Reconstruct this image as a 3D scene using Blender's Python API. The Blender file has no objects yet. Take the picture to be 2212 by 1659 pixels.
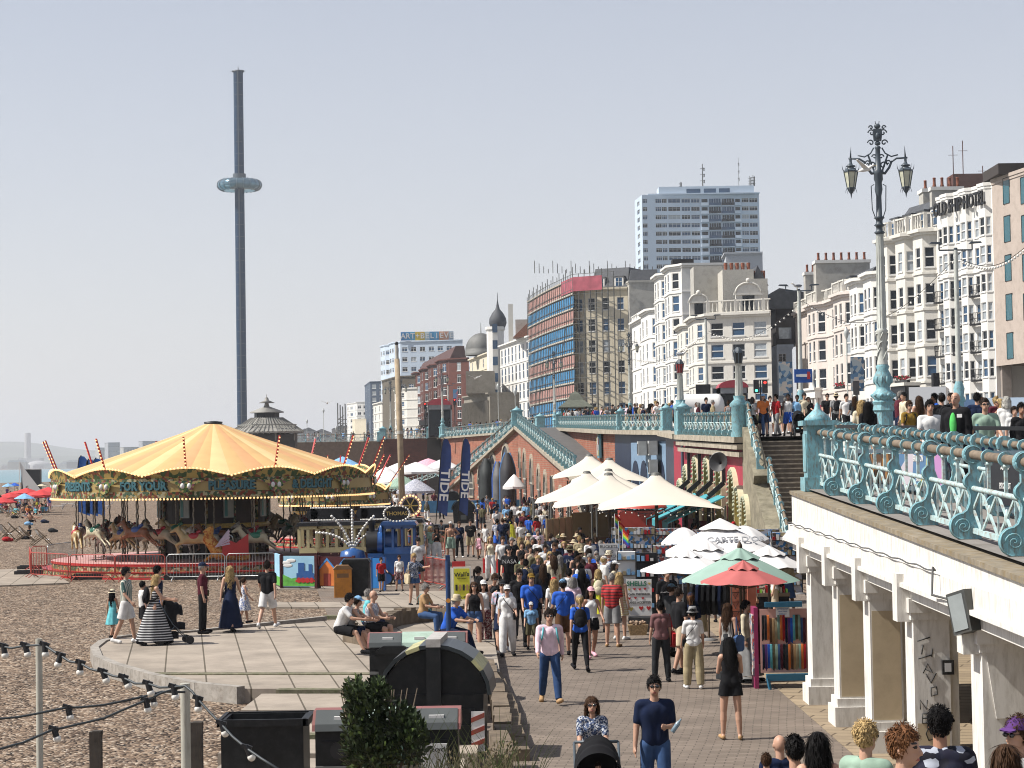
import bpy,math,random
from mathutils import Vector,Matrix
from math import sin,cos,pi,radians as R,hypot,atan2
random.seed(7)
SC=bpy.context.scene
COL=SC.collection
H=4.7
F,CU,CV=4500.0,1106.0,829.5
PITCH,ROLL=math.atan(162.5/4500),R(0.93)
cd=bpy.data.cameras.new('camera');cam=bpy.data.objects.new('camera',cd);COL.objects.link(cam)
cd.sensor_width=36;cd.lens=36*F/2212;cd.clip_start=.5;cd.clip_end=40000
CR=Matrix.Rotation(pi/2+PITCH,3,'X')@Matrix.Rotation(-ROLL,3,'Z')
cam.matrix_world=Matrix.Translation((0,0,H))@CR.to_4x4()
SC.camera=cam
def ray(U,V):return CR@Vector(((U-CU)/F,-(V-CV)/F,-1))
def pt(U,V,d):
 r=ray(U,V);return Vector((0,0,H))+r*(d/r.y)
def gr(U,V,z=0.0):
 r=ray(U,V);return Vector((0,0,H))+r*((z-H)/r.z)
def xy(U,d):
 p=pt(U,985,d);return(p.x,p.y)
def prj(p):
 v=CR.transposed()@(Vector(p)-Vector((0,0,H)))
 return(CU+F*v.x/-v.z,CV-F*v.y/-v.z)
MT={}
def mat(name,c,rough=.7,metal=0,var=.12,scale=3.,bump=0.,spec=.4,emit=0,dirt=0.,dirtc=(.12,.09,.06),coat=0,trans=0,bscale=None,streak=0):
 if name in MT:return MT[name]
 m=bpy.data.materials.new(name);m.use_nodes=True;nt=m.node_tree;N=nt.nodes;L=nt.links
 b=N['Principled BSDF'];b.inputs['Roughness'].default_value=rough;b.inputs['Metallic'].default_value=metal
 b.inputs['Specular IOR Level'].default_value=spec
 if coat:b.inputs['Coat Weight'].default_value=coat
 if trans:b.inputs['Transmission Weight'].default_value=trans
 c4=(*c,1)
 tc=N.new('ShaderNodeTexCoord');mp=N.new('ShaderNodeMapping');L.new(tc.outputs['Object'],mp.inputs[0])
 if var or dirt or bump:
  nz=N.new('ShaderNodeTexNoise');nz.inputs['Scale'].default_value=scale;nz.inputs['Detail'].default_value=6
  L.new(mp.outputs[0],nz.inputs['Vector'])
  rp=N.new('ShaderNodeValToRGB');L.new(nz.outputs['Fac'],rp.inputs[0])
  rp.color_ramp.elements[0].position=.3;rp.color_ramp.elements[1].position=.7
  rp.color_ramp.elements[0].color=tuple(x*(1-var)for x in c)+(1,)
  rp.color_ramp.elements[1].color=tuple(min(1,x*(1+var))for x in c)+(1,)
  out=rp.outputs[0]
  if dirt:
   n2=N.new('ShaderNodeTexNoise');n2.inputs['Scale'].default_value=scale*1.7+.3;n2.inputs['Detail'].default_value=10;n2.inputs['Roughness'].default_value=.7
   m2=N.new('ShaderNodeMapping');L.new(tc.outputs['Object'],m2.inputs[0])
   if streak:m2.inputs['Scale'].default_value=(streak,streak,1)
   L.new(m2.outputs[0],n2.inputs['Vector'])
   r2=N.new('ShaderNodeValToRGB');L.new(n2.outputs['Fac'],r2.inputs[0])
   r2.color_ramp.elements[0].position=.47;r2.color_ramp.elements[1].position=.66
   r2.color_ramp.elements[0].color=(0,0,0,1);r2.color_ramp.elements[1].color=(dirt,dirt,dirt,1)
   mx=N.new('ShaderNodeMixRGB');L.new(r2.outputs[0],mx.inputs[0]);L.new(out,mx.inputs[1]);mx.inputs[2].default_value=(*dirtc,1)
   out=mx.outputs[0]
  L.new(out,b.inputs['Base Color'])
  if bump:
   bm=N.new('ShaderNodeBump');bm.inputs['Strength'].default_value=bump
   n3=N.new('ShaderNodeTexNoise');n3.inputs['Scale'].default_value=bscale or scale*6;n3.inputs['Detail'].default_value=4
   L.new(mp.outputs[0],n3.inputs['Vector']);L.new(n3.outputs['Fac'],bm.inputs['Height']);L.new(bm.outputs[0],b.inputs['Normal'])
 else:b.inputs['Base Color'].default_value=c4
 if emit:
  b.inputs['Emission Color'].default_value=c4;b.inputs['Emission Strength'].default_value=emit
 MT[name]=m;return m
def brickmat(name,c1,c2,mortar,sc=1.,bw=.225,rh=.075,ms=.012,bump=.4,noise=.35,rot=(0,0,0),vert=True,rough=.85,warp=2.5):
 if name in MT:return MT[name]
 m=bpy.data.materials.new(name);m.use_nodes=True;nt=m.node_tree;N=nt.nodes;L=nt.links
 b=N['Principled BSDF'];b.inputs['Roughness'].default_value=rough;b.inputs['Specular IOR Level'].default_value=.25
 tc=N.new('ShaderNodeTexCoord');br=N.new('ShaderNodeTexBrick')
 if vert:
  sp=N.new('ShaderNodeSeparateXYZ');L.new(tc.outputs['Object'],sp.inputs[0])
  ad=N.new('ShaderNodeMath');L.new(sp.outputs[0],ad.inputs[0]);L.new(sp.outputs[1],ad.inputs[1])
  cb=N.new('ShaderNodeCombineXYZ');L.new(ad.outputs[0],cb.inputs[0]);L.new(sp.outputs[2],cb.inputs[1]);v=cb.outputs[0]
 else:
  mp=N.new('ShaderNodeMapping');mp.inputs['Rotation'].default_value=rot;L.new(tc.outputs['Object'],mp.inputs[0])
  nd=N.new('ShaderNodeTexNoise');nd.inputs['Scale'].default_value=.08;nd.inputs['Detail'].default_value=1;L.new(mp.outputs[0],nd.inputs['Vector'])
  va=N.new('ShaderNodeVectorMath');va.operation='MULTIPLY_ADD';va.inputs[1].default_value=(warp,warp,0)
  L.new(nd.outputs['Color'],va.inputs[0]);L.new(mp.outputs[0],va.inputs[2]);v=va.outputs[0]
 L.new(v,br.inputs['Vector'])
 br.inputs['Scale'].default_value=sc;br.inputs['Color1'].default_value=(*c1,1);br.inputs['Color2'].default_value=(*c2,1)
 br.inputs['Mortar'].default_value=(*mortar,1);br.inputs['Mortar Size'].default_value=ms
 br.inputs['Brick Width'].default_value=bw;br.inputs['Row Height'].default_value=rh
 nz=N.new('ShaderNodeTexNoise');nz.inputs['Scale'].default_value=.7;nz.inputs['Detail'].default_value=8;nz.inputs['Roughness'].default_value=.7;L.new(tc.outputs['Object'],nz.inputs['Vector'])
 rp=N.new('ShaderNodeValToRGB');L.new(nz.outputs['Fac'],rp.inputs[0]);rp.color_ramp.elements[0].position=.3;rp.color_ramp.elements[1].position=.7
 rp.color_ramp.elements[0].color=(1-noise,)*3+(1,);rp.color_ramp.elements[1].color=(1,1,1,1)
 mx=N.new('ShaderNodeMixRGB');mx.blend_type='MULTIPLY';mx.inputs[0].default_value=1;L.new(br.outputs['Color'],mx.inputs[1]);L.new(rp.outputs[0],mx.inputs[2])
 L.new(mx.outputs[0],b.inputs['Base Color'])
 bm=N.new('ShaderNodeBump');bm.inputs['Strength'].default_value=bump;bm.inputs['Distance'].default_value=.02;bm.invert=True;L.new(br.outputs['Fac'],bm.inputs['Height']);L.new(bm.outputs[0],b.inputs['Normal'])
 MT[name]=m;return m
def stripemat(name,c1,c2,per,axis=2,rough=.8,duty=.5):
 if name in MT:return MT[name]
 m=bpy.data.materials.new(name);m.use_nodes=True;nt=m.node_tree;N=nt.nodes;L=nt.links
 b=N['Principled BSDF'];b.inputs['Roughness'].default_value=rough
 tc=N.new('ShaderNodeTexCoord');sp=N.new('ShaderNodeSeparateXYZ');L.new(tc.outputs['Object'],sp.inputs[0])
 d=N.new('ShaderNodeMath');d.operation='DIVIDE';d.inputs[1].default_value=per
 if axis==3:
  a2=N.new('ShaderNodeMath');a2.operation='ARCTAN2';L.new(sp.outputs[1],a2.inputs[0]);L.new(sp.outputs[0],a2.inputs[1]);L.new(a2.outputs[0],d.inputs[0])
 else:L.new(sp.outputs[axis],d.inputs[0])
 fr=N.new('ShaderNodeMath');fr.operation='FRACT';L.new(d.outputs[0],fr.inputs[0])
 gt=N.new('ShaderNodeMath');gt.operation='GREATER_THAN';gt.inputs[1].default_value=duty;L.new(fr.outputs[0],gt.inputs[0])
 mx=N.new('ShaderNodeMixRGB');L.new(gt.outputs[0],mx.inputs[0]);mx.inputs[1].default_value=(*c1,1);mx.inputs[2].default_value=(*c2,1)
 L.new(mx.outputs[0],b.inputs['Base Color']);MT[name]=m;return m
def speckmat(name,cols,scale,rough=.85,bump=0.):
 """cells of several colours: prints, shingle, painted ornament"""
 if name in MT:return MT[name]
 m=bpy.data.materials.new(name);m.use_nodes=True;nt=m.node_tree;N=nt.nodes;L=nt.links
 b=N['Principled BSDF'];b.inputs['Roughness'].default_value=rough;b.inputs['Specular IOR Level'].default_value=.3
 tc=N.new('ShaderNodeTexCoord');vo=N.new('ShaderNodeTexVoronoi');vo.inputs['Scale'].default_value=scale;L.new(tc.outputs['Object'],vo.inputs['Vector'])
 sp=N.new('ShaderNodeSeparateColor');L.new(vo.outputs['Color'],sp.inputs[0])
 rp=N.new('ShaderNodeValToRGB');rp.color_ramp.interpolation='CONSTANT';L.new(sp.outputs[0],rp.inputs[0])
 e=rp.color_ramp.elements;n=len(cols)
 e[0].position=0;e[0].color=(*cols[0],1);e[1].position=1/n;e[1].color=(*cols[1],1)
 for i in range(2,n):q=e.new(i/n);q.color=(*cols[i],1)
 L.new(rp.outputs[0],b.inputs['Base Color'])
 if bump:
  bm=N.new('ShaderNodeBump');bm.inputs['Strength'].default_value=bump;bm.inputs['Distance'].default_value=.6/scale;bm.invert=True
  L.new(vo.outputs['Distance'],bm.inputs['Height']);L.new(bm.outputs[0],b.inputs['Normal'])
 MT[name]=m;return m
class MB:
 def __init__(s,off=(0,0,0)):s.v=[];s.f=[];s.m=[];s.sm=[];s.M=None;s.off=Vector(off)
 def add(s,vs,fs,mi=0,sm=False):
  o=len(s.v)
  for p in vs:
   p=Vector(p)
   if s.M is not None:p=s.M@p
   s.v.append(p-s.off)
  for f in fs:s.f.append([o+i for i in f]);s.m.append(mi);s.sm.append(sm)
  return s
 def box(s,x0,y0,z0,x1,y1,z1,mi=0):
  return s.add([(x0,y0,z0),(x1,y0,z0),(x1,y1,z0),(x0,y1,z0),(x0,y0,z1),(x1,y0,z1),(x1,y1,z1),(x0,y1,z1)],[(0,3,2,1),(4,5,6,7),(0,1,5,4),(1,2,6,5),(2,3,7,6),(3,0,4,7)],mi)
 def cb(s,c,d,mi=0,rz=0,rx=0,ry=0):
  o=s.M;T=Matrix.Translation(c)@Matrix.Rotation(rz,4,'Z')@Matrix.Rotation(ry,4,'Y')@Matrix.Rotation(rx,4,'X')
  s.M=T if o is None else o@T
  s.box(-d[0]/2,-d[1]/2,-d[2]/2,d[0]/2,d[1]/2,d[2]/2,mi);s.M=o;return s
 def cyl(s,p0,p1,r0,r1=None,n=10,mi=0,caps=True,sm=True):
  r1=r0 if r1 is None else r1;p0=Vector(p0);p1=Vector(p1);d=(p1-p0)
  if d.length<1e-6:return s
  d.normalize();a=Vector((0,0,1))if abs(d.z)<.9 else Vector((1,0,0));x=d.cross(a).normalized();y=d.cross(x)
  vs=[p0+(x*cos(2*pi*i/n)+y*sin(2*pi*i/n))*r0 for i in range(n)]+[p1+(x*cos(2*pi*i/n)+y*sin(2*pi*i/n))*r1 for i in range(n)]
  s.add(vs,[(i,i+n,(i+1)%n+n,(i+1)%n)for i in range(n)],mi,sm)
  if caps:
   s.add(vs[:n],[tuple(range(n))],mi);s.add(vs[n:],[tuple(reversed(range(n)))],mi)
  return s
 def tube(s,pts,r,n=8,mi=0):
  pts=[Vector(p)for p in pts];k=len(pts);rr=r if isinstance(r,(list,tuple))else[r]*k;vs=[];x=None
  for i,p in enumerate(pts):
   d=(pts[min(i+1,k-1)]-pts[max(i-1,0)]).normalized()
   if x is None:a=Vector((0,0,1))if abs(d.z)<.9 else Vector((1,0,0));x=d.cross(a).normalized()
   else:x=(x-d*x.dot(d)).normalized()
   y=d.cross(x)
   vs+=[p+(x*cos(2*pi*j/n)+y*sin(2*pi*j/n))*rr[i]for j in range(n)]
  fs=[(i*n+j,(i+1)*n+j,(i+1)*n+(j+1)%n,i*n+(j+1)%n)for i in range(k-1)for j in range(n)]
  fs+=[tuple(range(n)),tuple(reversed(range((k-1)*n,k*n)))]
  return s.add(vs,fs,mi,True)
 def lathe(s,pr,n=16,c=(0,0,0),mi=0,a0=0,a1=2*pi,sm=True,sx=1,sy=1):
  full=abs(a1-a0-2*pi)<1e-6;m=n if full else n+1;vs=[]
  for r,z in pr:
   for i in range(m):
    a=a0+(a1-a0)*i/n;vs.append((c[0]+r*cos(a)*sx,c[1]+r*sin(a)*sy,c[2]+z))
  fs=[(k*m+i,k*m+(i+1)%m,(k+1)*m+(i+1)%m,(k+1)*m+i)for k in range(len(pr)-1)for i in range(n)]
  return s.add(vs,fs,mi,sm)
 def sph(s,c,r,nu=12,nv=8,mi=0,v0=0,v1=pi):
  if not isinstance(r,(list,tuple)):r=(r,r,r)
  vs=[];
  for k in range(nv+1):
   t=v0+(v1-v0)*k/nv
   for i in range(nu):
    a=2*pi*i/nu;vs.append((c[0]+r[0]*sin(t)*cos(a),c[1]+r[1]*sin(t)*sin(a),c[2]+r[2]*cos(t)))
  return s.add(vs,[(k*nu+i,(k+1)*nu+i,(k+1)*nu+(i+1)%nu,k*nu+(i+1)%nu)for k in range(nv)for i in range(nu)],mi,True)
 def prism(s,poly,o,ax,ay,t,mi=0,sm=False):
  """polygon (a,b) in the plane o+a*ax+b*ay, thickness vector t"""
  o=Vector(o);ax=Vector(ax);ay=Vector(ay);t=Vector(t);n=len(poly)
  vs=[o+ax*a+ay*b for a,b in poly];vs=vs+[p+t for p in vs]
  s.add(vs,[tuple(range(n)),tuple(reversed(range(n,2*n)))],mi)
  return s.add(vs,[(i,(i+1)%n,(i+1)%n+n,i+n)for i in range(n)],mi,sm)
 def grid(s,fn,nu,nv,mi=0,sm=True):
  vs=[fn(i/nu,j/nv)for j in range(nv+1)for i in range(nu+1)];w=nu+1
  return s.add(vs,[(j*w+i,j*w+i+1,(j+1)*w+i+1,(j+1)*w+i)for j in range(nv)for i in range(nu)],mi,sm)
 def beam(s,a,b,w,h,mi=0):
  """box-section bar from a to b"""
  a=Vector(a);b=Vector(b);d=(b-a);L=d.length
  if L<1e-6:return s
  d.normalize();up=Vector((0,0,1))if abs(d.z)<.98 else Vector((0,1,0));x=d.cross(up).normalized();y=x.cross(d)
  return s.add([a+x*w/2*i+y*h/2*j for i,j in((-1,-1),(1,-1),(1,1),(-1,1))]+[b+x*w/2*i+y*h/2*j for i,j in((-1,-1),(1,-1),(1,1),(-1,1))],[(0,1,2,3),(7,6,5,4),(0,4,5,1),(1,5,6,2),(2,6,7,3),(3,7,4,0)],mi)
 def mesh(s,name):
  me=bpy.data.meshes.new(name);me.from_pydata([tuple(p)for p in s.v],[],s.f)
  me.polygons.foreach_set('material_index',s.m);me.polygons.foreach_set('use_smooth',s.sm);me.update();return me
 def build(s,name,mats,parent=None,loc=None,rz=None):
  me=s.mesh(name)
  for m in(mats if isinstance(mats,(list,tuple))else[mats]):me.materials.append(m)
  return link(name,me,parent,loc,rz)
def link(name,me,parent=None,loc=None,rz=None):
 o=bpy.data.objects.new(name,me);COL.objects.link(o)
 if parent:o.parent=parent
 if loc is not None:o.location=loc
 if rz is not None:o.rotation_euler=(0,0,rz)
 return o
LAB=set()
def tag(o,label=None,cat=None,group=None,kind=None):
 if label:
  if label in LAB:print('DUP LABEL',label)
  LAB.add(label);o['label']=label
 if cat:o['category']=cat
 if group:o['group']=group
 if kind:o['kind']=kind
 return o
def thing(name,label,cat,loc=(0,0,0),rz=0,group=None):
 o=bpy.data.objects.new(name,None);COL.objects.link(o);o.location=loc;o.rotation_euler=(0,0,rz);o.empty_display_size=.1
 return tag(o,label,cat,group)
def dup(root,loc,rz,label,parent=None):
 def cp(o,p):
  c=o.copy();COL.objects.link(c);c.parent=p
  for k in KIDS.get(o,[x for x in o.children]):cp(k,c)
  return c
 r=cp(root,parent);r.location=loc;r.rotation_euler=(0,0,rz)
 if label:
  if label in LAB:print('DUP LABEL',label)
  LAB.add(label);r['label']=label
 return r
KIDS={}
TS=bpy.data.scenes.new('workbench')
def textmb(s,size=1.,ext=.02,bold=.0,font=None,sx=1.):
 """text outline as (verts, faces): x right, y up, z out; centred"""
 cu=bpy.data.curves.new('text','FONT');cu.body=s;cu.size=size;cu.extrude=ext;cu.offset=bold;cu.align_x='CENTER';cu.align_y='CENTER';cu.resolution_u=2
 o=bpy.data.objects.new('text',cu);TS.collection.objects.link(o);TS.view_layers[0].update();dg=TS.view_layers[0].depsgraph
 me=o.evaluated_get(dg).to_mesh();vs=[Vector((v.co.x*sx,v.co.y,v.co.z))for v in me.vertices];fs=[tuple(p.vertices)for p in me.polygons]
 o.evaluated_get(dg).to_mesh_clear();bpy.data.objects.remove(o);bpy.data.curves.remove(cu)
 return vs,fs
def put_text(mb,s,size,o,ax,ay,n,mi=0,ext=.01,bold=0.,sx=1.):
 o=Vector(o);ax=Vector(ax).normalized();ay=Vector(ay).normalized();n=Vector(n).normalized()
 vs,fs=textmb(s,size,ext,bold,sx=sx);mb.add([o+ax*v.x+ay*v.y+n*(v.z+ext)for v in vs],fs,mi)
SUN_EL=R(50);SUND=Vector((-cos(SUN_EL),-.075,sin(SUN_EL))).normalized()
sl=bpy.data.lights.new('sun','SUN');sl.energy=5;sl.angle=R(.53);sl.color=(1,.955,.89)
so=bpy.data.objects.new('sun',sl);COL.objects.link(so);so.rotation_euler=SUND.to_track_quat('Z','Y').to_euler()
W=bpy.data.worlds.new('World');SC.world=W;W.use_nodes=True;wn=W.node_tree
sk=wn.nodes.new('ShaderNodeTexSky');sk.sky_type='NISHITA';sk.sun_disc=False;sk.sun_elevation=SUN_EL;sk.sun_rotation=atan2(SUND.x,SUND.y)
sk.air_density=1.0;sk.dust_density=.6;sk.ozone_density=1.2
wg=wn.nodes.new('ShaderNodeTexCoord');wsp=wn.nodes.new('ShaderNodeSeparateXYZ');wn.links.new(wg.outputs['Generated'],wsp.inputs[0])
wr=wn.nodes.new('ShaderNodeMapRange');wn.links.new(wsp.outputs[2],wr.inputs[0]);wr.inputs[1].default_value=0;wr.inputs[2].default_value=.3;wr.inputs[3].default_value=.72;wr.inputs[4].default_value=.34
wm=wn.nodes.new('ShaderNodeMixRGB');wn.links.new(wr.outputs[0],wm.inputs[0]);wn.links.new(sk.outputs[0],wm.inputs[1]);wm.inputs[2].default_value=(7.65,7.35,7.65,1)
wn.links.new(wm.outputs[0],wn.nodes['Background'].inputs[0]);wn.nodes['Background'].inputs[1].default_value=.072
SC.view_settings.view_transform='Standard';SC.view_settings.look='None';SC.view_settings.exposure=.6;SC.cycles.filter_width=1.05;SC.view_settings.gamma=1
def fk(P,fem=0,kid=0):
 """joints of a posed figure 1.75 m tall, facing -Y. P: legs (swing, bend), arms (swing, abduct, elbow[, inward]), lean, sit"""
 J={};sw=.165 if fem else.19;hw=.095 if fem else.09
 lean=R(P.get('lean',0))
 for s,k in((-1,'R'),(1,'L')):
  a,b=P.get('leg'+k,(0,0));a=R(a);b=R(b)
  h=Vector((s*hw,0,.92));spread=P.get('spread',.02)
  kn=h+Vector((s*spread,-.44*sin(a),-.44*cos(a)));an=kn+Vector((s*spread*.5,-.42*sin(a-b),-.42*cos(a-b)))
  ft=min(max(a-b,-R(60)),R(25))if not P.get('sit')else R(0)
  toe=an+Vector((s*.03,-.17*cos(ft),-.045+.1*sin(ft)));J['hip'+k]=h;J['kn'+k]=kn;J['an'+k]=an;J['toe'+k]=toe;J['heel'+k]=an+Vector((0,.045,-.045))
 def up(v):
  v=Vector(v)-Vector((0,0,.95));return Vector((v.x,v.y*cos(lean)-v.z*sin(lean),v.z*cos(lean)+v.y*sin(lean)))+Vector((0,0,.95))
 J['pel']=Vector((0,0,.97));J['waist']=up((0,0,1.1));J['chest']=up((0,.0,1.3));J['neck']=up((0,.01,1.46));
 hd=R(P.get('nod',0));J['head']=up((0,-.015,1.46))+Vector((0,-sin(hd+lean*.4)*.17,cos(hd+lean*.4)*.165));J['nod']=hd+lean*.4
 for s,k in((-1,'R'),(1,'L')):
  A=P.get('arm'+k,(0,8,10));a=R(A[0]);ab=R(A[1]);e=R(A[2]);inn=R(A[3])if len(A)>3 else 0
  sh=up((s*sw,0,1.405));el=sh+Vector((s*sin(ab)*.28,-.28*sin(a)*cos(ab),-.28*cos(a)*cos(ab)))
  f=a+e;d=Vector((s*sin(ab)*.6,-sin(f),-cos(f)));d=d.normalized()
  d=(d*cos(inn)+Vector((-s*sin(inn),0,0))).normalized()
  wr=el+d*.25;J['sh'+k]=sh;J['el'+k]=el;J['wr'+k]=wr;J['ha'+k]=wr+d*.085;J['hd'+k]=d
 lo=min(J['heelR'].z,J['heelL'].z,J['toeR'].z,J['toeL'].z)-.03
 if P.get('sit'):lo=J['pel'].z-.5-.09 if P['sit']==1 else J['pel'].z-.13
 for k in J:
  if k[:2]!='hd' and k!='nod':J[k]=J[k]-Vector((0,0,lo))
 return J
def prims(J,fem=0,fat=0,hi=0):
 """(tag, p0, p1, r0, r1) capsules"""
 f=1+fat;Q=[];V=Vector
 for s in(-1,1):
  x=V((s,0,0))
  Q+=[('torso',J['chest']+x*(.055 if fem else.075),J['waist']+x*.05,(.093 if fem else.108)*f,(.078 if fem else.1)*f),('torso',J['waist']+x*.05,J['pel']+x*.055,(.08 if fem else.1)*f,(.11 if fem else.1)*f),('torso',J['neck']+x*.03-V((0,0,.05)),J['sh'+('L' if s>0 else 'R')]-x*.02,.06,.06)]
  Q+=[('torso',J['chest']-V((0,.02,-.03)),J['waist'],.1*f*(.86 if fem else 1),.09*f)]
  if fem:Q+=[('torso',J['chest']+x*.065+V((0,-.055,.01)),J['chest']+x*.065+V((0,-.06,-.01)),.055,.055)]
  k='L' if s>0 else 'R';l=.92 if fem else 1
  Q+=[('arm',J['sh'+k],J['el'+k],.05*l,.041*l),('fore',J['el'+k],J['wr'+k],.04*l,.027*l),('thigh',J['hip'+k],J['kn'+k],.088*f,.06),('shin',J['kn'+k],(J['kn'+k]*.6+J['an'+k]*.4),.056,.058),('shin',(J['kn'+k]*.6+J['an'+k]*.4),J['an'+k],.056,.036),('foot',J['an'+k],J['heel'+k],.036,.032),('foot',J['heel'+k],J['toe'+k],.036,.03)]
  w=J['wr'+k];d=J['hd'+k];inx=V((-s,0,0));sd=d.cross(inx).normalized()
  sd=-sd if sd.y>0 else sd
  if hi:
   Q+=[('hand',w,w+d*.05+sd*.018,.02,.014),('hand',w,w+d*.05-sd*.018,.02,.014),('hand',w+d*.02,w+d*.055,.02,.017)]
   for i,(o,ln)in enumerate(((.03,.07),(.01,.078),(-.01,.072),(-.028,.056))):
    b=w+d*.055+sd*o;m=b+d*ln*.5+inx*.008;e=m+d*ln*.35+inx*.022
    Q+=[('hand',b,m,.0095,.0088),('hand',m,e,.0088,.0075)]
   t=w+d*.015+sd*.025;t2=t+d*.03+sd*.025+inx*.012;Q+=[('hand',t,t2,.012,.0105),('hand',t2,t2+d*.03+sd*.004+inx*.012,.0105,.008)]
  else:
   Q+=[('hand',w,w+d*.06,.028,.026)]
   for o,ln in((.024,.075),(.008,.085),(-.008,.08),(-.024,.06)):Q+=[('hand',w+d*.05+sd*o,w+d*(.05+ln)+sd*o*1.2+inx*.02,.0125,.010)]
   Q+=[('hand',w+d*.02+sd*.02,w+d*.06+sd*.05+inx*.015,.014,.011)]
 Q+=[('neck',J['neck']-V((0,0,.05)),J['head']-V((0,-.01,.05)),.056 if not fem else.048,.05 if not fem else.044)]
 return Q
def capsule_mesh(Q,infl=0,n=14):
 mb=MB()
 for t,a,b,r0,r1 in Q:
  mb.cyl(a,b,r0+infl,r1+infl,n);
  for c,r in((a,r0+infl),(b,r1+infl)):mb.sph(c,r,n,8)
 return mb
def remesh(mb,vox,smooth=4):
 me=mb.mesh('tmp');o=bpy.data.objects.new('tmp',me);TS.collection.objects.link(o)
 m=o.modifiers.new('r','REMESH');m.mode='VOXEL';m.voxel_size=vox
 if smooth:m2=o.modifiers.new('s','SMOOTH');m2.iterations=smooth;m2.factor=.5
 TS.view_layers[0].update();dg=TS.view_layers[0].depsgraph;ev=o.evaluated_get(dg);r=bpy.data.meshes.new_from_object(ev);bpy.data.objects.remove(o);bpy.data.meshes.remove(me)
 r.polygons.foreach_set('use_smooth',[True]*len(r.polygons));return r
def clipmesh(me,keep):
 import bmesh
 bm=bmesh.new();bm.from_mesh(me);bm.verts.ensure_lookup_table()
 bmesh.ops.delete(bm,geom=[f for f in bm.faces if not keep(f.calc_center_median())],context='FACES');bm.to_mesh(me);bm.free()
 me.polygons.foreach_set('use_smooth',[True]*len(me.polygons));return me
POSES={'walk':dict(legL=(26,4),legR=(-20,14),armL=(-22,8,12),armR=(24,8,22)),'walk2':dict(legL=(-18,22),legR=(22,4),armL=(22,10,28),armR=(-20,8,10)),'stroll':dict(legL=(12,3),legR=(-12,12),armL=(-8,9,10),armR=(12,8,30)),'stroll2':dict(legL=(-9,14),legR=(13,4),armL=(10,9,60),armR=(-8,8,12)),'stand':dict(legL=(2,2),legR=(-2,2),armL=(2,9,12),armR=(-2,9,14),spread=.035),'phone':dict(legL=(3,3),legR=(-3,4),armL=(18,8,80,20),armR=(20,8,100,25),nod=18,spread=.03),'hip':dict(legL=(0,4),legR=(6,10),armL=(-15,42,70,60),armR=(4,8,14),spread=.04),'hold':dict(legL=(10,3),legR=(-10,10),armL=(8,6,90,25),armR=(2,9,10)),'push':dict(legL=(20,6),legR=(-18,16),armL=(30,4,50),armR=(30,4,50),lean=6),'back':dict(legL=(6,2),legR=(-8,8),armL=(-28,10,-12,32),armR=(-28,10,-12,32)),'point':dict(legL=(3,3),legR=(-3,4),armL=(60,20,40),armR=(-2,8,12)),'lean':dict(legL=(4,4),legR=(-8,4),armL=(45,12,40,20),armR=(45,12,40,20),lean=22,nod=-10),'run':dict(legL=(40,25),legR=(-25,45),armL=(-40,12,60),armR=(35,12,70),lean=8),'sit':dict(legL=(88,84),legR=(84,80),armL=(30,8,50,15),armR=(28,10,55,15),lean=8,sit=1,spread=.05),'sitlean':dict(legL=(82,60),legR=(80,52),armL=(48,8,35,20),armR=(45,8,40,20),lean=24,sit=1,spread=.05),'sitfloor':dict(legL=(95,40),legR=(100,70),armL=(-35,14,5),armR=(40,10,20),lean=-14,sit=2,spread=.06),'table':dict(legL=(88,88),legR=(84,80),armL=(40,12,60,10),armR=(38,12,65,15),lean=14,sit=1,spread=.06),'lie':dict(legL=(4,8),legR=(0,20),armL=(0,25,10),armR=(0,20,5),spread=.05),'behind':dict(legL=(4,4),legR=(-4,4),armL=(8,10,20),armR=(8,10,20),spread=.03),}
MESHC={}
def body_mesh(pose,fem,fat,hi):
 k=('b',pose,fem,fat,hi)
 if k in MESHC:return MESHC[k]
 J=fk(POSES[pose],fem);Q=prims(J,fem,fat,hi);mb=capsule_mesh(Q)
 h=J['head'];nd=J['nod'];o=mb.M;mb.M=Matrix.Translation(h)@Matrix.Rotation(nd,4,'X')
 mb.sph((0,.01,.02),(.074,.094,.1),18,14);mb.sph((0,-.022,-.045),(.056,.062,.064),14,10)
 mb.cyl((0,-.078,.02),(0,-.1,-.022),.008,.015,8);mb.sph((0,-.097,-.024),.015,8,6)
 mb.sph((0,-.075,-.062),(.024,.014,.012),8,6)
 for s in(-1,1):mb.sph((s*.076,.012,0),(.012,.02,.032),8,6)
 mb.M=o
 vox=.0068 if hi else.0125
 me=remesh(mb,vox,3 if hi else 2)
 inv=(Matrix.Translation(h)@Matrix.Rotation(nd,4,'X')).inverted()
 mi=[]
 for p in me.polygons:
  c=inv@p.center;m=0
  if c.y<-.045 and-.02<c.z<.12:
   for s in(-1,1):
    if((c.x-s*.031)/.017)**2+((c.z-.02)/.009)**2<1:m=1
    if((c.x-s*.032)/.022)**2+((c.z-.044)/.0055)**2<1:m=1
  if c.y<-.05 and(c.x/.026)**2+((c.z+.06)/.0085)**2<1:m=2
  mi.append(m)
 me.polygons.foreach_set('material_index',mi)
 for m in(SKIN[0],mat('eye',(.02,.015,.012),.3),mat('lips',(.35,.11,.09),.5)):me.materials.append(m)
 MESHC[k]=me;return me
SKIN=[mat('skin_%d'%i,c,.5,var=.06,scale=9,spec=.35)for i,c in enumerate(((.55,.32,.22),(.42,.22,.14),(.3,.15,.085),(.1,.05,.03)))]
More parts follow.
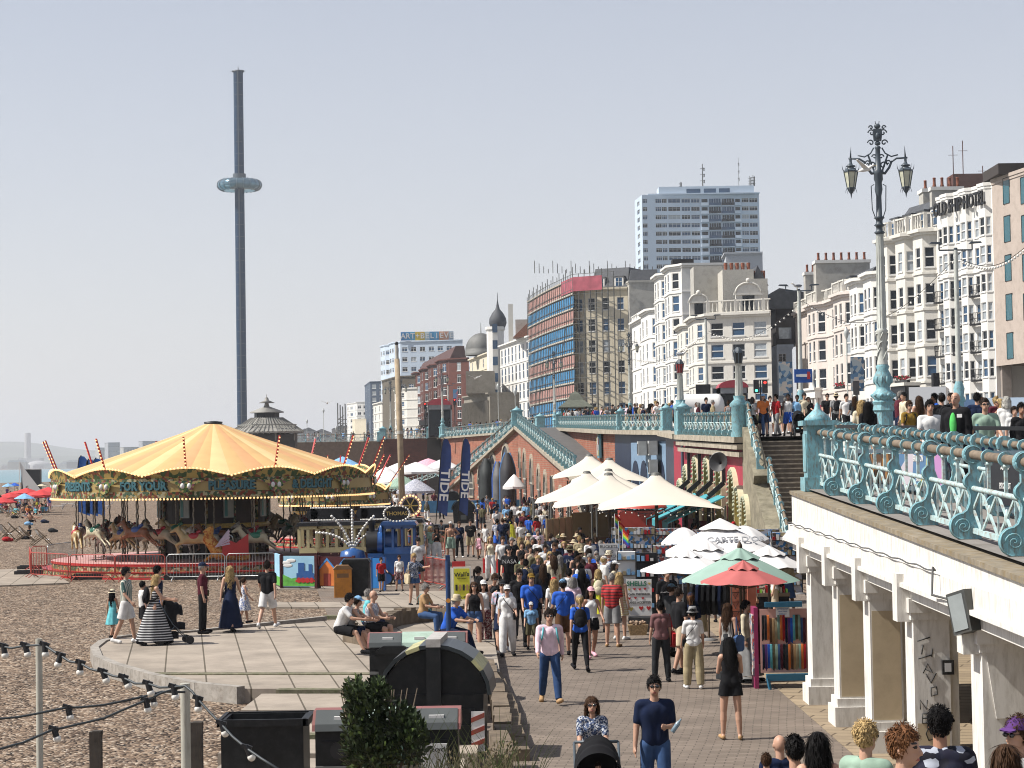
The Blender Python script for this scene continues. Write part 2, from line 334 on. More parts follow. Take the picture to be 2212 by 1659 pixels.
def garment(pose,fem,fat,kind,hi=0):
 """one cloth shell per pose and cut"""
 k=('g',pose,fem,fat,kind,hi)
 if k in MESHC:return MESHC[k]
 J=fk(POSES[pose],fem);Q=prims(J,fem,fat);P=POSES[pose];out=[]
 sit=P.get('sit');vox=.011 if hi else.015
 def part(q,f):return(q[0],q[1],q[1]+(q[2]-q[1])*f,q[3],q[3]+(q[4]-q[3])*f)
 w=J['waist'].z-.08 if sit or kind[-1:]=='c' else J['pel'].z-.03
 if kind in('tee','polo','shirt','long','tank','crop','jacket'):
  inf={'tank':.011,'crop':.011,'jacket':.035,'shirt':.026}.get(kind,.017)
  A=[q for q in Q if q[0]=='torso']
  if kind in('tank','crop'):A=[q if q[4]!=.06 else(q[0],q[1],q[1]+(q[2]-q[1])*.6,q[3]*.86,q[4]*.86)for q in A]
  mb=capsule_mesh(A,inf)
  if kind not in('tank','crop'):
   for q in Q:
    if q[0]=='arm':mb=_j(mb,capsule_mesh([part(q,1 if kind in('long','jacket')else.72)],inf*.85))
    if q[0]=='fore' and kind in('long','jacket'):mb=_j(mb,capsule_mesh([part(q,.9)],inf*.7))
    if q[0]=='fore' and kind=='shirt':pass
  me=remesh(mb,vox,9);lo=J['pel'].z-(.06 if not sit else.02)if kind!='crop' else J['waist'].z+.0
  if P.get('lean',0)>15 and not sit:lo=J['pel'].z-.03
  arms=[J['elL'],J['elR'],J['wrL'],J['wrR']]
  me=clipmesh(me,lambda c:c.z>lo or min((c-a).length for a in arms)<.13)
  if kind in('tank','crop'):
   top=J['neck'].z-.0;me=clipmesh(me,lambda c:c.z<top)
  else:
   nk=J['neck'];me=clipmesh(me,lambda c:(c-(nk+Vector((0,-.03,.05)))).length>.075)
 elif kind in('trousers','shorts','short_shorts','leggings','wide'):
  f={'shorts':.86,'short_shorts':.42}.get(kind,1);inf={'leggings':.008,'wide':.045,'shorts':.03,'short_shorts':.018}.get(kind,.02)
  mb=MB()
  for q in Q:
   if q[0]=='torso' and q[2].z<J['pel'].z+.01:mb=_j(mb,capsule_mesh([(q[0],q[1]*.3+q[2]*.7,q[2],q[3],q[4])],.012))
   if q[0]=='thigh':
    q=part(q,f);mb.cyl(q[1],q[2],q[3]+inf*.6,q[4]+inf+(.02 if f<1 else 0),16);mb.sph(q[1],q[3]+inf*.6,14,8)
    if f==1:mb.sph(q[2],q[4]+inf,14,8)
   if q[0]=='shin' and f==1:
    mb.cyl(q[1],q[2],q[3]+inf,max(q[4]+inf,.06 if kind!='leggings' else 0),16);mb.sph(q[1],q[3]+inf,12,8)
  me=remesh(mb,vox,2)
 elif kind in('skirt','miniskirt','maxiskirt','dress','maxidress','sundress'):
  hem={'skirt':.5,'miniskirt':.68,'maxiskirt':.14,'dress':.5,'maxidress':.13,'sundress':.62}[kind]
  mb=MB();pz=J['pel'].z;dz=pz-.97;n=22
  kx=max(abs(J['knL'].y),abs(J['knR'].y),abs(J['anL'].y)*(hem<.3),abs(J['anR'].y)*(hem<.3));my=(J['knL'].y+J['knR'].y)/2*.6
  def fn(u,v):
   a=2*pi*u;z=1.1+dz-(1.1-hem)*v;q=v**.8
   rx=.125+fat*.1+(.07+.13*(1.0-hem))*q+.012*sin(a*9)*q;ry=.1+fat*.1+(.04+kx*.75+.05)*q+.012*sin(a*9)*q
   return(rx*cos(a),ry*sin(a)+my*q,z)
  mb.grid(fn,n*2,10);me=mb.mesh('skirt')
  if 'dress' in kind:
   A=[q for q in Q if q[0]=='torso'];A=[q if q[4]!=.06 else(q[0],q[1],q[1]+(q[2]-q[1])*.55,q[3]*.86,q[4]*.86)for q in A]
   t=remesh(capsule_mesh(A,.014),vox,3);w0=J['waist'].z-.06;tp=J['neck'].z-.01;t=clipmesh(t,lambda c:w0<c.z<tp)
   import bmesh
   bm=bmesh.new();bm.from_mesh(me);bm.from_mesh(t);bm.to_mesh(me);bm.free();me.polygons.foreach_set('use_smooth',[True]*len(me.polygons))
 elif kind[:-1]in('shoes','trainers','sandals'):
  mb=MB()
  for s in kind[-1]:
   a,h,t=J['an'+s],J['heel'+s],J['toe'+s];r=.012 if kind[0]!='s' or kind[1]=='h' else.004
   mb.cyl(h,t,.036+r,.034+r,12);mb.sph(h,.036+r,12,8);mb.sph(t,(.042+r,.04+r,.03+r),12,8)
   if r>.01:mb.cyl(a,h,.042,.045,12)
  me=remesh(mb,.012,2)
 elif kind=='socks':
  mb=MB()
  for s in 'LR':mb.cyl(J['an'+s],J['an'+s]*.7+J['kn'+s]*.3,.045,.05,12)
  me=mb.mesh('socks')
 MESHC[k]=me;return me
def _j(a,b):
 o=len(a.v);a.v+=b.v;a.f+=[[i+o for i in f]for f in b.f];a.m+=b.m;a.sm+=b.sm;return a
def hair_mesh(kind):
 k=('h',kind)
 if k in MESHC:return MESHC[k]
 rnd=random.Random(kind);mb=MB()
 def shell(r,ztop=.055,yf=-.02):
  mb.sph((0,.016,.03),r,20,14)
 if kind in('short','curly','crop'):
  mb.sph((0,.018,.034),(.084,.1,.098),20,14)
  for i in range(90 if kind=='curly' else 40):
   a=rnd.uniform(0,2*pi);t=rnd.uniform(0,1.5);r=.018 if kind=='curly' else.012
   mb.sph((.08*sin(t)*cos(a),.018+.095*sin(t)*sin(a),.045+.092*cos(t)),rnd.uniform(.7,1.3)*r,6,4)
 elif kind in('bob','long','ponytail','bun','tied'):
  mb.sph((0,.02,.03),(.086,.104,.102),20,14)
 if kind=='bob':
  for i in range(26):
   a=-.25+(pi+.5)*i/25;x=.086*cos(a);y=.02+.09*sin(a);mb.cyl((x*.9,y*.9,.03),(x*1.12,y*1.1,-.11+rnd.uniform(-.02,.02)),.022,.014,6)
 if kind=='long':
  for i in range(26):
   a=-.15+(pi+.3)*i/25;x=.084*cos(a);y=.02+.088*sin(a);L=rnd.uniform(.2,.31)
   mb.tube([(x*.9,y*.9,.04),(x*1.15,y*1.12,-.1),(x*(1.15+rnd.uniform(-.2,.2)),y*.8+.035,-.1-L*.5),(x*.8,y*.5+.05,-.1-L)],[.022,.021,.017,.005],6)
 if kind=='ponytail':mb.tube([(0,.11,.05),(0,.15,.03),(0,.16,-.08),(0,.14,-.2)],[.025,.03,.026,.008],8)
 if kind=='bun':mb.sph((0,.075,.115),.042,10,8)
 if kind=='tied':mb.sph((0,.12,.0),.035,10,8)
 me=remesh(mb,.011,1)
 lim=-.035 if kind!='crop' else-.03
 me=clipmesh(me,lambda c:(c.y>(-.045 if c.z<.055 else-.2))and(c.y>-.005 or c.z>.045 or abs(c.x)>.07+0*c.z)and not(c.z<-.035 and kind in('short','curly','crop','bun','tied','ponytail')and abs(c.y-.14)>.08 and c.y<.09))
 import bmesh
 me.update();fs=[p for p in me.polygons];bm=bmesh.new();bm.from_mesh(me);ln={'long':.13,'bob':.07,'ponytail':.06,'bun':.05,'tied':.05,'curly':.03,'short':.035,'crop':.012}[kind]
 for p in rnd.choices(fs,k=900 if kind!='crop' else 300):
  n=p.normal;c=p.center;d=Vector((rnd.uniform(-.3,.3),.35 if kind!='curly' else rnd.uniform(-.5,.5),-1 if c.z<.12 or kind in('long','bob')else-.3))
  d=(d-n*d.dot(n)*.9+n*(.28 if kind in('short','curly')else.05)).normalized();w=n.cross(d)*rnd.uniform(.0025,.006);L=ln*rnd.uniform(.5,1.3);a=c+n*.003;b=c+n*.009+d*L*.5;e=c+n*.004+d*L
  if e.y<-.055 and e.z<.05:continue
  v=[bm.verts.new(q)for q in(a-w,a+w,b+w,b-w,e)];bm.faces.new(v[:4]);bm.faces.new((v[3],v[2],v[4]))
 bm.to_mesh(me);bm.free()
 MESHC[k]=me;return me
def hat_mesh(kind):
 k=('t',kind)
 if k in MESHC:return MESHC[k]
 mb=MB()
 if kind=='cap':
  mb.sph((0,.012,.045),(.09,.108,.095),20,8,0,0,pi/2);
  mb.grid(lambda u,v:((u-.5)*.15*(1-.25*v*v),-.08-.085*v*(1-(2*u-1)**2*.45),.05-.012*v+.01*(1-(2*u-1)**2)),10,4);mb.grid(lambda u,v:((u-.5)*.15*(1-.25*v*v),-.08-.085*v*(1-(2*u-1)**2*.45),.042-.012*v+.01*(1-(2*u-1)**2)),10,4);mb.sph((0,.012,.14),.008,6,4)
 elif kind=='sunhat':
  mb.lathe([(.001,.15),(.06,.145),(.085,.11),(.093,.05),(.1,.042),(.15,.03),(.175,.018),(.172,.012),(.1,.035),(.09,.04)],24,(0,.012,0))
 elif kind=='bucket':
  mb.lathe([(.001,.145),(.07,.142),(.085,.12),(.095,.05),(.135,.012),(.132,.008),(.092,.045)],24,(0,.012,0))
 me=mb.mesh(kind);MESHC[k]=me;return me
def glasses_mesh():
 if 'gl' in MESHC:return MESHC['gl']
 mb=MB()
 for s in(-1,1):
  mb.sph((s*.033,-.088,.018),(.027,.012,.019),12,8);mb.beam((s*.06,-.075,.024),(s*.078,.01,.022),.004,.006)
 mb.beam((-.01,-.095,.024),(.01,-.095,.024),.004,.005);me=mb.mesh('glasses');MESHC['gl']=me;return me
def bag_mesh(kind):
 k=('bag',kind)
 if k in MESHC:return MESHC[k]
 mb=MB()
 if kind=='backpack':
  mb.sph((0,.19,1.24),(.15,.085,.22),14,10);mb.sph((0,.25,1.17),(.11,.05,.12),12,8)
  for s in(-1,1):mb.tube([(s*.09,.14,1.44),(s*.11,.04,1.475),(s*.12,-.1,1.41),(s*.14,-.14,1.28),(s*.17,-.03,1.14),(s*.12,.13,1.1)],.016,6)
 elif kind in('tote','shoulder'):
  x=-.27;mb.prism([(-.15,-.16),(-.17,.1),(-.08,.15),(.08,.15),(.17,.1),(.15,-.16),(.08,-.2),(-.08,-.2)],(x-.035,0,.93),(0,1,0),(0,0,1),(.07,0,0))
  for q in(-.03,.03):mb.tube([(x+q,-.08,1.05),(x+.03,-.05,1.25),(x+.06,0,1.46),(x+.03,.05,1.25),(x+q,.08,1.05)],.01,6)
 elif kind=='crossbody':
  mb.cb((.19,-.05,.98),(.08,.2,.15));mb.tube([(.19,-.1,1.05),(.08,-.16,1.22),(-.06,-.15,1.38),(-.12,0,1.485),(-.04,.15,1.36),(.1,.15,1.2),(.19,.05,1.05)],.008,6)
 elif kind=='bottle':mb.lathe([(.0,0),(.03,0),(.032,.12),(.012,.17),(.012,.19),(0,.19)],12,(.0,0,0))
 me=mb.mesh(kind);MESHC[k]=me;return me
CL=dict(white=(.75,.74,.72),black=(.012,.012,.014),navy=(.01,.018,.05),grey=(.28,.28,.28),dark=(.03,.032,.035),blue=(.03,.12,.55),lblue=(.25,.48,.75),red=(.42,.02,.025),pink=(.78,.42,.5),rose=(.8,.6,.68),yellow=(.7,.68,.06),green=(.12,.65,.15),olive=(.12,.11,.06),khaki=(.4,.33,.2),beige=(.55,.45,.32),denim=(.05,.1,.22),jeans=(.03,.065,.16),maroon=(.1,.018,.03),teal=(.15,.5,.55),brown=(.12,.06,.03),mustard=(.28,.17,.03),cream=(.7,.62,.45),orange=(.7,.2,.05),mauve=(.2,.1,.1),purple=(.12,.05,.2),sage=(.3,.42,.33),tan=(.45,.28,.14),straw=(.6,.5,.33),lime=(.35,.8,.1))
for k,c in CL.items():mat('cloth_'+k,c,.9,var=.22,scale=6,bump=.75,bscale=9,spec=.15)
HAIRC={'black':(.006,.005,.005),'dark':(.02,.012,.008),'brown':(.06,.03,.015),'ginger':(.16,.07,.03),'blonde':(.5,.35,.16),'grey':(.3,.28,.26),'white':(.6,.58,.52)}
for k,c in HAIRC.items():mat('hair_'+k,c,.7,var=.45,scale=30,bump=.5,bscale=60,spec=.12)
SPEC={'stripe_v':stripemat('cloth_stripe_v',(.62,.6,.5),(.05,.12,.11),.06,0),'stripe_h':stripemat('cloth_stripe_h',(.012,.012,.015),(.6,.6,.6),.062,2,duty=.62),'redstripe':stripemat('cloth_redstripe',(.5,.02,.02),(.12,.01,.015),.07,2,duty=.6),'print':speckmat('cloth_print',[(.02,.035,.08),(.55,.57,.6),(.1,.14,.25)],60),'floral':speckmat('cloth_floral',[(.6,.6,.62),(.15,.2,.4),(.7,.7,.7)],34),'palm':speckmat('cloth_palm',[(.01,.012,.03),(.012,.012,.03),(.45,.48,.55),(.01,.01,.02),(.012,.012,.02)],17),'tiedye':speckmat('cloth_tiedye',[(.6,.6,.65),(.45,.6,.7),(.65,.45,.55),(.4,.5,.65)],22),'redfloral':speckmat('cloth_redfloral',[(.2,.03,.04),(.5,.4,.38),(.1,.02,.03)],44),'blackstripe':stripemat('cloth_blackstripe',(.02,.02,.02),(.5,.48,.45),.03,0),'camo':speckmat('cloth_camo',[(.3,.3,.35),(.65,.65,.68),(.4,.42,.5)],26),'tanstripe':stripemat('cloth_tanstripe',(.5,.38,.2),(.65,.58,.42),.06,2)}
def clm(c):return SPEC[c]if c in SPEC else MT['cloth_'+c]
NAMES={'tee':'t_shirt','polo':'polo_shirt','shirt':'shirt','long':'long_sleeved_top','tank':'vest_top','crop':'bikini_top','jacket':'jacket','short_shorts':'shorts','wide':'trousers','miniskirt':'skirt','maxiskirt':'skirt','maxidress':'dress','sundress':'dress'}
def childmesh(name,me,m,parent,loc=None,rx=None):
 if not me.materials:me.materials.append(m)
 o=bpy.data.objects.new(name,me);COL.objects.link(o);o.parent=parent;o.material_slots[0].link='OBJECT';o.material_slots[0].material=m
 if loc is not None:o.location=loc
 if rx:o.rotation_euler=(rx,0,0)
 return o
def person(loc,face,label,pose='stand',fem=0,h=1.75,skin=0,hair=('short','dark'),top=('tee','white'),bot=('trousers','black'),shoes=('shoes','black'),hat=None,shades=0,fat=0,hi=0,bag=None,baglabel=None,group='people in the crowd on the promenade',pitch=0,logo=None):
 """face: degrees; 0 = towards the camera (-Y), 180 = away, 90 = to the photo's right"""
 me=body_mesh(pose,fem,fat,hi)
 o=bpy.data.objects.new('person',me);COL.objects.link(o);o.material_slots[0].link='OBJECT';o.material_slots[0].material=SKIN[skin]
 s=h/1.75;o.scale=(s,s,s);o.location=loc;o.rotation_euler=(R(pitch),0,R(face));tag(o,label,'person',group)
 J=fk(POSES[pose],fem);kid=h<1.4
 if kid:pass
 if top:childmesh(NAMES.get(top[0],top[0]),garment(pose,fem,fat,top[0],hi),clm(top[1]),o)
 if bot:childmesh(NAMES.get(bot[0],bot[0]),garment(pose,fem,fat,bot[0],hi),clm(bot[1]),o)
 if shoes:
  for q in 'LR':childmesh({'shoes':'shoe','trainers':'trainer','sandals':'sandal'}[shoes[0]],garment(pose,fem,fat,shoes[0]+q),clm(shoes[1]),o)
 hl=J['head'];hs=1.22 if kid else 1
 if hair:childmesh('hair',hair_mesh(hair[0]),MT['hair_'+hair[1]],o,hl,J['nod'])
 if hat:childmesh('hat' if hat[0]!='cap' else 'cap',hat_mesh(hat[0]),clm(hat[1]),o,hl+Vector((0,0,.012)),J['nod'])
 if shades:childmesh('sunglasses',glasses_mesh(),mat('lens',(.01,.012,.016),.08,var=0,spec=.8),o,hl,J['nod'])
 if bag:
  me=bag_mesh(bag[0]);dz=J['chest'].z-1.3+.0;b=bpy.data.objects.new({'crossbody':'crossbody_bag','tote':'tote_bag','shoulder':'shoulder_bag'}.get(bag[0],bag[0]),me);COL.objects.link(b)
  if not me.materials:me.materials.append(clm(bag[1]))
  b.material_slots[0].link='OBJECT';b.material_slots[0].material=clm(bag[1]);b.scale=o.scale;b.rotation_euler=o.rotation_euler;b.location=Vector(loc)+Vector((0,0,dz*s))
  tag(b,baglabel or(bag[1]+' '+bag[0].replace('tote','tote bag').replace('crossbody','crossbody bag')+' carried by the '+SHORT(label)),bag[0]if bag[0]=='backpack' else 'bag','bags carried in the crowd')
 return o
def SHORT(l):
 w=l.split();return ' '.join(w[:10])
def lerp(T,y):
 if y<=T[0][0]:return T[0][1]
 for(a,u),(b,v)in zip(T,T[1:]):
  if y<=b:return u+(v-u)*(y-a)/(b-a)
 return T[-1][1]
ZT=[(15,-1.55),(25.5,-1.2),(40.6,-.68),(88,.78),(105,1.1),(121,1.5),(190,2.8),(225,3.2)]
def ZD(y):return H+lerp(ZT,y)
def structure(o):return tag(o,kind='structure')
def mat_nodes(name,build):
 m=bpy.data.materials.new(name);m.use_nodes=True;build(m.node_tree,m.node_tree.nodes,m.node_tree.links,m.node_tree.nodes['Principled BSDF']);MT[name]=m;return m
def _shingle(nt,N,L,b):
 tc=N.new('ShaderNodeTexCoord');mp=N.new('ShaderNodeMapping');L.new(tc.outputs['Object'],mp.inputs[0]);mp.inputs['Scale'].default_value=(1,.75,1)
 vo=N.new('ShaderNodeTexVoronoi');vo.inputs['Scale'].default_value=17;L.new(mp.outputs[0],vo.inputs[0])
 sp=N.new('ShaderNodeSeparateColor');L.new(vo.outputs['Color'],sp.inputs[0])
 rp=N.new('ShaderNodeValToRGB');L.new(sp.outputs[0],rp.inputs[0]);e=rp.color_ramp.elements
 for i,(p,c)in enumerate(((0,(.05,.035,.025)),(.25,(.16,.112,.08)),(.55,(.27,.195,.14)),(.8,(.38,.29,.215)),(1,(.6,.52,.43)))):
  q=e[i]if i<2 else e.new(p);q.position=p;q.color=(*c,1)
 n=N.new('ShaderNodeTexNoise');n.inputs['Scale'].default_value=.35;n.inputs['Detail'].default_value=9;n.inputs['Roughness'].default_value=.75;L.new(tc.outputs['Object'],n.inputs[0])
 r2=N.new('ShaderNodeValToRGB');L.new(n.outputs[0],r2.inputs[0]);r2.color_ramp.elements[0].position=.3;r2.color_ramp.elements[0].color=(.62,.6,.58,1);r2.color_ramp.elements[1].position=.65;r2.color_ramp.elements[1].color=(1.08,1.05,1,1)
 mx=N.new('ShaderNodeMixRGB');mx.blend_type='MULTIPLY';mx.inputs[0].default_value=1;L.new(rp.outputs[0],mx.inputs[1]);L.new(r2.outputs[0],mx.inputs[2]);L.new(mx.outputs[0],b.inputs['Base Color'])
 bm=N.new('ShaderNodeBump');bm.inputs['Strength'].default_value=.9;bm.inputs['Distance'].default_value=.05;bm.invert=True;L.new(vo.outputs['Distance'],bm.inputs['Height'])
 n2=N.new('ShaderNodeTexNoise');n2.inputs['Scale'].default_value=1.8;n2.inputs['Detail'].default_value=3;L.new(tc.outputs['Object'],n2.inputs[0])
 b2=N.new('ShaderNodeBump');b2.inputs['Strength'].default_value=.8;b2.inputs['Distance'].default_value=.6;L.new(n2.outputs[0],b2.inputs['Height']);L.new(bm.outputs[0],b2.inputs['Normal']);L.new(b2.outputs[0],b.inputs['Normal'])
 b.inputs['Roughness'].default_value=.9;b.inputs['Specular IOR Level'].default_value=.2
mat_nodes('shingle',_shingle)
def _sea(nt,N,L,b):
 b.inputs['Base Color'].default_value=(.13,.27,.31,1);b.inputs['Roughness'].default_value=.35
 tc=N.new('ShaderNodeTexCoord');mp=N.new('ShaderNodeMapping');mp.inputs['Scale'].default_value=(.03,.12,1);L.new(tc.outputs['Object'],mp.inputs[0])
 n=N.new('ShaderNodeTexNoise');n.inputs['Scale'].default_value=2;n.inputs['Detail'].default_value=8;L.new(mp.outputs[0],n.inputs[0])
 bm=N.new('ShaderNodeBump');bm.inputs['Strength'].default_value=.5;bm.inputs['Distance'].default_value=.6;L.new(n.outputs[0],bm.inputs['Height']);L.new(bm.outputs[0],b.inputs['Normal'])
 rp=N.new('ShaderNodeValToRGB');L.new(n.outputs[0],rp.inputs[0]);rp.color_ramp.elements[0].color=(.1,.23,.28,1);rp.color_ramp.elements[1].color=(.2,.36,.4,1);L.new(rp.outputs[0],b.inputs['Base Color'])
mat_nodes('sea_water',_sea)
shore=[(-60,-60),(-64,0),(-95,250),(-157,640),(-140,660),(-150,1000),(-190,2000),(-1100,5200),(-2200,5900),(-20000,6300),(-20000,30000)]
mb=MB();vs=[(x,y,0)for x,y in shore];n=len(vs)
rt=[(60,-60),(60,0),(60,250),(60,640),(60,660),(200,1000),(400,2000),(2000,5200),(4000,5900),(9000,6300),(20000,30000)]
vs+=[(x,y,0)for x,y in rt];vs+=[(x-14,y,-2.2)for x,y in shore]
fs=[(i,i+1,n+i+1,n+i)for i in range(n-1)]+[(2*n+i,2*n+i+1,i+1,i)for i in range(n-1)]
mb.add([tuple(v)for v in vs],[tuple(reversed(f))for f in fs]);structure(mb.build('beach',MT['shingle']))
mb=MB();mb.box(-30000,-200,-3,400,32000,-1.25);structure(mb.build('sea',MT['sea_water']))
rn=random.Random(3);mb=MB()
def hill(u,v,d,x0,x1,h,seed):
 x=x0+(x1-x0)*u;q=.5+.25*sin(u*9+seed)+.13*sin(u*23+seed*2)+.05*sin(u*61+seed);return(x,d+v*1500,-2+h*q*sin(pi*min(1,.02+v)/1.0*.5+0.0))
mb.grid(lambda u,v:hill(u,v,8200,-3600,2400,190,1.2),120,6);mb.grid(lambda u,v:hill(u,v,6800,-3200,1800,70,4.0),120,6);structure(mb.build('hills',mat('hill_green',(.09,.11,.07),.95,var=.4,scale=.004)))
mat_prom=brickmat('promenade_setts',(.3,.242,.195),(.235,.19,.152),(.13,.105,.085),1.,.3,.16,.009,.5,.42,(0,0,R(8)),vert=False,warp=1.2)
mb=MB()
pl=[(-1.2,10),(-1.15,30),(-1.05,36),(-3.2,44),(-4.3,52),(-6.5,70),(-10,100),(-16,170),(-26,290)]
pr=[(5.6,10),(5.5,30),(5.3,36),(5.2,44),(7.6,52),(9.7,70),(9.7,100),(10,170),(5,290)]
k=len(pl);mb.add([(x,y,.035)for x,y in pl]+[(x,y,.035)for x,y in pr],[(i,k+i,k+i+1,i+1)for i in range(k-1)])
structure(mb.build('promenade',mat_prom))
mb=MB();mb.box(5.2,8,0,14,60,.045);structure(mb.build('colonnade_floor',brickmat('floor_slabs',(.42,.33,.22),(.36,.28,.19),(.16,.12,.08),1.,.9,.45,.02,.3,.3,(0,0,.3),vert=False)))
mat_con=brickmat('concrete_slab',(.47,.4,.325),(.42,.36,.29),(.15,.125,.09),1.,.85,60.,.018,.3,.45,(0,0,R(-9)),vert=False,warp=0)
GT=lambda U,V:gr(U,V,.3)
edge=[GT(U,V)for U,V in((206,1400),(230,1432),(330,1462),(440,1480),(540,1476))]
def slab(name,P,z=.14,m=None):
 mb=MB();mb.prism([(p[0],p[1])for p in P],(0,0,0),(1,0,0),(0,1,0),(0,0,z),0);return structure(mb.build(name,m or mat_con))
A=[GT(U,V)for U,V in((262,1376),(330,1362),(600,1347),(760,1330),(860,1350),(860,1420),(1000,1425))]
slab('concrete_apron',[(p.x,p.y)for p in[GT(206,1400),GT(214,1418),GT(250,1434)]+[GT(330,1452),GT(1080,1452),GT(1060,1336),GT(760,1336),GT(420,1366),GT(262,1378),GT(224,1388)]],.3)
slab('concrete_path',[(p.x,p.y)for p in[GT(250,1437),GT(330,1460),GT(430,1477),GT(520,1486),GT(1050,1486),GT(1050,1455),GT(330,1455)]],.285)
bands=[(520,1040,1495,1530),(490,1030,1545,1580),(470,1030,1592,1622),(450,1000,1632,1665),(430,990,1674,1715)]
for i,(a,b,v0,v1)in enumerate(bands):
 slab('concrete_path',[(p.x,p.y)for p in(GT(a,v1),GT(b,v1),GT(b+5,v0),GT(a+45,v0))],.27-.004*i)
for i,(a,b,v0,v1)in enumerate(((740,1010,1296,1325),(770,1030,1262,1288),(570,1000,1285,1295))):
 slab('concrete_path',[(p.x,p.y)for p in(GT(a,v1),GT(b,v1),GT(b,v0),GT(a+20,v0))],.05+.006*i)
gm=mat('weedy_grit',(.2,.18,.12),.95,var=.35,scale=5,dirt=.7,dirtc=(.07,.1,.02),bump=.5)
mb=MB()
for a,b,v in((330,1050,1455),(600,1050,1489),(560,1030,1539),(500,1020,1586),(700,1050,1330)):
 p,q=GT(a,v),GT(b,v);mb.beam((p.x,p.y,.255),(q.x,q.y,.255),.3,.11)
structure(mb.build('path_joints',gm))
mb=MB();K=[GT(U,V)for U,V in((700,1334),(420,1364),(262,1376),(222,1386),(204,1400),(212,1420),(250,1436),(330,1459),(430,1478),(520,1487))]
for p,q in zip(K,K[1:]):mb.beam((p.x,p.y,.17),(q.x,q.y,.17),.2,.34)
structure(mb.build('kerb',mat('kerb_stone',(.36,.33,.29),.9,var=.2,scale=4,dirt=.5)))
slab('concrete_path',[(p.x,p.y)for p in(gr(-60,1270),gr(150,1262),gr(100,1228),gr(-60,1236))],.06)
slab('concrete_path',[(p.x,p.y)for p in(gr(560,1275),gr(720,1275),gr(980,1262),gr(980,1240),gr(560,1262))],.05)
XL=[(15,5.75),(41.2,5.75),(41.3,6.3),(78.2,13),(88,13),(88.01,9.95),(105,8.8),(118,8.8),(121,9.1),(130,7.4),(140,6.3),(190,4.4),(225,3.6),(288,-9.2),(300,-11.7),(300.01,-18.6),(330,-20),(330.01,-48),(500,-62),(800,-92),(1500,-130)]
asph=mat('asphalt',(.11,.105,.1),.9,var=.2,scale=1.5,bump=.2,bscale=30)
pave=mat('deck_paving',(.25,.23,.21),.9,var=.15,scale=1.2,dirt=.3)
mb=MB()
ys=sorted(set([y for y,_ in XL]+[25,33,60,70,100,160,205,250]))
for a,b in zip(ys,ys[1:]):
 xa,xb=lerp(XL,a+1e-4),lerp(XL,b-1e-4)if(b,)!=()else 0
 for i,(u0,u1)in enumerate(((0,1),)):
  mb.add([(xa,a,ZD(a)),(90,a,ZD(a)),(90,b,ZD(b)),(xb,b,ZD(b))],[(0,1,2,3)],0)
  mb.add([(xa,a,ZD(a)-.5),(90,a,ZD(a)-.5),(90,b,ZD(b)-.5),(xb,b,ZD(b)-.5)],[(3,2,1,0)],1)
for a,b in zip(XL,XL[1:]):
 if a[0]>=88.01:mb.add([(a[1]+.3,a[0]+.02,-.1),(b[1]+.3,b[0]-.02,-.1),(b[1]+.3,b[0]-.02,ZD(b[0])-.05),(a[1]+.3,a[0]+.02,ZD(a[0])-.05)],[(0,1,2,3)],2)
structure(mb.build('upper_pavement',[pave,mat('soffit',(.5,.48,.43),.9,dirt=.3),mat('dark_stone',(.1,.08,.06),.9,var=.3)]))
mb=MB()
R0=[(15,17.5),(100,17.5),(180,15.5),(225,12),(300,2),(500,-40),(1500,-100)]
for a,b in zip(R0,R0[1:]):
 mb.add([(a[1],a[0],ZD(a[0])+.012),(a[1]+11,a[0],ZD(a[0])+.012),(b[1]+11,b[0],ZD(b[0])+.012),(b[1],b[0],ZD(b[0])+.012)],[(0,1,2,3)])
structure(mb.build('road',asph))
mb=MB()
for y in range(60,300,7):
 x=lerp(R0,y)+5.5;x2=lerp(R0,y+3)+5.5;mb.add([(x-.06,y,ZD(y)+.02),(x+.06,y,ZD(y)+.02),(x2+.06,y+3,ZD(y+3)+.02),(x2-.06,y+3,ZD(y+3)+.02)],[(0,1,2,3)])
structure(mb.build('road_marking',mat('road_paint',(.7,.7,.68),.8)))
brick=brickmat('red_brick',(.5,.185,.11),(.38,.13,.08),(.38,.31,.24),1.,.45,.15,.012,.5,.4)
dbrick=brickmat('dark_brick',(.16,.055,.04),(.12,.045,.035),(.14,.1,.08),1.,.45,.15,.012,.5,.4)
stone=mat('coping_stone',(.42,.37,.29),.9,var=.2,scale=2,dirt=.6,dirtc=(.14,.12,.07),bump=.3)
whitep=mat('white_render',(.85,.82,.76),.75,var=.05,scale=1.2,dirt=.5,dirtc=(.42,.38,.32),streak=5,bump=.1)
whitef=mat('weathered_fascia',(.84,.81,.75),.8,var=.06,scale=1.5,dirt=.6,dirtc=(.42,.38,.32),streak=4,bump=.25)
beige=mat('beige_paint',(.62,.5,.33),.8,var=.07,scale=2,dirt=.12)
archv=mat('arch_window_dark',(.02,.02,.025),.3,var=.3,scale=1)
def wallseg(mb,a,b,t,mi=0,z0=0,dz=0):
 """upright wall from a to b (x,y) under the deck edge, thickness t to the right-hand side"""
 n=Vector((b[1]-a[1],-(b[0]-a[0]),0)).normalized()*t
 if n.x<0:n=-n
 A,B=Vector((a[0],a[1],0)),Vector((b[0],b[1],0));za,zb=ZD(a[1])+dz,ZD(b[1])+dz
 vs=[A,B,B+n,A+n];tz=[za,zb,zb,za]
 mb.add([(p.x,p.y,z0)for p in vs]+[(p.x,p.y,z)for p,z in zip(vs,tz)],[(0,3,2,1),(4,5,6,7),(0,1,5,4),(1,2,6,5),(2,3,7,6),(3,0,4,7)],mi)
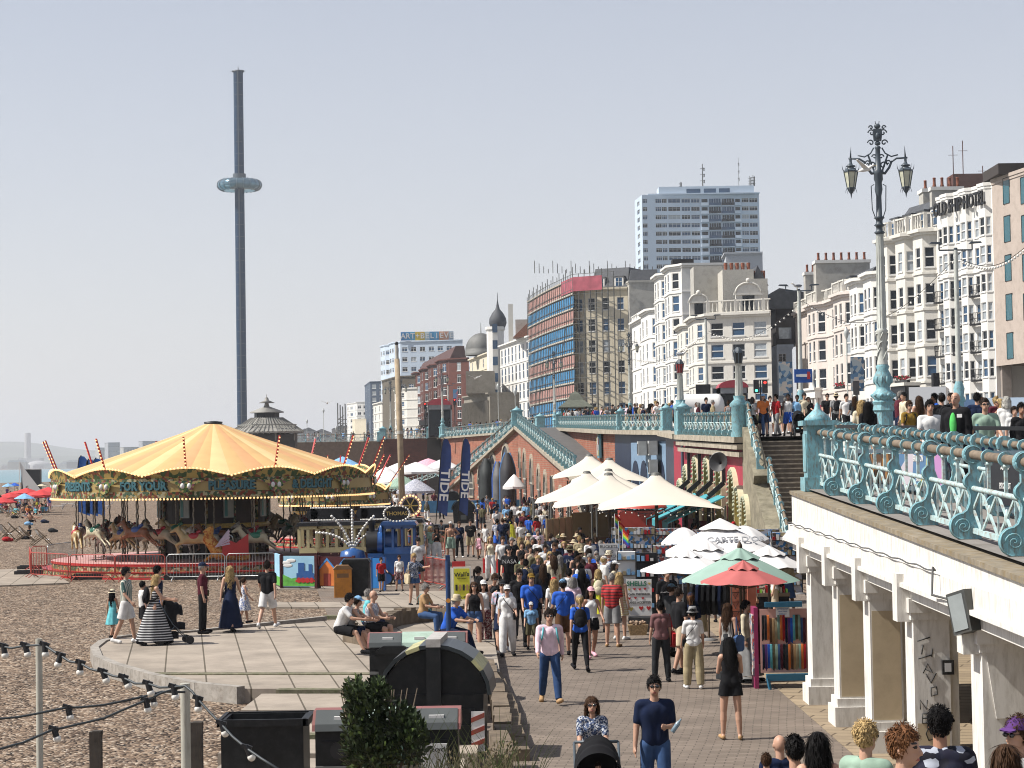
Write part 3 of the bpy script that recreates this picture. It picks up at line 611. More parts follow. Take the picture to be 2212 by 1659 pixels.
def decked_wall(label,pts,m,cat='wall',z0=0,name='retaining_wall',t=.5):
 r=thing(name,label,cat,(pts[0][0],pts[0][1],0));mb=MB(off=r.location);c=MB(off=r.location)
 for a,b in zip(pts,pts[1:]):wallseg(mb,a,b,t,0,z0,-.02)
 for a,b in zip(pts,pts[1:]):
  c.beam((a[0]-.12,a[1],ZD(a[1])-.1),(b[0]-.12,b[1],ZD(b[1])-.1),.75,.26);
 mb.build('wall_face',m,r);c.build('coping',stone,r);return r
decked_wall('red brick promenade wall above the asphalt ramp behind the canvas tents',[(6.6,135),(6.1,140),(4.2,190),(3.4,225)],brick)
decked_wall('long red brick wall under the far railing beyond the ramp peak',[(3.4,225),(-9.3,288),(-11.8,300)],brick)
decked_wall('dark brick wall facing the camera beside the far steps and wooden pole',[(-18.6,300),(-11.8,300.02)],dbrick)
decked_wall('brick wall with small arches left of the wooden pole',[(-20,330),(-18.7,300)],brick)
decked_wall('low wall beneath the pavilion deck behind the carousel',[(-48,330),(-20,330.02)],mat('brown_stone',(.16,.12,.09),.9,var=.2,dirt=.4))
decked_wall('far seafront wall running away behind the carousel canopy',[(-92,800),(-62,500),(-48,330)],mat('grey_stone',(.3,.27,.23),.9,var=.2))
navy=mat('navy_paint',(.02,.03,.06),.5,var=.2,scale=2)
wn_=decked_wall('dark blue painted wall with four arched recesses behind the tents',[(8.6,106),(8.65,118),(8.95,121),(7.3,129.5),(6.6,135)],navy)
bluep=mat('blue_grey_paint',(.2,.3,.42),.6,var=.1)
mb=MB(off=wn_.location)
D_=Vector((7.3-8.95,129.5-121,0)).normalized();N_=Vector((-D_.y,D_.x,0))
mb.prism([(0,0),(8.2,0),(8.2,H+.9),(0,H+.9)],Vector((8.93,121.1,0)),D_,(0,0,1),N_*.06,0)
for i in range(4):
 mb.prism([(-.8,0),(.8,0)]+[(.8*cos(a*pi/12),3.4+1.1*sin(a*pi/12))for a in range(13)],Vector((8.93,121.1,0))+D_*(1.1+2.0*i)+N_*.06,D_,(0,0,1),N_*.04,1)
mb.build('arched_panel',[bluep,navy],wn_)
g=mat('ac_grey',(.45,.46,.45),.6)
for i,(y,z)in enumerate(((122.5,H+.1),(122.5,H-1),(125,H+.1))):
 mb=MB();mb.box(-.25,-.6,0,.25,.6,.85);mb.box(-.27,-.4,.1,-.25,.4,.7,1);tag(mb.build('air_conditioner',[g,mat('fan_dark',(.05,.05,.05))],loc=(8.2-(y-122.5)*.19,y,z)),['upper grey air conditioner box on the dark blue wall','lower grey air conditioner box on the dark blue wall','second upper grey air conditioner box farther along the dark blue wall'][i],'air conditioner','air conditioners on the wall')
mag=mat('magenta_paint',(.36,.022,.05),.7,var=.12,scale=1.5,bump=.15,dirt=.15)
cream=mat('cream_paint',(.74,.66,.45),.6,var=.05);yel=mat('ochre_paint',(.5,.42,.15),.6,var=.08);grn=mat('arch_green',(.14,.3,.2),.6)
r=thing('arcade_wall','magenta painted arcade wall left of the stone stairs','wall',(9.9,88,0))
mb=MB(off=r.location)
wallseg(mb,(10.8,88),(9.6,109.5),.5,0,0,-.4)
mb.prism([(88,0),(78.5,0),(78.5,.1),(88,ZD(88)-.3)],(9.9,0,0),(0,1,0),(0,0,1),(.15,0,0),0)
XW=lambda y:9.9-max(0,y-88)*.068
AR=[(107,-1.1),(104.9,-.38),(101.7,.07),(98.3,.02),(94.9,-.04),(91.5,-.5),(89.0,-1.27),(86.9,-1.6)]
def arch_o(i,k=0,out=0):
 y0,zt=AR[i];zt+=H;ro=(1.5 if i in(2,3,4)else 1.4 if i in(1,5)else 1.05)+out;zc=zt-(ro-out)*1.15
 return y0,zc,ro
yy=[109.5]
for i in range(6):
 y0,zc,ro=arch_o(i);zb=max(1.6,zc-2.4);P_=[(y0+ro,zb)]+[(y0+ro*cos(pi*k/14),zc+ro*1.15*sin(pi*k/14))for k in range(15)]+[(y0-ro,zb)]
 a,b=yy[-1],y0+ro
 if a>b:mb.add([(XW(a),a,0),(XW(b),b,0),(XW(b),b,ZD(b)-.4),(XW(a),a,ZD(a)-.4)],[(0,1,2,3)])
 for p,q_ in zip(P_,P_[1:]):
  if p[0]>q_[0]:mb.add([(XW(p[0]),p[0],p[1]),(XW(q_[0]),q_[0],q_[1]),(XW(q_[0]),q_[0],ZD(q_[0])-.4),(XW(p[0]),p[0],ZD(p[0])-.4)],[(0,1,2,3)])
 mb.add([(XW(y0+ro),y0+ro,0),(XW(y0-ro),y0-ro,0),(XW(y0-ro),y0-ro,zb),(XW(y0+ro),y0+ro,zb)],[(0,1,2,3)]);yy.append(y0-ro)
a,b=yy[-1],88;mb.add([(XW(a),a,0),(XW(b),b,0),(XW(b),b,ZD(b)-.4),(XW(a),a,ZD(a)-.4)],[(0,1,2,3)])
mb.build('wall_face',mag,r)
c=MB(off=r.location)
for dz,w,h in((-.12,1.0,.24),(-.42,.8,.22),(-.75,.62,.2)):c.beam((9.85,88.1,ZD(88)+dz),(8.65,105.7,ZD(105.7)+dz),w,h)
c.build('cornice',stone,r)
AR=[(107,-1.1),(104.9,-.38),(101.7,.07),(98.3,.02),(94.9,-.04),(91.5,-.5),(89.0,-1.27),(86.9,-1.6)]
for i,(y,zt)in enumerate(AR):
 zt+=H;ro=1.5 if i in(2,3,4)else 1.4 if i in(1,5)else 1.1;ri=ro-.22;zc=zt-ro*1.15;y0=y
 a=MB(off=r.location);n=18;X1=XW(y)-(.14 if i<6 else.35);X0=XW(y)+(.85 if i<6 else 0)
 def ring(k,rr):t=pi*k/n;return(y0+rr*cos(t),zc+rr*1.15*sin(t))
 O=[ring(k,ro)for k in range(n+1)];I=[ring(k,ri)for k in range(n+1)];zb=max(1.6,zc-2.4)
 O=[(y0+ro,zb)]+O+[(y0-ro,zb)];I=[(y0+ri,zb)]+I+[(y0-ri,zb)];m=len(O)
 for j in range(m-1):
  q=[O[j],O[j+1],I[j+1],I[j]]
  a.add([(X1,p[0],p[1])for p in q],[(0,1,2,3)],0)
  a.add([(X1,*O[j]),(X1,*O[j+1]),(X0,*O[j+1]),(X0,*O[j])],[(3,2,1,0)],0);a.add([(X1,*I[j]),(X1,*I[j+1]),(X0,*I[j+1]),(X0,*I[j])],[(0,1,2,3)],1)
 for k in range(0,n+1):q=ring(k,ro-.12);a.sph((X1-.02,q[0],q[1]),.07,6,4,3)
 pan=[(p[0],p[1])for p in I];a.prism(pan,(X0-.12,0,0),(0,1,0),(0,0,1),(.05,0,0),2 if i%2 else 1)
 a.build('arch',[cream,yel,grn,mat('arch_bobble',(.4,.42,.3))],r)
a=MB(off=r.location)
for y in(103.4,100.0,96.6,93.2):
 x=9.75-(y-88)*.068;a.beam((x,y,ZD(y)-.9),(x,y,H-1.2),.16,.2,0);a.beam((x,y,H-1.2),(x-.7,y,H-1.8),.16,.2,0);a.beam((x-.7,y,H-1.8),(x-.7,y,1),.16,.2,0)
a.build('drain_pipe',mat('black_paint',(.012,.012,.014),.5),r)
aw=mat('teal_canvas',(.06,.35,.4),.7,var=.08)
for i,y in enumerate((105.2,101.8,98.4,95.0,91.6)):
 mb=MB();mb.add([(0,-1.6,0),(0,1.6,0),(-2.5,1.6,-1.1),(-2.5,-1.6,-1.1),(0,-1.6,-.05),(0,1.6,-.05),(-2.5,1.6,-1.15),(-2.5,-1.6,-1.15),(-2.5,-1.6,-1.4),(-2.5,1.6,-1.4)],[(0,1,2,3),(7,6,5,4),(3,2,9,8),(0,3,7,4),(1,5,6,2)])
 tag(mb.build('awning',aw,loc=(9.35-(y-88)*.068,y,H-1.75)),['teal awning farthest along the arcade wall','teal awning second farthest along the arcade wall','teal awning in the middle of the arcade wall','teal awning second nearest along the arcade wall','teal awning nearest the stairs on the arcade wall'][i],'awning','teal awnings on the arcade')
mb=MB();mb.lathe([(.06,0),(.1,.3),(.42,.5),(.43,.52),(.4,.5),(.08,.3)],18);o=mb.build('loudspeaker',mat('horn_dark',(.05,.05,.05),.4),loc=tuple(pt(1562,1002,89)));o.rotation_euler=(R(-80),0,R(150));tag(o,'round black horn loudspeaker above the arcade arches','loudspeaker')
r=thing('stone_stairs','dark stone steps leading up to the road from the promenade','stairs',(11.5,88,0))
mb=MB(off=r.location);n=29;z=ZD(88);y=88.0;zz=z/n
k=0
for i in range(n):
 y2=y-.3 if i!=9 else y-1.0
 mb.box(10.3,y2,0,13.1,y,z-zz*i-zz,0);mb.box(10.3,y2-.02,z-zz*i-zz-.05,13.1,y2+.05,z-zz*i-zz+.004,1);y=y2
mb.build('steps',[mat('stair_stone',(.14,.115,.09),.9,var=.25,scale=3,dirt=.3),mat('stair_nosing',(.3,.26,.2),.9,var=.3,scale=5)],r);YB=y
p=MB(off=r.location);sp=[(88.4,0),(YB-.2,0),(YB-.2,1.0)];
p.prism([(88.4,0),(YB-.3,0),(YB-.3,.9),(84.6,ZD(88)-1.95),(84.2,ZD(88)-1.6),(88,ZD(88)+.42),(88.4,ZD(88)+.42)],(9.72,0,0),(0,1,0),(0,0,1),(.62,0,0));p.build('parapet',mat('lichen_stone',(.27,.24,.17),.95,var=.3,scale=2,dirt=.6,dirtc=(.1,.09,.05),bump=.4),r)
p=MB(off=r.location);p.box(13.1,YB,0,13.5,88,ZD(88)-.02);p.build('side_wall',whitep,r)
AP=(.5,190);LF=(-7.8,232);RT=(3.9,130);RE=(4.6,118)
r=thing('brick_ramp','peaked red brick double ramp with arched windows and turquoise railings','ramp',(AP[0],AP[1],0))
def rampz(p):
 y=p[1]
 return lerp([(118,.1),(130,H-1.2),(187,ZD(190)),(193,ZD(190)),(232,.6)],y)
mb=MB(off=r.location)
Lp=[(LF[0],LF[1]),(.5-.2*0,193),(.5,187),RT,RE]
for a,b in zip(Lp,Lp[1:]):
 n_=Vector((1,.1,0))*.6;za,zb=rampz(a),rampz(b)
 A_=[(a[0],a[1]),(b[0],b[1]),(b[0]+.6,b[1]),(a[0]+.6,a[1])];zs=[za,zb,zb,za]
 mb.add([(x,y,0)for x,y in A_]+[(x,y,z+.05)for(x,y),z in zip(A_,zs)],[(0,3,2,1),(4,5,6,7),(0,1,5,4),(1,2,6,5),(2,3,7,6),(3,0,4,7)],0)
mb.build('brick_face',brick,r)
c=MB(off=r.location)
for a,b in zip(Lp,Lp[1:]):c.beam((a[0]-.05,a[1],rampz(a)+.08),(b[0]-.05,b[1],rampz(b)+.08),.8,.25)
c.build('coping',stone,r)
s=MB(off=r.location)
inner=[(-3.5,232),(4.2,193),(4.3,187),(6.55,130),(6.5,118)]
for(a,b),(c0,c1)in zip(zip(Lp,Lp[1:]),zip(inner,inner[1:])):
 s.add([(a[0],a[1],rampz(a)),(b[0],b[1],rampz(b)),(c1[0],c1[1],rampz(b)),(c0[0],c0[1],rampz(a))],[(0,1,2,3)],0)
s.build('ramp_surface',asph,r)
def archwin(par,P,w,zb,zt,nrm=(-1,0,0),along=(0,1,0),door=False):
 q=MB(off=par.location);P=Vector(P);al=Vector(along);nn=Vector(nrm)
 rr=w/2;arc=[(rr*cos(pi*k/10),zt-rr*1.3+rr*1.3*sin(pi*k/10))for k in range(11)]
 q.prism([(-rr,zb),(rr,zb)]+arc,P,al,(0,0,1),nn*.06,0)
 out=[(rr+.22)*1 for _ in arc];ou=[((rr+.25)*cos(pi*k/10),zt-rr*1.3+(rr+.25)*1.3*sin(pi*k/10))for k in range(11)]
 for k in range(10):q.prism([ou[k],ou[k+1],arc[k+1],arc[k]],P,al,(0,0,1),nn*.14,1)
 for x in(-rr*.5,0,rr*.5):q.prism([(x-.04,zb),(x+.04,zb),(x+.04,zt-rr*.5),(x-.04,zt-rr*.5)],P,al,(0,0,1),nn*.1,2)
 for z in(zb+(zt-zb)*.3,zb+(zt-zb)*.55):q.prism([(-rr,z-.04),(rr,z-.04),(rr,z+.04),(-rr,z+.04)],P,al,(0,0,1),nn*.1,2)
 q.prism([(-rr-.1,zb-.2),(rr+.1,zb-.2),(rr+.1,zb),(-rr-.1,zb)],P,al,(0,0,1),nn*.16,1)
 return q.build('arched_window',[archv,stone,mat('sash_white',(.6,.58,.5),.6)],par)
d1=Vector((.5+7.8,193-232,0)).normalized();d2=Vector((RT[0]-.5,RT[1]-187,0)).normalized()
for t,w,zt in((.3,1.3,2.6),(.42,1.6,3.4),(.55,1.9,4.2),(.7,2.3,5.2),(.86,2.4,6.0)):
 P=Vector((LF[0],LF[1],0)).lerp(Vector((.5,193,0)),t);archwin(r,P,w*1.6,.3 if t>.6 else 1,zt,(-.98,-.2,0),d1)
for t,w,zt in((.04,2.3,5.4),(.15,3.4,5.3),(.3,3.4,4.8),(.44,2.6,4.0),(.56,2.6,3.6),(.68,2.6,3.2),(.8,2.4,2.6),(.92,2.2,2.2)):
 P=Vector((.5,187,0)).lerp(Vector((RT[0],RT[1],0)),t);archwin(r,P,w,.2,zt,(-1,-.06,0),d2)
for yy in(294,288,276,262,250,238):
 x=lerp([(225,5.3),(288,-9.3),(300,-11.8)],yy);archwin(r,(x-.02,yy,0),3.2,.3,4.4,(-.97,-.22,0),Vector((-14.6,63,0)).normalized())
r=thing('notice_board','tall framed notice board of posters on the brick wall above the ramp','notice board',(5.95,142,H+.1));q=MB();q.box(-.16,-1.7,-.1,0,1.7,1.75,0);q.build('frame',mat('frame_turquoise',(.15,.35,.42),.6),r)
for i in range(3):q=MB();q.box(-.2,-1.5+i*1.0,.05,-.16,-.6+i*1.0,1.6);q.build('poster',speckmat('poster_wall',[(.7,.68,.6),(.5,.4,.1),(.6,.6,.6),(.3,.1,.08),(.1,.2,.3)],2.5),r)
turq=mat('turquoise_iron',(.23,.48,.54),.55,var=.15,scale=4,dirt=.75,dirtc=(.2,.12,.06),bump=.1,streak=3)
turql=mat('pale_turquoise_iron',(.5,.68,.68),.55,var=.1,scale=5,dirt=.75,dirtc=(.3,.13,.05))
woodr=mat('weathered_rail',(.22,.17,.12),.8,var=.3,scale=6,dirt=.5,dirtc=(.08,.06,.04),streak=.2)
def post_mesh(hi,s=1.):
 k=('post',hi)
 if k in MESHC:return MESHC[k]
 m=MB();n=20 if hi else 10;arc=lambda cx,cy,r,a,b:[(cx+r*cos(R(a+(b-a)*i/n)),cy+r*sin(R(a+(b-a)*i/n)))for i in range(n+1)]
 body=[(-.08,0),(-.08,.5)]+[(-.085,.62)]+[(-.05,.72),(-.042,.92)]+[(.042,.92),(.042,.78)]+arc(.025,.68,.082,60,-60)+[(.035,.52),(.045,.42),(.08,.34),(.13,.3)]+arc(.13,.15,.15,85,-75)+[(.1,0)]
 t=.075
 m.prism(body,(-t/2,0,0),(0,-1,0),(0,0,1),(t,0,0),0)
 O=arc(0,1.0,.115,0,360);I=arc(0,1.0,.06,0,360)
 m.prism(O[:-1],(-t*.75,0,0),(0,-1,0),(0,0,1),(t*1.5,0,0),0)
 if hi:
  for sx in(-1,1):
   sp=[(.13+.1*(1-q/26)*cos(R(q*26)),.15+.1*(1-q/26)*sin(R(q*26)))for q in range(26)]
   m.tube([(sx*(t/2+.004),-a,b)for a,b in sp],.011,6,0)
   m.tube([(sx*(t/2+.003),-a,b)for a,b in body[6:]],.009,5,0)
   m.tube([(sx*(t*.75+.004),-a,b)for a,b in arc(0,1.0,.1,0,360)],.009,5,0)
 me=m.mesh('post');me.materials.append(turq);MESHC[k]=me;return me
def panel_mesh(L,sl,hi):
 k=('panel',round(L,2),round(sl,3),hi)
 if k in MESHC:return MESHC[k]
 m=MB();P=lambda x,z,y=0:Vector((x,y,z+sl*x));n=8 if hi else 5
 m.cyl(P(0,.6),P(L,.6),.032,n=n,mi=0);m.beam(P(0,.1),P(L,.1),.05,.06,0)
 c=3 if hi and L>2 else 2;w=L/c;t=.022 if hi else.03
 for i in range(c):
  x0=i*w;x1=x0+w;xm=(x0+x1)/2
  m.beam(P(xm,.1),P(xm,.6),t*.8,t,0)
  m.beam(P(x0,.35),P(xm,.6),t,t*1.7,0);m.beam(P(x0,.35),P(xm,.1),t,t*1.7,0);m.beam(P(x1,.35),P(xm,.6),t,t*1.7,0);m.beam(P(x1,.35),P(xm,.1),t,t*1.7,0)
  if hi and i:m.sph(P(x0,.35),(.035,.03,.1),10,8,0)
 for j in range(1,3):
  x=L*j/3;m.beam(P(x,.62),P(x,.95),.05,.035,0)
  if hi:m.tube([P(x,.94),P(x,.9)],.045,8);m.cyl(P(x-.025,1.0),P(x+.025,1.0),.085,n=14,mi=1)
  else:m.cyl(P(x-.03,1.0),P(x+.03,1.0),.09,n=8,mi=1)
 me=m.mesh('panel');me.materials.append(turql);me.materials.append(turq);MESHC[k]=me;return me
def rail_mesh(L,sl,hi):
 k=('rail',round(L,2),round(sl,3),hi)
 if k in MESHC:return MESHC[k]
 m=MB();m.cyl((0,0,1.0),(L,0,1.0+sl*L),.055,n=12 if hi else 6);me=m.mesh('rail');me.materials.append(woodr);MESHC[k]=me;return me
def pillar(par,loc,h,w=.5,fin=True):
 m=MB();x=w/2
 m.box(-x,-x,0,x,x,h);m.box(-x-.06,-x-.06,0,x+.06,x+.06,.25);m.box(-x-.08,-x-.08,h,x+.08,x+.08,h+.09);m.box(-x+.05,-x-.02,.35,x-.05,x+.02,h-.15)
 m.lathe([(x,h+.09),(x*1.05,h+.12),(x*.6,h+.22),(x*.25,h+.3),(x*.2,h+.36),(.001,h+.42)],14)
 return m.build('pillar',turq,par,loc)
def balustrade(label,A,B,sp=1.55,hi=False,sc=1.,pill=(1,1),ph=1.2,pw=.5):
 """A, B base points left to right as seen from the sea side; scrolls face outward (local -y)"""
 A=Vector(A);B=Vector(B);d=B-A;Lh=hypot(d.x,d.y);th=atan2(d.y,d.x);n=max(1,round(Lh/sp));L=Lh/n/sc;sl=(d.z/Lh)
 r=thing('balustrade',label,'balustrade',A,th,'turquoise iron balustrades');r.scale=(sc,sc,sc)
 for i in range(n+1):
  x=i*L
  if i<n:link('panel',panel_mesh(L,sl,hi),r,(x,0,sl*x))
  if 0<i<n or(i==0 and not pill[0])or(i==n and not pill[1]):link('post',post_mesh(hi),r,(x,0,sl*x))
 link('handrail',rail_mesh(L*n,sl,hi),r,(0,0,0))
 if pill[0]:pillar(r,(0,0,-.05),ph,pw)
 if pill[1]:pillar(r,(L*n,0,sl*L*n-.05),ph,pw)
 return r
zt=lambda y:ZD(y)
balustrade('large rusty turquoise balustrade on the white terrace in the right foreground',(6.0,41.0,zt(41)),(6.0,19.0,zt(19)),2.7,True,1.1,(1,0),1.17,.46)
balustrade('shorter turquoise balustrade behind the man in the black jacket',(7.5,50,zt(50)),(7.5,30,zt(30)),1.9,False,1.1,(0,0))
balustrade('turquoise balustrade above the magenta arcade wall',(8.6,105,zt(105)),(9.72,88.8,zt(88.8)),1.7,False,1.0,(1,1),1.35,.62)
balustrade('turquoise balustrade above the brick wall, farther section behind the tents',(4.15,188,zt(188)),(6.9,133,zt(133)),1.9,False,.95,(1,1),1.25,.5)
balustrade('turquoise balustrade above the dark blue wall, between brick section and arcade',(6.95,132,zt(132)),(8.95,121.2,zt(121)),1.7,False,.95,(0,1),1.35,.6)
balustrade('sloping turquoise balustrade down the asphalt ramp towards the tents',(.4,187,rampz((0,187))+.15),(3.85,130,rampz((0,130))+.15),2.4,False,1.15,(1,0),1.2,.8)
balustrade('steep turquoise balustrade down the far side of the brick ramp',(-7.8,230,1.6),(.4,193,rampz((0,193))+.15),2.2,False,1.15,(1,0),1.2,.6)
balustrade('distant turquoise balustrade beyond the brick ramp peak',(-9.6,287,zt(287)),(3.0,227,zt(227)),2.6,False,1.15,(1,1),1.2,.8)
balustrade('distant turquoise balustrade above the dark brick wall',(-18.7,300,zt(300)),(-11.9,299.5,zt(300)),2.0,False,1.15,(1,1),1.3,.8)
balustrade('turquoise railing around the pavilion deck behind the carousel',(-47,329.7,zt(329)),(-21,329.7,zt(329)),2.4,False,1.15,(1,1),1.2,.8)
balustrade('sloping turquoise balustrade on the stone stair parapet, upper flight',(9.95,84.7,ZD(88)-1.5),(9.96,88.2,ZD(88)+.45),1.7,False,.95,(0,0))
balustrade('sloping turquoise balustrade on the stone stair parapet, lower flight',(10.3,YB,1.0),(10.31,84,ZD(88)-1.9),1.7,False,.95,(0,0))
balustrade('turquoise handrail fence beside the far steps',(-17,270,.3),(-8,262,3.2),2.4,False,1.0,(0,0))
mb=MB()
for i in range(20):mb.box(-12,292-i*.32,0,-9.4,292.4-i*.32,ZD(300)*(1-i/20),0)
tag(mb.build('far_steps',mat('far_step_stone',(.05,.045,.04),.9)),'dark flight of steps under the distant balustrade','stairs')
r=thing('road_railing','pale turquoise guard rail along the road behind the lamp posts','railing',(15.6,58,ZD(58)))
for i in range(18):
 y=58+i*2.6;z=ZD(y);m=MB();m.cyl((0,0,0),(0,0,1.15),.05,n=8);m.sph((0,0,1.2),.08,8,6);m.box(-.09,-.09,0,.09,.09,.3);m.build('post',turq,r,Vector((15.6,y,z))-r.location)
 m=MB();z2=ZD(y+2.6)-z
 for a,b in(((0,0,1.0),(0,2.6,1.0+z2)),((0,0,.15),(0,2.6,.15+z2)),((0,0,.15),(0,1.3,1.0+z2/2)),((0,1.3,1.0+z2/2),(0,2.6,.15+z2)),((0,0,1.0),(0,1.3,.15)),((0,1.3,.15),(0,2.6,1.0+z2))):m.beam(a,b,.04,.05)
 m.build('rail_panel',turql,r,Vector((15.6,y,z))-r.location)
r=thing('terrace_colonnade','weathered white terrace front with square columns beneath the turquoise balustrade','colonnade',(5.6,41.2,0))
def sweep(name,xo,xi,zt_,zb_,m,y0=15,y1=41.3,n=1):
 q=MB(off=r.location);ztf=lambda y:H+lerp(zt_,y);zbf=lambda y:H+lerp(zb_,y)
 q.add([(xo,y0,zbf(y0)),(xi,y0,zbf(y0)),(xi,y0,ztf(y0)),(xo,y0,ztf(y0)),(xo,y1,zbf(y1)),(xi,y1,zbf(y1)),(xi,y1,ztf(y1)),(xo,y1,ztf(y1))],[(0,1,2,3),(7,6,5,4),(3,2,6,7),(0,4,5,1),(0,3,7,4),(1,5,6,2)]);return q.build(name,m,r)
sweep('coping',5.46,6.5,[(15,-1.62),(25.5,-1.23),(40.6,-.71)],[(15,-1.69),(25.5,-1.30),(40.6,-.78)],mat('coping_brown',(.27,.23,.17),.95,var=.3,scale=5,dirt=.6,dirtc=(.26,.17,.05),bump=.4))
sweep('fascia',5.5,6.4,[(15,-1.69),(25.5,-1.3),(40.6,-.78)],[(15,-1.75),(25.5,-1.6),(40.6,-1.37)],whitef)
sweep('frieze',5.42,6.4,[(15,-1.73),(25.5,-1.58),(40.6,-1.37)],[(15,-2.02),(25.5,-1.86),(40.6,-1.66)],whitef)
sweep('moulding',5.36,5.5,[(15,-2.0),(25.5,-1.84),(40.6,-1.64)],[(15,-2.06),(25.5,-1.9),(40.6,-1.7)],whitep)
sweep('beam',5.5,6.3,[(15,-2.06),(25.5,-1.9),(40.6,-1.7)],[(15,-2.24),(25.5,-2.09),(40.6,-1.88)],whitep)
CY=[39.0,35.8,32.6,29.05,24.8,21.0,17.4]
for i,y in enumerate(CY):
 c=thing('column_unit',None,None);bpy.data.objects.remove(c)
 q=MB(off=r.location);zt0=H+lerp([(15,-2.2),(25.5,-2.05),(40.6,-1.85)],y);x0,x1=5.52,6.02;dy=.62
 q.box(x0,y,0,x1,y+dy,zt0,0);q.box(x0-.1,y-.1,0,x1+.1,y+dy+.1,.38,0);q.box(x0-.05,y-.05,.38,x1+.05,y+dy+.05,.52,0)
 q.box(x0-.07,y-.07,zt0-.22,x1+.07,y+dy+.07,zt0-.02,0);q.box(x0-.035,y-.035,zt0-.32,x1+.035,y+dy+.035,zt0-.22,0)
 q.box(x1,y+.12,0,x1+.14,y+dy-.1,zt0,0)
 if i==3:q.box(x0+.03,y-.004,.55,x1-.03,y+.02,zt0-1.75,1)
 elif i in(1,2):q.box(x0+.03,y-.004,.55,x1-.03,y+.02,zt0-.5,1)
 q.box(x0-.2,y+.1,zt0-.35,x0-.0,y+.45,zt0+.32,0)
 if i==4:q.prism([(x0,zt0),(x1+.5,zt0),(x1+.42,zt0-1.1),(x0+.15,zt0-1.1)],(0,y-.02,0),(1,0,0),(0,0,1),(0,.5,0),0)
 o=q.build('column',[whitep,beige],r)
 if i==3:
  g=MB(off=r.location);S=lambda L,x,z:g.tube([(x0+.02+x+a*.11,y-.012,z+b*.13)for a,b in L],.008,5)
  z=2.0
  for L,x,zz in((((0,.8),(1.6,1.2)),.03,z-.02),(((.7,1),(.5,0)),.03,z-.1),(((0,0),(1.7,.4)),.04,z-.16),(((1.6,.9),(1.5,0)),.06,z-.14),(((0,0),(.6,1),(1.2,0),(.3,.4)),.1,z-.36),(((0,1),(.6,0),(1.3,1.1)),.14,z-.5),(((.4,.9),(1.1,1),(1.2,.2),(.4,0),(.4,.9)),.16,z-.68),(((0,0),(0,1),(.8,0),(.9,1)),.05,z-.86),(((1.1,1),(.2,1),(.1,0),(1,0)),.06,z-1.05),(((.2,.5),(.9,.55)),.06,z-1.05),(((.6,1.3),(1.6,.9),(1.5,-.1),(.5,-.3),(.2,.4),(.6,1.3)),.1,z-1.25)):S(L,x,zz)
  g.build('graffiti',mat('black_marker',(.01,.01,.01),.6),r)
  g=MB(off=r.location);g.box(x1-.12,y-.07,1.62,x1+.04,y-.003,1.82,0);g.box(x1-.09,y-.075,1.66,x1+.0,y-.07,1.78,1);g.build('key_box',[mat('box_black',(.02,.02,.02),.5),mat('plate_pale',(.6,.6,.6))],r)
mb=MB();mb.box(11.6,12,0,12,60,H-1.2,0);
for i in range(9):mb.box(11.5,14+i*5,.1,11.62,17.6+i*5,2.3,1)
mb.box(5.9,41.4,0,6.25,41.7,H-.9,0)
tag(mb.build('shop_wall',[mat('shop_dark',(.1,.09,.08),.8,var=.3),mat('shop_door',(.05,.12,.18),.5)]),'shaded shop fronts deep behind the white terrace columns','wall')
def flood(P,s,label,ry):
 m=MB();m.box(-.2*s,-.1*s,-.13*s,.2*s,.1*s,.13*s,0);m.box(-.17*s,-.11*s,-.1*s,.17*s,-.1*s,.1*s,1);m.beam((0,0,.13*s),(0,.1*s,.3*s),.04*s,.06*s,0);m.box(-.06*s,.1*s,.05*s,.06*s,.2*s,.35*s,0)
 o=m.build('floodlight',[mat('flood_metal',(.12,.125,.12),.4,metal=.5,dirt=.4),mat('flood_glass',(.3,.33,.33),.2)],loc=P);o.rotation_euler=(0,R(ry),R(-60));return tag(o,label,'floodlight')
flood(tuple(pt(1776,1176,38.5)),1.0,'small black floodlight under the left end of the terrace fascia',0)
flood(tuple(pt(2088,1322,24.9)),1.25,'battered grey floodlight hanging from the terrace beam beside the graffiti column',75)
mb=MB();P=[(5.38,y,H+lerp([(15,-1.71),(25.5,-1.56),(40.6,-1.35)],y)+.02+.012*sin(y*5))for y in[41-.25*i for i in range(58)]];mb.tube(P,.012,5);e=Vector(P[-1]);mb.tube([e,e+Vector((-.05,-.1,.05)),e+Vector((-.08,-.15,-.3)),pt(2088,1305,24.9)],.015,6)
tag(mb.build('cable',mat('cable_grey',(.1,.1,.1),.6)),'long thin cable clipped along the white terrace fascia','cable')
wcream=mat('stucco_cream',(.77,.74,.67),.8,var=.05,scale=.5,dirt=.3,dirtc=(.5,.45,.36),streak=3)
wwhite=mat('stucco_white',(.82,.8,.75),.8,var=.04,scale=.5,dirt=.22,dirtc=(.55,.52,.46),streak=3)
wpink=mat('stucco_pink',(.74,.66,.6),.8,var=.04,scale=.5,dirt=.3,dirtc=(.5,.43,.37),streak=3)
wyel=mat('stucco_yellow',(.74,.66,.5),.8,var=.05,scale=.5,dirt=.25,dirtc=(.45,.38,.28),streak=3)
wgrey=mat('render_grey',(.5,.48,.43),.85,var=.08,scale=.5,dirt=.3)
wblue=mat('tower_white',(.58,.67,.77),.7,var=.03,scale=.3)
slate=mat('slate_roof',(.07,.075,.085),.7,var=.25,scale=2);tile=mat('clay_tile',(.3,.13,.08),.85,var=.25,scale=3)
trim=mat('window_trim',(.8,.79,.76),.6,var=0);gl=[mat('glass_dark',(.008,.014,.022),.15,var=.3,scale=.7,spec=.35),mat('glass_blue',(.03,.085,.17),.15,var=.2,scale=.7,spec=.5),mat('glass_curtain',(.38,.42,.45),.3,var=.2,scale=4,spec=.8)]
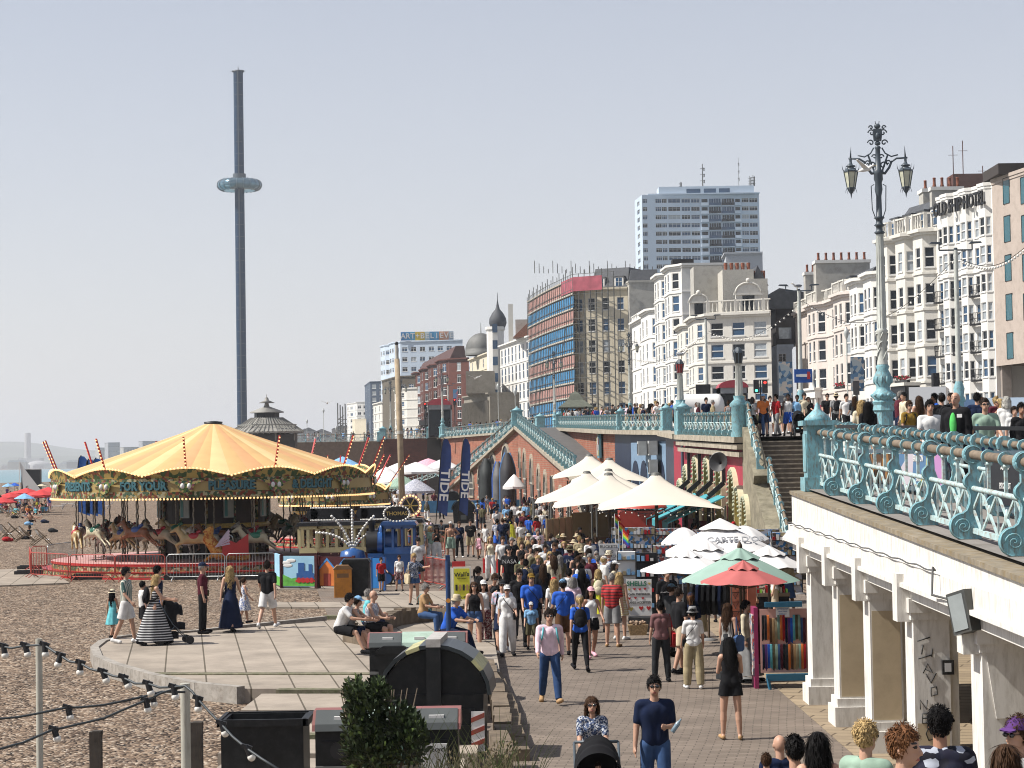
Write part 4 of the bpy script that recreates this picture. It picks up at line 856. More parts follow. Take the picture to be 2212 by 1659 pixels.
iron=mat('black_iron',(.015,.015,.017),.5);potm=mat('chimney_pot',(.28,.1,.06),.8,var=.3,scale=5)
def win_mesh(w,h,st,g):
 k=('win',round(w,2),round(h,2),st,g)
 if k in MESHC:return MESHC[k]
 m=MB();f=.07 if w<1.3 else.09
 m.add([(-w/2,.1,0),(w/2,.1,0),(w/2,.1,h),(-w/2,.1,h)],[(0,1,2,3)],1)
 for a in((-w/2,0,-w/2+f,h),(w/2-f,0,w/2,h),(-w/2+f,0,w/2-f,f),(-w/2+f,h-f,w/2-f,h)):m.box(a[0],.03,a[1],a[2],.098,a[3],0)
 if st=='s':m.box(-w/2+f,.02,h*.48,w/2-f,.098,h*.54,0)
 if st in('d','m'):
  n=2 if st=='d' else max(3,int(w/1.25))
  for i in range(1,n):x=-w/2+w*i/n;m.box(x-.04,.03,f,x+.04,.098,h-f,0)
  m.box(-w/2+f,.031,h*.68,w/2-f,.097,h*.73,0)
 m.box(-w/2-.08,-.1,-.12,w/2+.08,.1,0,0)
 me=m.mesh('window');me.materials.append(trim);me.materials.append(gl[g]);MESHC[k]=me;return me
wr_=random.Random(11)
def wall(mb,root,P,Q,z0,z1,cols,rows,mi=0,st='s',t=.13,gw=(.5,.3,.2),wins=True):
 """upright wall P->Q (left to right seen from outside); cols [(centre,width)], rows [(z,h)] cut real openings"""
 P=Vector((P[0],P[1],0));d=Vector((Q[0],Q[1],0))-P;L=d.length;d.normalize();n=Vector((d.y,-d.x,0));th=atan2(d.y,d.x)
 xs=[0]+[v for c,w in cols for v in(c-w/2,c+w/2)]+[L];zs=[z0]+[v for z,h in rows for v in(z,z+h)]+[z1]
 def V(x,z,b=0):p=P+d*x-n*b;return(p.x,p.y,z)
 for i in range(len(xs)-1):
  if not cols or not rows:break
  if i%2==0:mb.add([V(xs[i],z0),V(xs[i+1],z0),V(xs[i+1],z1),V(xs[i],z1)],[(0,1,2,3)],mi)
  else:
   for j in range(0,len(zs)-1,2):
    mb.add([V(xs[i],zs[j]),V(xs[i+1],zs[j]),V(xs[i+1],zs[j+1]),V(xs[i],zs[j+1])],[(0,1,2,3)],mi)
 if not cols or not rows:mb.add([V(0,z0),V(L,z0),V(L,z1),V(0,z1)],[(0,1,2,3)],mi)
 else:
  for c,w in cols:
   for z,h in rows:
    a,b=c-w/2,c+w/2
    for q in([V(a,z),V(a,z,t),V(a,z+h,t),V(a,z+h)],[V(b,z,t),V(b,z),V(b,z+h),V(b,z+h,t)],[V(a,z+h),V(a,z+h,t),V(b,z+h,t),V(b,z+h)],[V(a,z,t),V(a,z),V(b,z),V(b,z,t)]):mb.add(q,[(0,1,2,3)],mi)
    if wins:
     r=wr_.random();g=0 if r<gw[0]else 1 if r<gw[0]+gw[1]else 2
     link('window',win_mesh(w,h,st,g),root,Vector(V(c,z,t-.1))-root.location,th)
 return n,d,L
def poly_off(pts,o):
 """offset an open outline outwards (towards the viewer's side)"""
 out=[]
 for i,p in enumerate(pts):
  a=pts[max(i-1,0)];b=pts[min(i+1,len(pts)-1)];d=Vector((b[0]-a[0],b[1]-a[1],0)).normalized();n=Vector((d.y,-d.x,0));out.append((p[0]+n.x*o,p[1]+n.y*o))
 return out
def band(mb,pts,z,h,o,mi=0):
 e=poly_off(pts,o);b=poly_off(pts,-.12)
 for i in range(len(pts)-1):
  q=[e[i],e[i+1],b[i+1],b[i]];mb.add([(x,y,z)for x,y in q]+[(x,y,z+h)for x,y in q],[(0,3,2,1),(4,5,6,7),(0,1,5,4),(1,2,6,5),(2,3,7,6),(3,0,4,7)],mi)
def outline(P,Q,pattern,bay=.9,bf=.62):
 """facade outline P->Q; letters: B canted bay, R round bow, '.' flat with window, '-' blank. returns pts and per-segment window count"""
 P=Vector((P[0],P[1]));Q=Vector((Q[0],Q[1]));L=(Q-P).length;d=(Q-P)/L;n=Vector((d.y,-d.x));W_={'B':1.5,'R':1.5,'.':.8,'-':.35,'2':1.6}
 tot=sum(W_[c]for c in pattern);x=0;pts=[tuple(P)];seg=[]
 for c in pattern:
  w=L*W_[c]/tot
  if c in 'BR':
   g=w*.08;s=w*.84;cut=s*(1-bf)/2
   for xx,o in((x+g,0),(x+g+cut,bay),(x+g+s-cut,bay),(x+g+s,0)):pts.append(tuple(P+d*xx+n*o))
   seg+=[0,1,(2 if s*bf>3.0 else 1),1];pts.append(tuple(P+d*(x+w)));seg.append(0)
  else:pts.append(tuple(P+d*(x+w)));seg.append({'.':1,'-':0,'2':2}[c])
  x+=w
 return pts,seg
def building(label,sea,z1,floors,name='building',m=wwhite,side=None,depth=12,z0=None,win=(1.05,1.9),st='s',bands=(0,),roof=None,rm=slate,cor=.55,gw=(.5,.3,.2),par=0,cat='building',first=3.6,group='seafront buildings',sidewin=None,bay=.9,topband=True,bm=None,blank=0):
 """sea: (P,Q,pattern) facade left to right; side: (Q,S,n windows) camera-facing wall"""
 P,Q,pat=sea;z0=(ZD(min(Q[1],225)))-.6 if z0 is None else z0
 r=thing(name,label,cat,(P[0],P[1],z0))if group is None else thing(name,label,cat,(P[0],P[1],z0),0,group)
 mb=MB(off=r.location);tb=MB(off=r.location);pts,seg=outline(P,Q,pat,bay)
 fh=(z1-z0-first-.9-blank)/(floors-1)if floors>1 else 3;rows=[(z0+1.0,min(2.2,first-1.3))]+[(z0+first+fh*i+.75,min(win[1],fh-.95))for i in range(floors-1)]
 def seg_wall(a,b,k,w=win[0]):
  L=hypot(b[0]-a[0],b[1]-a[1])
  if L<.01:return
  w=min(w*1.15,L/max(k,1)*.72);cols=[(L*(i+.5)/k,w)for i in range(k)]if k else[]
  wall(mb,r,a,b,z0,z1,cols,rows if k else[],0,st,gw=gw)
 for(a,b),k in zip(zip(pts,pts[1:]),seg):seg_wall(a,b,k)
 full=list(pts)
 n0=Vector((Q[1]-P[1],-(Q[0]-P[0]))).normalized();back=-n0*depth
 if side:
  S=side[1];L=hypot(S[0]-Q[0],S[1]-Q[1]);k=side[2]
  cols=[(L*(i+.5)/k,min(sidewin or win[0],L/k*.6))for i in range(k)]if k else[]
  wall(mb,r,Q,S,z0,z1,cols,rows if k else[],0,st,gw=gw);full.append(S);SB=S
 else:
  SB=(Q[0]+back.x,Q[1]+back.y);wall(mb,r,Q,SB,z0,z1,[],[],0)
 BB=(P[0]+(SB[0]-Q[0]),P[1]+(SB[1]-Q[1]));
 wall(mb,r,SB,BB,z0,z1,[],[],0);wall(mb,r,BB,P,z0,z1,[],[],0)
 top=full+([SB]if not side else[])+[BB]
 mb.add([(x,y,z1)for x,y in top],[tuple(range(len(top)))],1)
 mb.build('wall',[m,rm],r)
 bpts=full if side else full+[SB]
 for i in range(1,floors):
  if i in bands or 'all' in bands:band(tb,bpts,z0+first+fh*(i-1)+.1,.22,.12)
 band(tb,bpts,z1-.25,.3,cor);band(tb,bpts,z1-.5,.26,cor*.5)
 if par:band(tb,bpts,z1+.05,par,.1)
 tb.build('cornice',bm or m,r)
 r['pts']=0;del r['pts']
 return r,pts,bpts,(SB,BB),rows
def chimney(r,P,w,d,z0,z1,pots,m=wgrey):
 mb=MB(off=r.location);x,y=P;mb.box(x-w/2,y-d/2,z0,x+w/2,y+d/2,z1,0);mb.box(x-w/2-.12,y-d/2-.12,z1-.35,x+w/2+.12,y+d/2+.12,z1,2)
 for i in range(pots):
  px=x-w/2+w*(i+.5)/pots;mb.lathe([(.16,z1),(.2,z1+.1),(.15,z1+.3),(.14,z1+.85),(.19,z1+.9),(.12,z1+.95)],8,(px,y,0),1)
 return mb.build('chimney',[m,potm,wwhite],r)
def balus(r,pts,z,h=.9,sp=.45,m=wwhite):
 mb=MB(off=r.location);band(mb,pts,z,.12,.12);band(mb,pts,z+h-.12,.14,.15)
 for a,b in zip(pts,pts[1:]):
  L=hypot(b[0]-a[0],b[1]-a[1]);n=int(L/sp)
  for i in range(n):
   t=(i+.5)/n;x=a[0]+(b[0]-a[0])*t;y=a[1]+(b[1]-a[1])*t
   mb.lathe([(.06,z+.1),(.13,z+.35),(.06,z+h*.6),(.09,z+h-.12)],6,(x,y,0))if i%6 else mb.box(x-.18,y-.18,z,x+.18,y+.18,z+h+.08)
 return mb.build('parapet',m,r)
def mansard(r,P,Q,back,z,h,inset=1.4,m=slate,dormers=0):
 P=Vector((P[0],P[1],0));Q=Vector((Q[0],Q[1],0));B=Vector((back[0],back[1],0));d=(Q-P).normalized();n=Vector((d.y,-d.x,0));D=abs((B-Q).dot(n))
 mb=MB(off=r.location);o=[P-n*.3,Q-n*.3,Q-n*D,P-n*D];i=[P-n*inset-d*-.4,Q-n*inset-d*.4,Q-n*(D-.5)-d*.4,P-n*(D-.5)+d*.4]
 mb.add([(*p.xy,z)for p in o]+[(*p.xy,z+h)for p in i],[(0,1,5,4),(1,2,6,5),(2,3,7,6),(3,0,4,7),(4,5,6,7)],0);mb.build('roof',m,r)
 L=(Q-P).length
 for k in range(dormers):
  c=P+d*(L*(k+.5)/dormers)-n*.45;q=MB(off=r.location);q.M=Matrix.Translation((c.x,c.y,z+.15))@Matrix.Rotation(atan2(d.y,d.x),4,'Z')
  q.box(-.85,0,0,.85,1.6,1.75,0);q.box(-1,-.1,1.75,1,1.7,1.9,1);q.box(-.55,-.03,.2,.55,-.005,1.55,2);q.box(-.03,-.06,.2,.03,-.03,1.55,0);q.box(-.55,-.06,.85,.55,-.03,.92,0);q.build('dormer',[wwhite,slate,gl[1]],r)
def facepts(U0,d0,U1,d1):return xy(U0,d0),xy(U1,d1)
Z=lambda V,U,d:pt(U,V,d).z
A,B=facepts(2157,184,2330,168)
r,pts,bp,_,_=building('pinkish concrete hotel block with narrow teal windows at the far right edge',(A,B,'-'),Z(388,2160,184),1,m=mat('concrete_pink',(.5,.42,.36),.85,var=.06,scale=.6,dirt=.2),rm=slate,cor=.15,first=30,z0=ZD(175)+5)
dd=Vector((B[0]-A[0],B[1]-A[1],0)).normalized()
for i,t in enumerate((.2,.43)):
 for V in(415,498,583,668,752):
  x_,y_=A[0]+(B[0]-A[0])*t,A[1]+(B[1]-A[1])*t;p=Vector((x_+dd.y*.12,y_-dd.x*.12,H+(976-V-24)*y_/4500));q=MB(off=r.location);q.M=Matrix.Translation(p)@Matrix.Rotation(atan2(dd.y,dd.x),4,'Z');q.box(-.6,.05,0,.6,.14,2.2,0);q.box(-.68,.03,-.05,-.6,.13,2.25,1);q.box(-.6,.03,2.2,.68,.13,2.28,1);q.build('window',[mat('glass_teal',(.025,.12,.15),.2,spec=.5),mat('frame_dark',(.02,.02,.02))],r)
q=MB(off=r.location);q.box(xy(2172,180)[0],180,Z(388,2160,184),xy(2172,180)[0]+9,186,Z(352,2200,180));q.build('roof_plant',mat('plant_dark',(.05,.04,.035),.8),r)
q=MB(off=r.location)
for t in(0.02,.35,.7):x=A[0]+(B[0]-A[0])*t+.6;y=A[1]+(B[1]-A[1])*t;q.box(x-.3,y-.3,ZD(175)-.5,x+.5,y+.5,ZD(175)+5)
q.box(A[0]+4,B[1],ZD(175)-.5,A[0]+6,A[1],ZD(175)+5);q.build('support_column',mat('concrete_shade',(.35,.3,.26),.9),r)
A,B=facepts(2036,195,2157,184);zt=Z(428,2036,195)
r,pts,bp,_,rows=building('white hotel with curved black balconies and dark rooftop lettering',(A,B,'.B.B.B'),zt,7,name='hotel',m=wwhite,bay=.45,win=(1.15,2.0),first=3.8,cor=.12,gw=(.25,.3,.45),bands=(5,),blank=1.9)
d=Vector((B[0]-A[0],B[1]-A[1],0)).normalized();n=Vector((d.y,-d.x,0));L=hypot(B[0]-A[0],B[1]-A[1])
q=MB(off=r.location);put_text(q,'OLD SHIP HOTEL',1.75,Vector((A[0],A[1],0))+d*L*.52+n*.55+Vector((0,0,zt-1.35)),d,(0,0,1),n,0,.08,.03,sx=.78);q.build('sign_lettering',iron,r)
th=atan2(d.y,d.x)
bm_=MB()
for k in range(15):a=pi*k/14;x,y=-.95*cos(a),-.15-.55*sin(a);bm_.beam((x,y,0),(x*1.06,y*1.06,1.0),.03,.03)
for z in(0,.5,1.0):bm_.tube([(-1.0*cos(pi*k/14),-.15-.58*sin(pi*k/14),z)for k in range(15)],.03,5)
bm_.prism([(-1.0*cos(pi*k/14),.15+.58*sin(pi*k/14))for k in range(15)],(0,0,-.1),(1,0,0),(0,-1,0),(0,0,.1),0);bme=bm_.mesh('balcony');bme.materials.append(iron)
for zr,h in rows[1:5]:
 for t in(.065,.40,.72):p=Vector((A[0],A[1],0))+d*L*t+n*.0;link('balcony',bme,r,Vector((p.x,p.y,zr-.25))-r.location,th)
A,B=facepts(1921,207,2036,195.3);zt=Z(520,1925,206)
r,pts,bp,(SB,BB),rows=building('cream stucco terrace with three bays and balustraded parapet beside the hotel',(A,B,'BBB'),zt,5,m=wcream,win=(.85,1.9),bands=('all',),bay=1.1,first=4.2,gw=(.75,.1,.15))
balus(r,pts,zt+.05,1.5,.5,wcream);mansard(r,A,B,SB,zt+.2,3.2,2.6,slate,4)
chimney(r,(A[0]+4,A[1]-1),.9,2.2,zt,zt+5.0,1,wgrey);chimney(r,(A[0]+5,A[1]-6),3,1,zt,zt+4.6,4,wgrey)
q=MB(off=r.location);p=pt(1985,905,196);q.M=Matrix.Translation((p.x-.8,p.y,ZD(196)))@Matrix.Rotation(th,4,'Z');q.box(-1.6,-1.2,0,1.6,.3,3.4,0);q.box(-1.8,-1.4,3.4,1.8,.3,3.7,1);q.box(-1.1,-1.25,.2,-.3,-1.2,2.6,2);q.box(.3,-1.25,.2,1.1,-1.2,2.6,2);q.build('porch',[iron,wcream,gl[2]],r)
def flowers(p,w,label):
 m=MB();rr=random.Random(label)
 m.box(-w/2,-.15,0,w/2,.15,.25,1)
 for i in range(90):m.sph((rr.uniform(-w/2,w/2),rr.uniform(-.25,.2),.3+rr.uniform(0,.35)),rr.uniform(.05,.1),5,3,0 if rr.random()<.65 else 2)
 tag(m.build('flower_box',[mat('flower_red',(.4,.02,.04),.8),mat('planter_dark',(.03,.03,.03)),mat('leaf_green',(.04,.09,.03),.8)],loc=p,rz=th),label,'flower box')
p=pt(1985,858,196);flowers((p.x-1.6,p.y-.4,ZD(196)+3.7),2.8,'red flowers on top of the dark porch of the cream terrace')
A,B=facepts(1858,222.5,1921,207.2);zt=Z(611,1859,222)
r,pts,bp,(SB,BB),rows=building('narrow white building with one tall canted bay behind the big street lamp',(A,B,'BB'),zt,4,m=wwhite,win=(1.0,2.1),bands=('all',),first=4.5,bay=1.1)
mansard(r,A,B,SB,zt,2.6,4,slate);chimney(r,(A[0]+6,A[1]-3),1.2,1.4,zt,zt+5.2,2,wgrey);p=pt(1835,830,222);flowers((p.x-1.2,p.y-1,Z(840,1840,222)),2.2,'window box of red and white flowers left of the big street lamp')
A,B=facepts(1724,258,1858,222.7);zt=Z(654,1786,240);A2=xy(1741,250);A0=xy(1716,268)
r,pts,bp,(SB,BB),rows=building('pinkish white stucco building with bays, balustrade and big grey chimney stacks',(A,B,'..B.B'),zt,4,m=wpink,win=(1.05,2.3),bands=(1,3),first=4.2,bay=1.0,gw=(.8,.1,.1))
balus(r,pts,zt+.05,1.3,.55,wcream);mansard(r,A,B,SB,zt,2.6,2.2,slate,3)
c=pt(1775,600,252);chimney(r,(c.x,c.y),4.2,1.6,zt,Z(588,1775,252),6,wgrey)
c=pt(1818,590,240);chimney(r,(c.x,c.y),6.2,2,zt,Z(563,1818,240),7,wgrey)
q=MB(off=r.location);c=Vector((lerp([(0,A[0]),(1,B[0])],.45),lerp([(0,A[1]),(1,B[1])],.45),0));q.M=Matrix.Translation((c.x,c.y,ZD(240)))@Matrix.Rotation(th,4,'Z');q.box(-2.4,-1.9,3.3,2.4,.3,4.2,0);q.box(-2.6,-2.1,4.2,2.6,.3,4.45,0)
for x in(-2,-.8,.8,2):q.cyl((x,-1.6,0),(x,-1.6,3.3),.2,n=8)
q.lathe([(.5,4.45),(.35,4.6),(.2,5.4),(.45,6.2),(.3,6.6),(.001,6.9)],10,(0,-1.2,0));q.build('porch',wwhite,r)
m=MB();m.box(-.9,-.06,0,.9,.06,3.3,0);put_text(m,'Old Ship',.45,(0,-.07,1.4),(1,0,0),(0,0,1),(0,-1,0),1,.01);p=pt(1795,868,243);tag(m.build('hanging_sign',[iron,trim],loc=(p.x-1,p.y-1.5,p.z+2.6)),'tall black hanging sign on the pinkish white building','sign')
A=xy(1683,262);B=xy(1716,262);r,pts,bp,(SB,BB),rows=building('pale grey house with dark mansard top in the side street gap',(A,B,'.-'),Z(745,1700,262),4,m=mat('stucco_bluegrey',(.6,.67,.76),.8,var=.05),win=(2.0,1.6),st='d',first=4.4,cor=.2,depth=10)
q=MB(off=r.location);a,b=A,B;z=Z(745,1700,262);q.box(a[0],a[1]+.3,z,b[0]+1,a[1]+9,z+6,0);q.box(a[0]+.5,a[1]+.25,z+.8,a[0]+1.9,a[1]+.3,z+2.2,1);q.box(b[0]-1.6,a[1]+.2,z+.8,b[0]-.3,a[1]+.3,z+2.2,1);q.prism([(0,0),(9,0),(9,1.5),(2.5,2.6),(0,1.2)],(a[0]-2,a[1]+.2,z+4.6),(1,0,0),(0,0,1),(0,6,0),2);q.build('mansard',[mat('bitumen',(.035,.03,.03),.8),gl[2],slate],r)
A,B=facepts(1480,282,1531,251);S=xy(1671,248);zt=Z(676,1600,250)
r,pts,bp,(SB,BB),rows=building('cream corner building with ornate pediments, balustrade and blue shop front',(A,B,'BB'),zt,5,m=wcream,side=(B,S,3),sidewin=1.9,win=(1.15,2.3),bands=('all',),first=3.2,bay=1.1,gw=(.3,.5,.2))
balus(r,[B,S],zt+.05,1.5,.55,wcream)
q=MB(off=r.location);x0,y0=B;x1=S[0];yy=y0-.2
q.box(x0+.4,yy-.14,ZD(225)-.6,x1-.3,yy-.02,ZD(225)+1.6,1);put_text(q,"n's",1.5,(x1-2.4,yy-.16,ZD(225)+.6),(1,0,0),(0,0,1),(0,-1,0),2,.03,.03);q.build('shop_front',[wcream,mat('shop_navy',(.015,.03,.1),.5),trim],r)
def pediment(r,x,y,z,w):
 q=MB(off=r.location);q.M=Matrix.Translation((x,y,z));q.prism([(-w/2,0),(w/2,0),(w/2,w*.75)]+[(w/2*cos(pi*k/12),w*.75+w*.42*sin(pi*k/12))for k in range(13)]+[(-w/2,w*.75)],(0,0,0),(1,0,0),(0,0,1),(0,.8,0),0)
 q.box(-w*.24,-.06,.15,w*.24,0,w*.68,1);q.tube([(w*.52*cos(pi*k/12),-.05,w*.78+w*.42*sin(pi*k/12))for k in range(13)],.13,6,0);q.box(-w*.6,-.15,w*.7,w*.6,.1,w*.8,0);q.sph((0,0,w*1.3),.28,8,6,0);return q.build('pediment',[wcream,gl[0]],r)
pediment(r,x1-2.3,y0-.3,zt+.1,3.0);pediment(r,x0-.5,y0+4,zt+.1,2.2)
q=MB(off=r.location);z=zt;q.box(x0+2.4,y0+3,z,x0+6.2,y0+9,z+5.6,0);q.box(x0+6.2,y0+3.5,z,x1+.4,y0+10,z+3.6,0);q.prism([(6.0,3.6),(x1-x0+.6,3.6),((6.0+x1-x0)/2,6.1)],(x0,y0+3.2,z),(1,0,0),(0,0,1),(0,7,0),1);q.box(x1-1.9,y0+2.5,z,x1+.4,y0+6,z+4.4,0);q.box(x0+7,y0+3.4,z+.4,x0+8,y0+3.5,z+3.0,2)
for i in range(5):q.cyl((x0+2.9+i*.7,y0+4,z+5.6),(x0+2.9+i*.7,y0+4,z+6.5),.2,.24,8,3)
for i in range(6):q.cyl((x1-1.6+i*.35,y0+4,z+4.4),(x1-1.6+i*.35,y0+4,z+5.5),.14,.17,8,3)
q.box(x0-.6,y0+9,z,x0+3.0,y0+14,z+6.6,4);q.build('roof_storey',[mat('render_pale',(.6,.57,.5),.85,var=.06,dirt=.25),slate,gl[1],potm,wgrey],r)
A,B=facepts(1434,307,1480,282.2);zt=Z(588,1450,295)
r,pts,bp,(SB,BB),rows=building('tall white building with stacked bays and a black chimney block',(A,B,'BB'),zt,7,m=wwhite,win=(1.25,2.3),bands=('all',),first=4,bay=1.3,gw=(.3,.6,.1),depth=9)
c=pt(1462,560,300);q=MB(off=r.location);q.box(A[0]+1.5,A[1]-4,zt,A[0]+4.6,A[1]-1,zt+2.6);q.build('chimney',mat('tar_black',(.015,.013,.012),.8),r)
A,B=facepts(1400,326,1434,307.2);zt=Z(672,1415,316)
r,pts,bp,(SB,BB),rows=building('lower white house with narrow bay windows left of the tall stacked bays',(A,B,'B'),zt,5,m=wwhite,win=(1.2,2.3),bands=('all',),first=4.2,bay=1.3,gw=(.3,.6,.1))
A,B=facepts(1370,345,1400,326.2);zt=Z(690,1385,335)
r,pts,bp,(SB,BB),rows=building('ornate white house with pilasters beyond the lower bay-windowed house',(A,B,'2-'),zt,5,m=wwhite,win=(1.0,2.3),bands=('all',),first=4.2,gw=(.4,.5,.1))
balus(r,pts,zt+.05,1.0,.6,wwhite)
A,B=facepts(1350,365,1366,356);S=xy(1432,356);zt=Z(606,1395,356)
r,pts,bp,(SB,BB),rows=building('tall blank cream gable wall behind the white bayed houses',(A,B,'.'),zt,7,m=wgrey,side=(B,S,0),depth=10,cor=.2)
mansard(r,B,S,(B[0],B[1]+8),zt,2.0,1.2,slate)
A,B=facepts(1166,412,1268,360);S=xy(1362,358);zt=Z(657,1200,395)
r,pts,bp,(SB,BB),rows=building('cream building wrapped in scaffolding with blue and pink netting',(A,B,'B.B.B.B'),zt,7,m=wyel,side=(B,S,3),sidewin=1.2,win=(1.2,2.1),first=4,cor=.4,bay=1.2)
mansard(r,(B[0]+1,B[1]+1),S,(S[0],S[1]+9),zt,3.6,1.8,slate,2)
sc=thing('scaffolding','tube scaffolding with blue and pink debris netting on the cream building','scaffolding',(A[0],A[1],ZD(225)))
tb=MB(off=sc.location);outA=poly_off([A,B],2.0);n0=Vector((outA[0][0]-A[0],outA[0][1]-A[1],0)).normalized();Ls=hypot(B[0]-A[0],B[1]-A[1]);N=26;zs0=ZD(225)-.5
curve=[]
for i in range(N+1):
 t=i/N;bow=.5*sin(pi*t);curve.append((outA[0][0]+(outA[1][0]-outA[0][0])*t+n0.x*bow,outA[0][1]+(outA[1][1]-outA[0][1])*t+n0.y*bow))
S2=(S[0]-2.5,S[1]-1.6);cn=[(curve[-1][0]+(S2[0]-curve[-1][0])*i/7,curve[-1][1]+(S2[1]-1.0-curve[-1][1])*i/7)for i in range(1,8)]
lev=[zs0+(zt+1.6-zs0)*i/11 for i in range(12)]
allp=curve+cn
for i,(x,y)in enumerate(allp):tb.cyl((x,y,zs0),(x,y,zt+2.6+(i%3)*.6),.07,n=5);tb.cyl((x-n0.x*1.1,y-n0.y*1.1,zs0),(x-n0.x*1.1,y-n0.y*1.1,zt+1.6),.06,n=5)
for k,z in enumerate(lev):
 for dz in(0,.9):
  for a,b in zip(allp,allp[1:]):tb.beam((a[0],a[1],z+dz),(b[0],b[1],z+dz),.08,.08)
for k in range(0,22,4):a,b=allp[k],allp[min(k+3,33)];tb.beam((a[0]-.1,a[1],lev[2+k//6]),(b[0]-.1,b[1],lev[5+k//6]),.1,.1)
for i in range(28):tb.cyl((A[0]+i*.8-1,B[1]+2+i*.15,zt+3),(A[0]+i*.8-1,B[1]+2+i*.15,zt+5.2-(i%4)*.5),.06,n=4)
tb.build('tubes',mat('galvanised',(.13,.13,.12),.6,metal=.2),sc)
dk=MB(off=sc.location)
for z in lev[1:]:
 dk=MB(off=sc.location)
 for a,b in zip(curve,curve[1:]):dk.add([(a[0],a[1],z),(b[0],b[1],z),(b[0]-n0.x*1.2,b[1]-n0.y*1.2,z),(a[0]-n0.x*1.2,a[1]-n0.y*1.2,z),(a[0]+.02,a[1],z+.3),(b[0]+.02,b[1],z+.3)],[(0,1,2,3),(0,1,5,4)])
 dk.build('boards',mat('scaffold_board',(.5,.45,.37),.9,var=.2),sc)
nb=mat('blue_netting',(.05,.24,.46),.8,var=.35,scale=.8);npk=mat('pink_netting',(.5,.27,.23),.8,var=.3,scale=.8);nrd=mat('red_netting',(.4,.09,.12),.8,var=.3,scale=.8)
for k in range(11):
 m=MB(off=sc.location);z0_,z1_=lev[k]+.35,lev[k+1]-.25
 col=[0,1,0,0,1,1,0,1,0,1,1][k]
 if k==0:continue
 for a,b in zip(curve,curve[1:]):m.add([(a[0]+n0.x*-.12,a[1]-n0.y*.12,z0_),(b[0]-n0.x*.12,b[1]-n0.y*.12,z0_),(b[0]-n0.x*.12,b[1]-n0.y*.12,z1_),(a[0]-n0.x*.12,a[1]-n0.y*.12,z1_)],[(0,1,2,3)])
 m.build('netting',nb if k in(1,2,4,6,7,9)else npk,sc)
m=MB(off=sc.location);c=curve[-6:]+cn[:5]
for a,b in zip(c,c[1:]):m.add([(a[0],a[1]-.1,lev[10]+.5),(b[0],b[1]-.1,lev[10]+.5),(b[0],b[1]-.1,lev[11]+.4),(a[0],a[1]-.1,lev[11]+.4)],[(0,1,2,3)])
m.build('netting',nrd,sc)
A,B=facepts(1084,455,1155,414);zt=Z(742,1100,445)
r,pts,bp,(SB,BB),rows=building('white bay-windowed building with dark onion dome turret',(A,B,'.2.2.2'),zt,5,m=wwhite,win=(1.7,4.2),bands=('all',),first=5,gw=(.1,.8,.1))
c=xy(1074,458);q=MB(off=r.location);q.lathe([(1.9,ZD(225)),(1.9,Z(716,1074,458)),(2.2,Z(712,1074,458)),(2.2,Z(706,1074,458))],10,(c[0],c[1],0),0,sm=False)
zb=Z(708,1074,458);hh=Z(668,1074,458)-zb;q.lathe([(1.6,zb),(1.95,zb+hh*.25),(1.85,zb+hh*.5),(1.2,zb+hh*.8),(.5,zb+hh*1.0),(.25,zb+hh*1.25),(.08,zb+hh*1.5),(.05,zb+hh*1.9)],12,(c[0]+.6,c[1],0),1)
q.build('turret',[wwhite,slate],r)
for i in range(7):
 z=ZD(225)+3+i*3.6;q=MB(off=r.location);q.box(c[0]-.6,c[1]-2.5,z,c[0]+.5,c[1]-2.38,z+1.9,0);q.build('window',gl[1],r)
q=MB(off=r.location);q.box(xy(1103,450)[0],440,zt,xy(1113,450)[0],443,Z(672,1105,440)+1.5,0);e=xy(1118,430),xy(1150,425);q.box(e[0][0],428,zt,e[1][0]+.5,440,Z(690,1130,428),1);q.prism([(0,0),(6,0),(3.4,3.2)],(xy(1113,420)[0],421,zt),(1,0,0),(0,0,1),(0,7,0),2);q.build('roof_storey',[wcream,wgrey,tile],r)
A,B=facepts(1018,520,1066,480);zt=Z(768,1040,500)
r,pts,bp,(SB,BB),rows=building('cream grand hotel with a round grey dome on its corner',(A,B,'.2.'),zt,7,m=wyel,win=(1.4,2.2),bands=('all',),first=4)
c=xy(1043,505);q=MB(off=r.location);zb=Z(768,1043,505);rr=3.9;q.lathe([(rr,zb),(rr*1.02,zb+1)]+[(rr*cos(R(a)),zb+1+rr*1.15*sin(R(a)))for a in range(0,91,10)],16,(c[0],c[1],0),0);q.cyl((c[0],c[1],zb+5),(c[0],c[1],zb+8),.15,.05,6);q.build('dome',mat('lead_grey',(.14,.14,.13),.6,var=.3,scale=.5),r)
A,B=facepts(1004,455,1060,430);zt=Z(852,1030,440)
r,pts,bp,_,rows=building('brutalist concrete conference hall with vertical fins and blue railings',(A,B,'-'),zt,1,m=mat('board_concrete',(.3,.27,.22),.9,var=.12,scale=.6,dirt=.3),cor=.5,first=8)
q=MB(off=r.location);D=Vector((B[0]-A[0],B[1]-A[1],0));Nn=Vector((D.y,-D.x,0)).normalized()
for i in range(24):p=Vector((A[0],A[1],0))+D*(i/24)+Nn*.3;q.box(p.x-.2,p.y-.3,ZD(225)-.5,p.x+.2,p.y+.3,zt-1.5)
q.box(A[0]+1,B[1]+2,zt,B[0]+1,A[1]-2,zt+4.6);q.build('fins',mat('board_concrete',(.3,.27,.22)),r)
A,B=facepts(902,640,972,545);S=xy(1016,540);zt=Z(775,980,545)
rb=brickmat('hotel_brick',(.17,.055,.04),(.14,.05,.038),(.16,.08,.06),1.,.6,.2,.01,.2,.3)
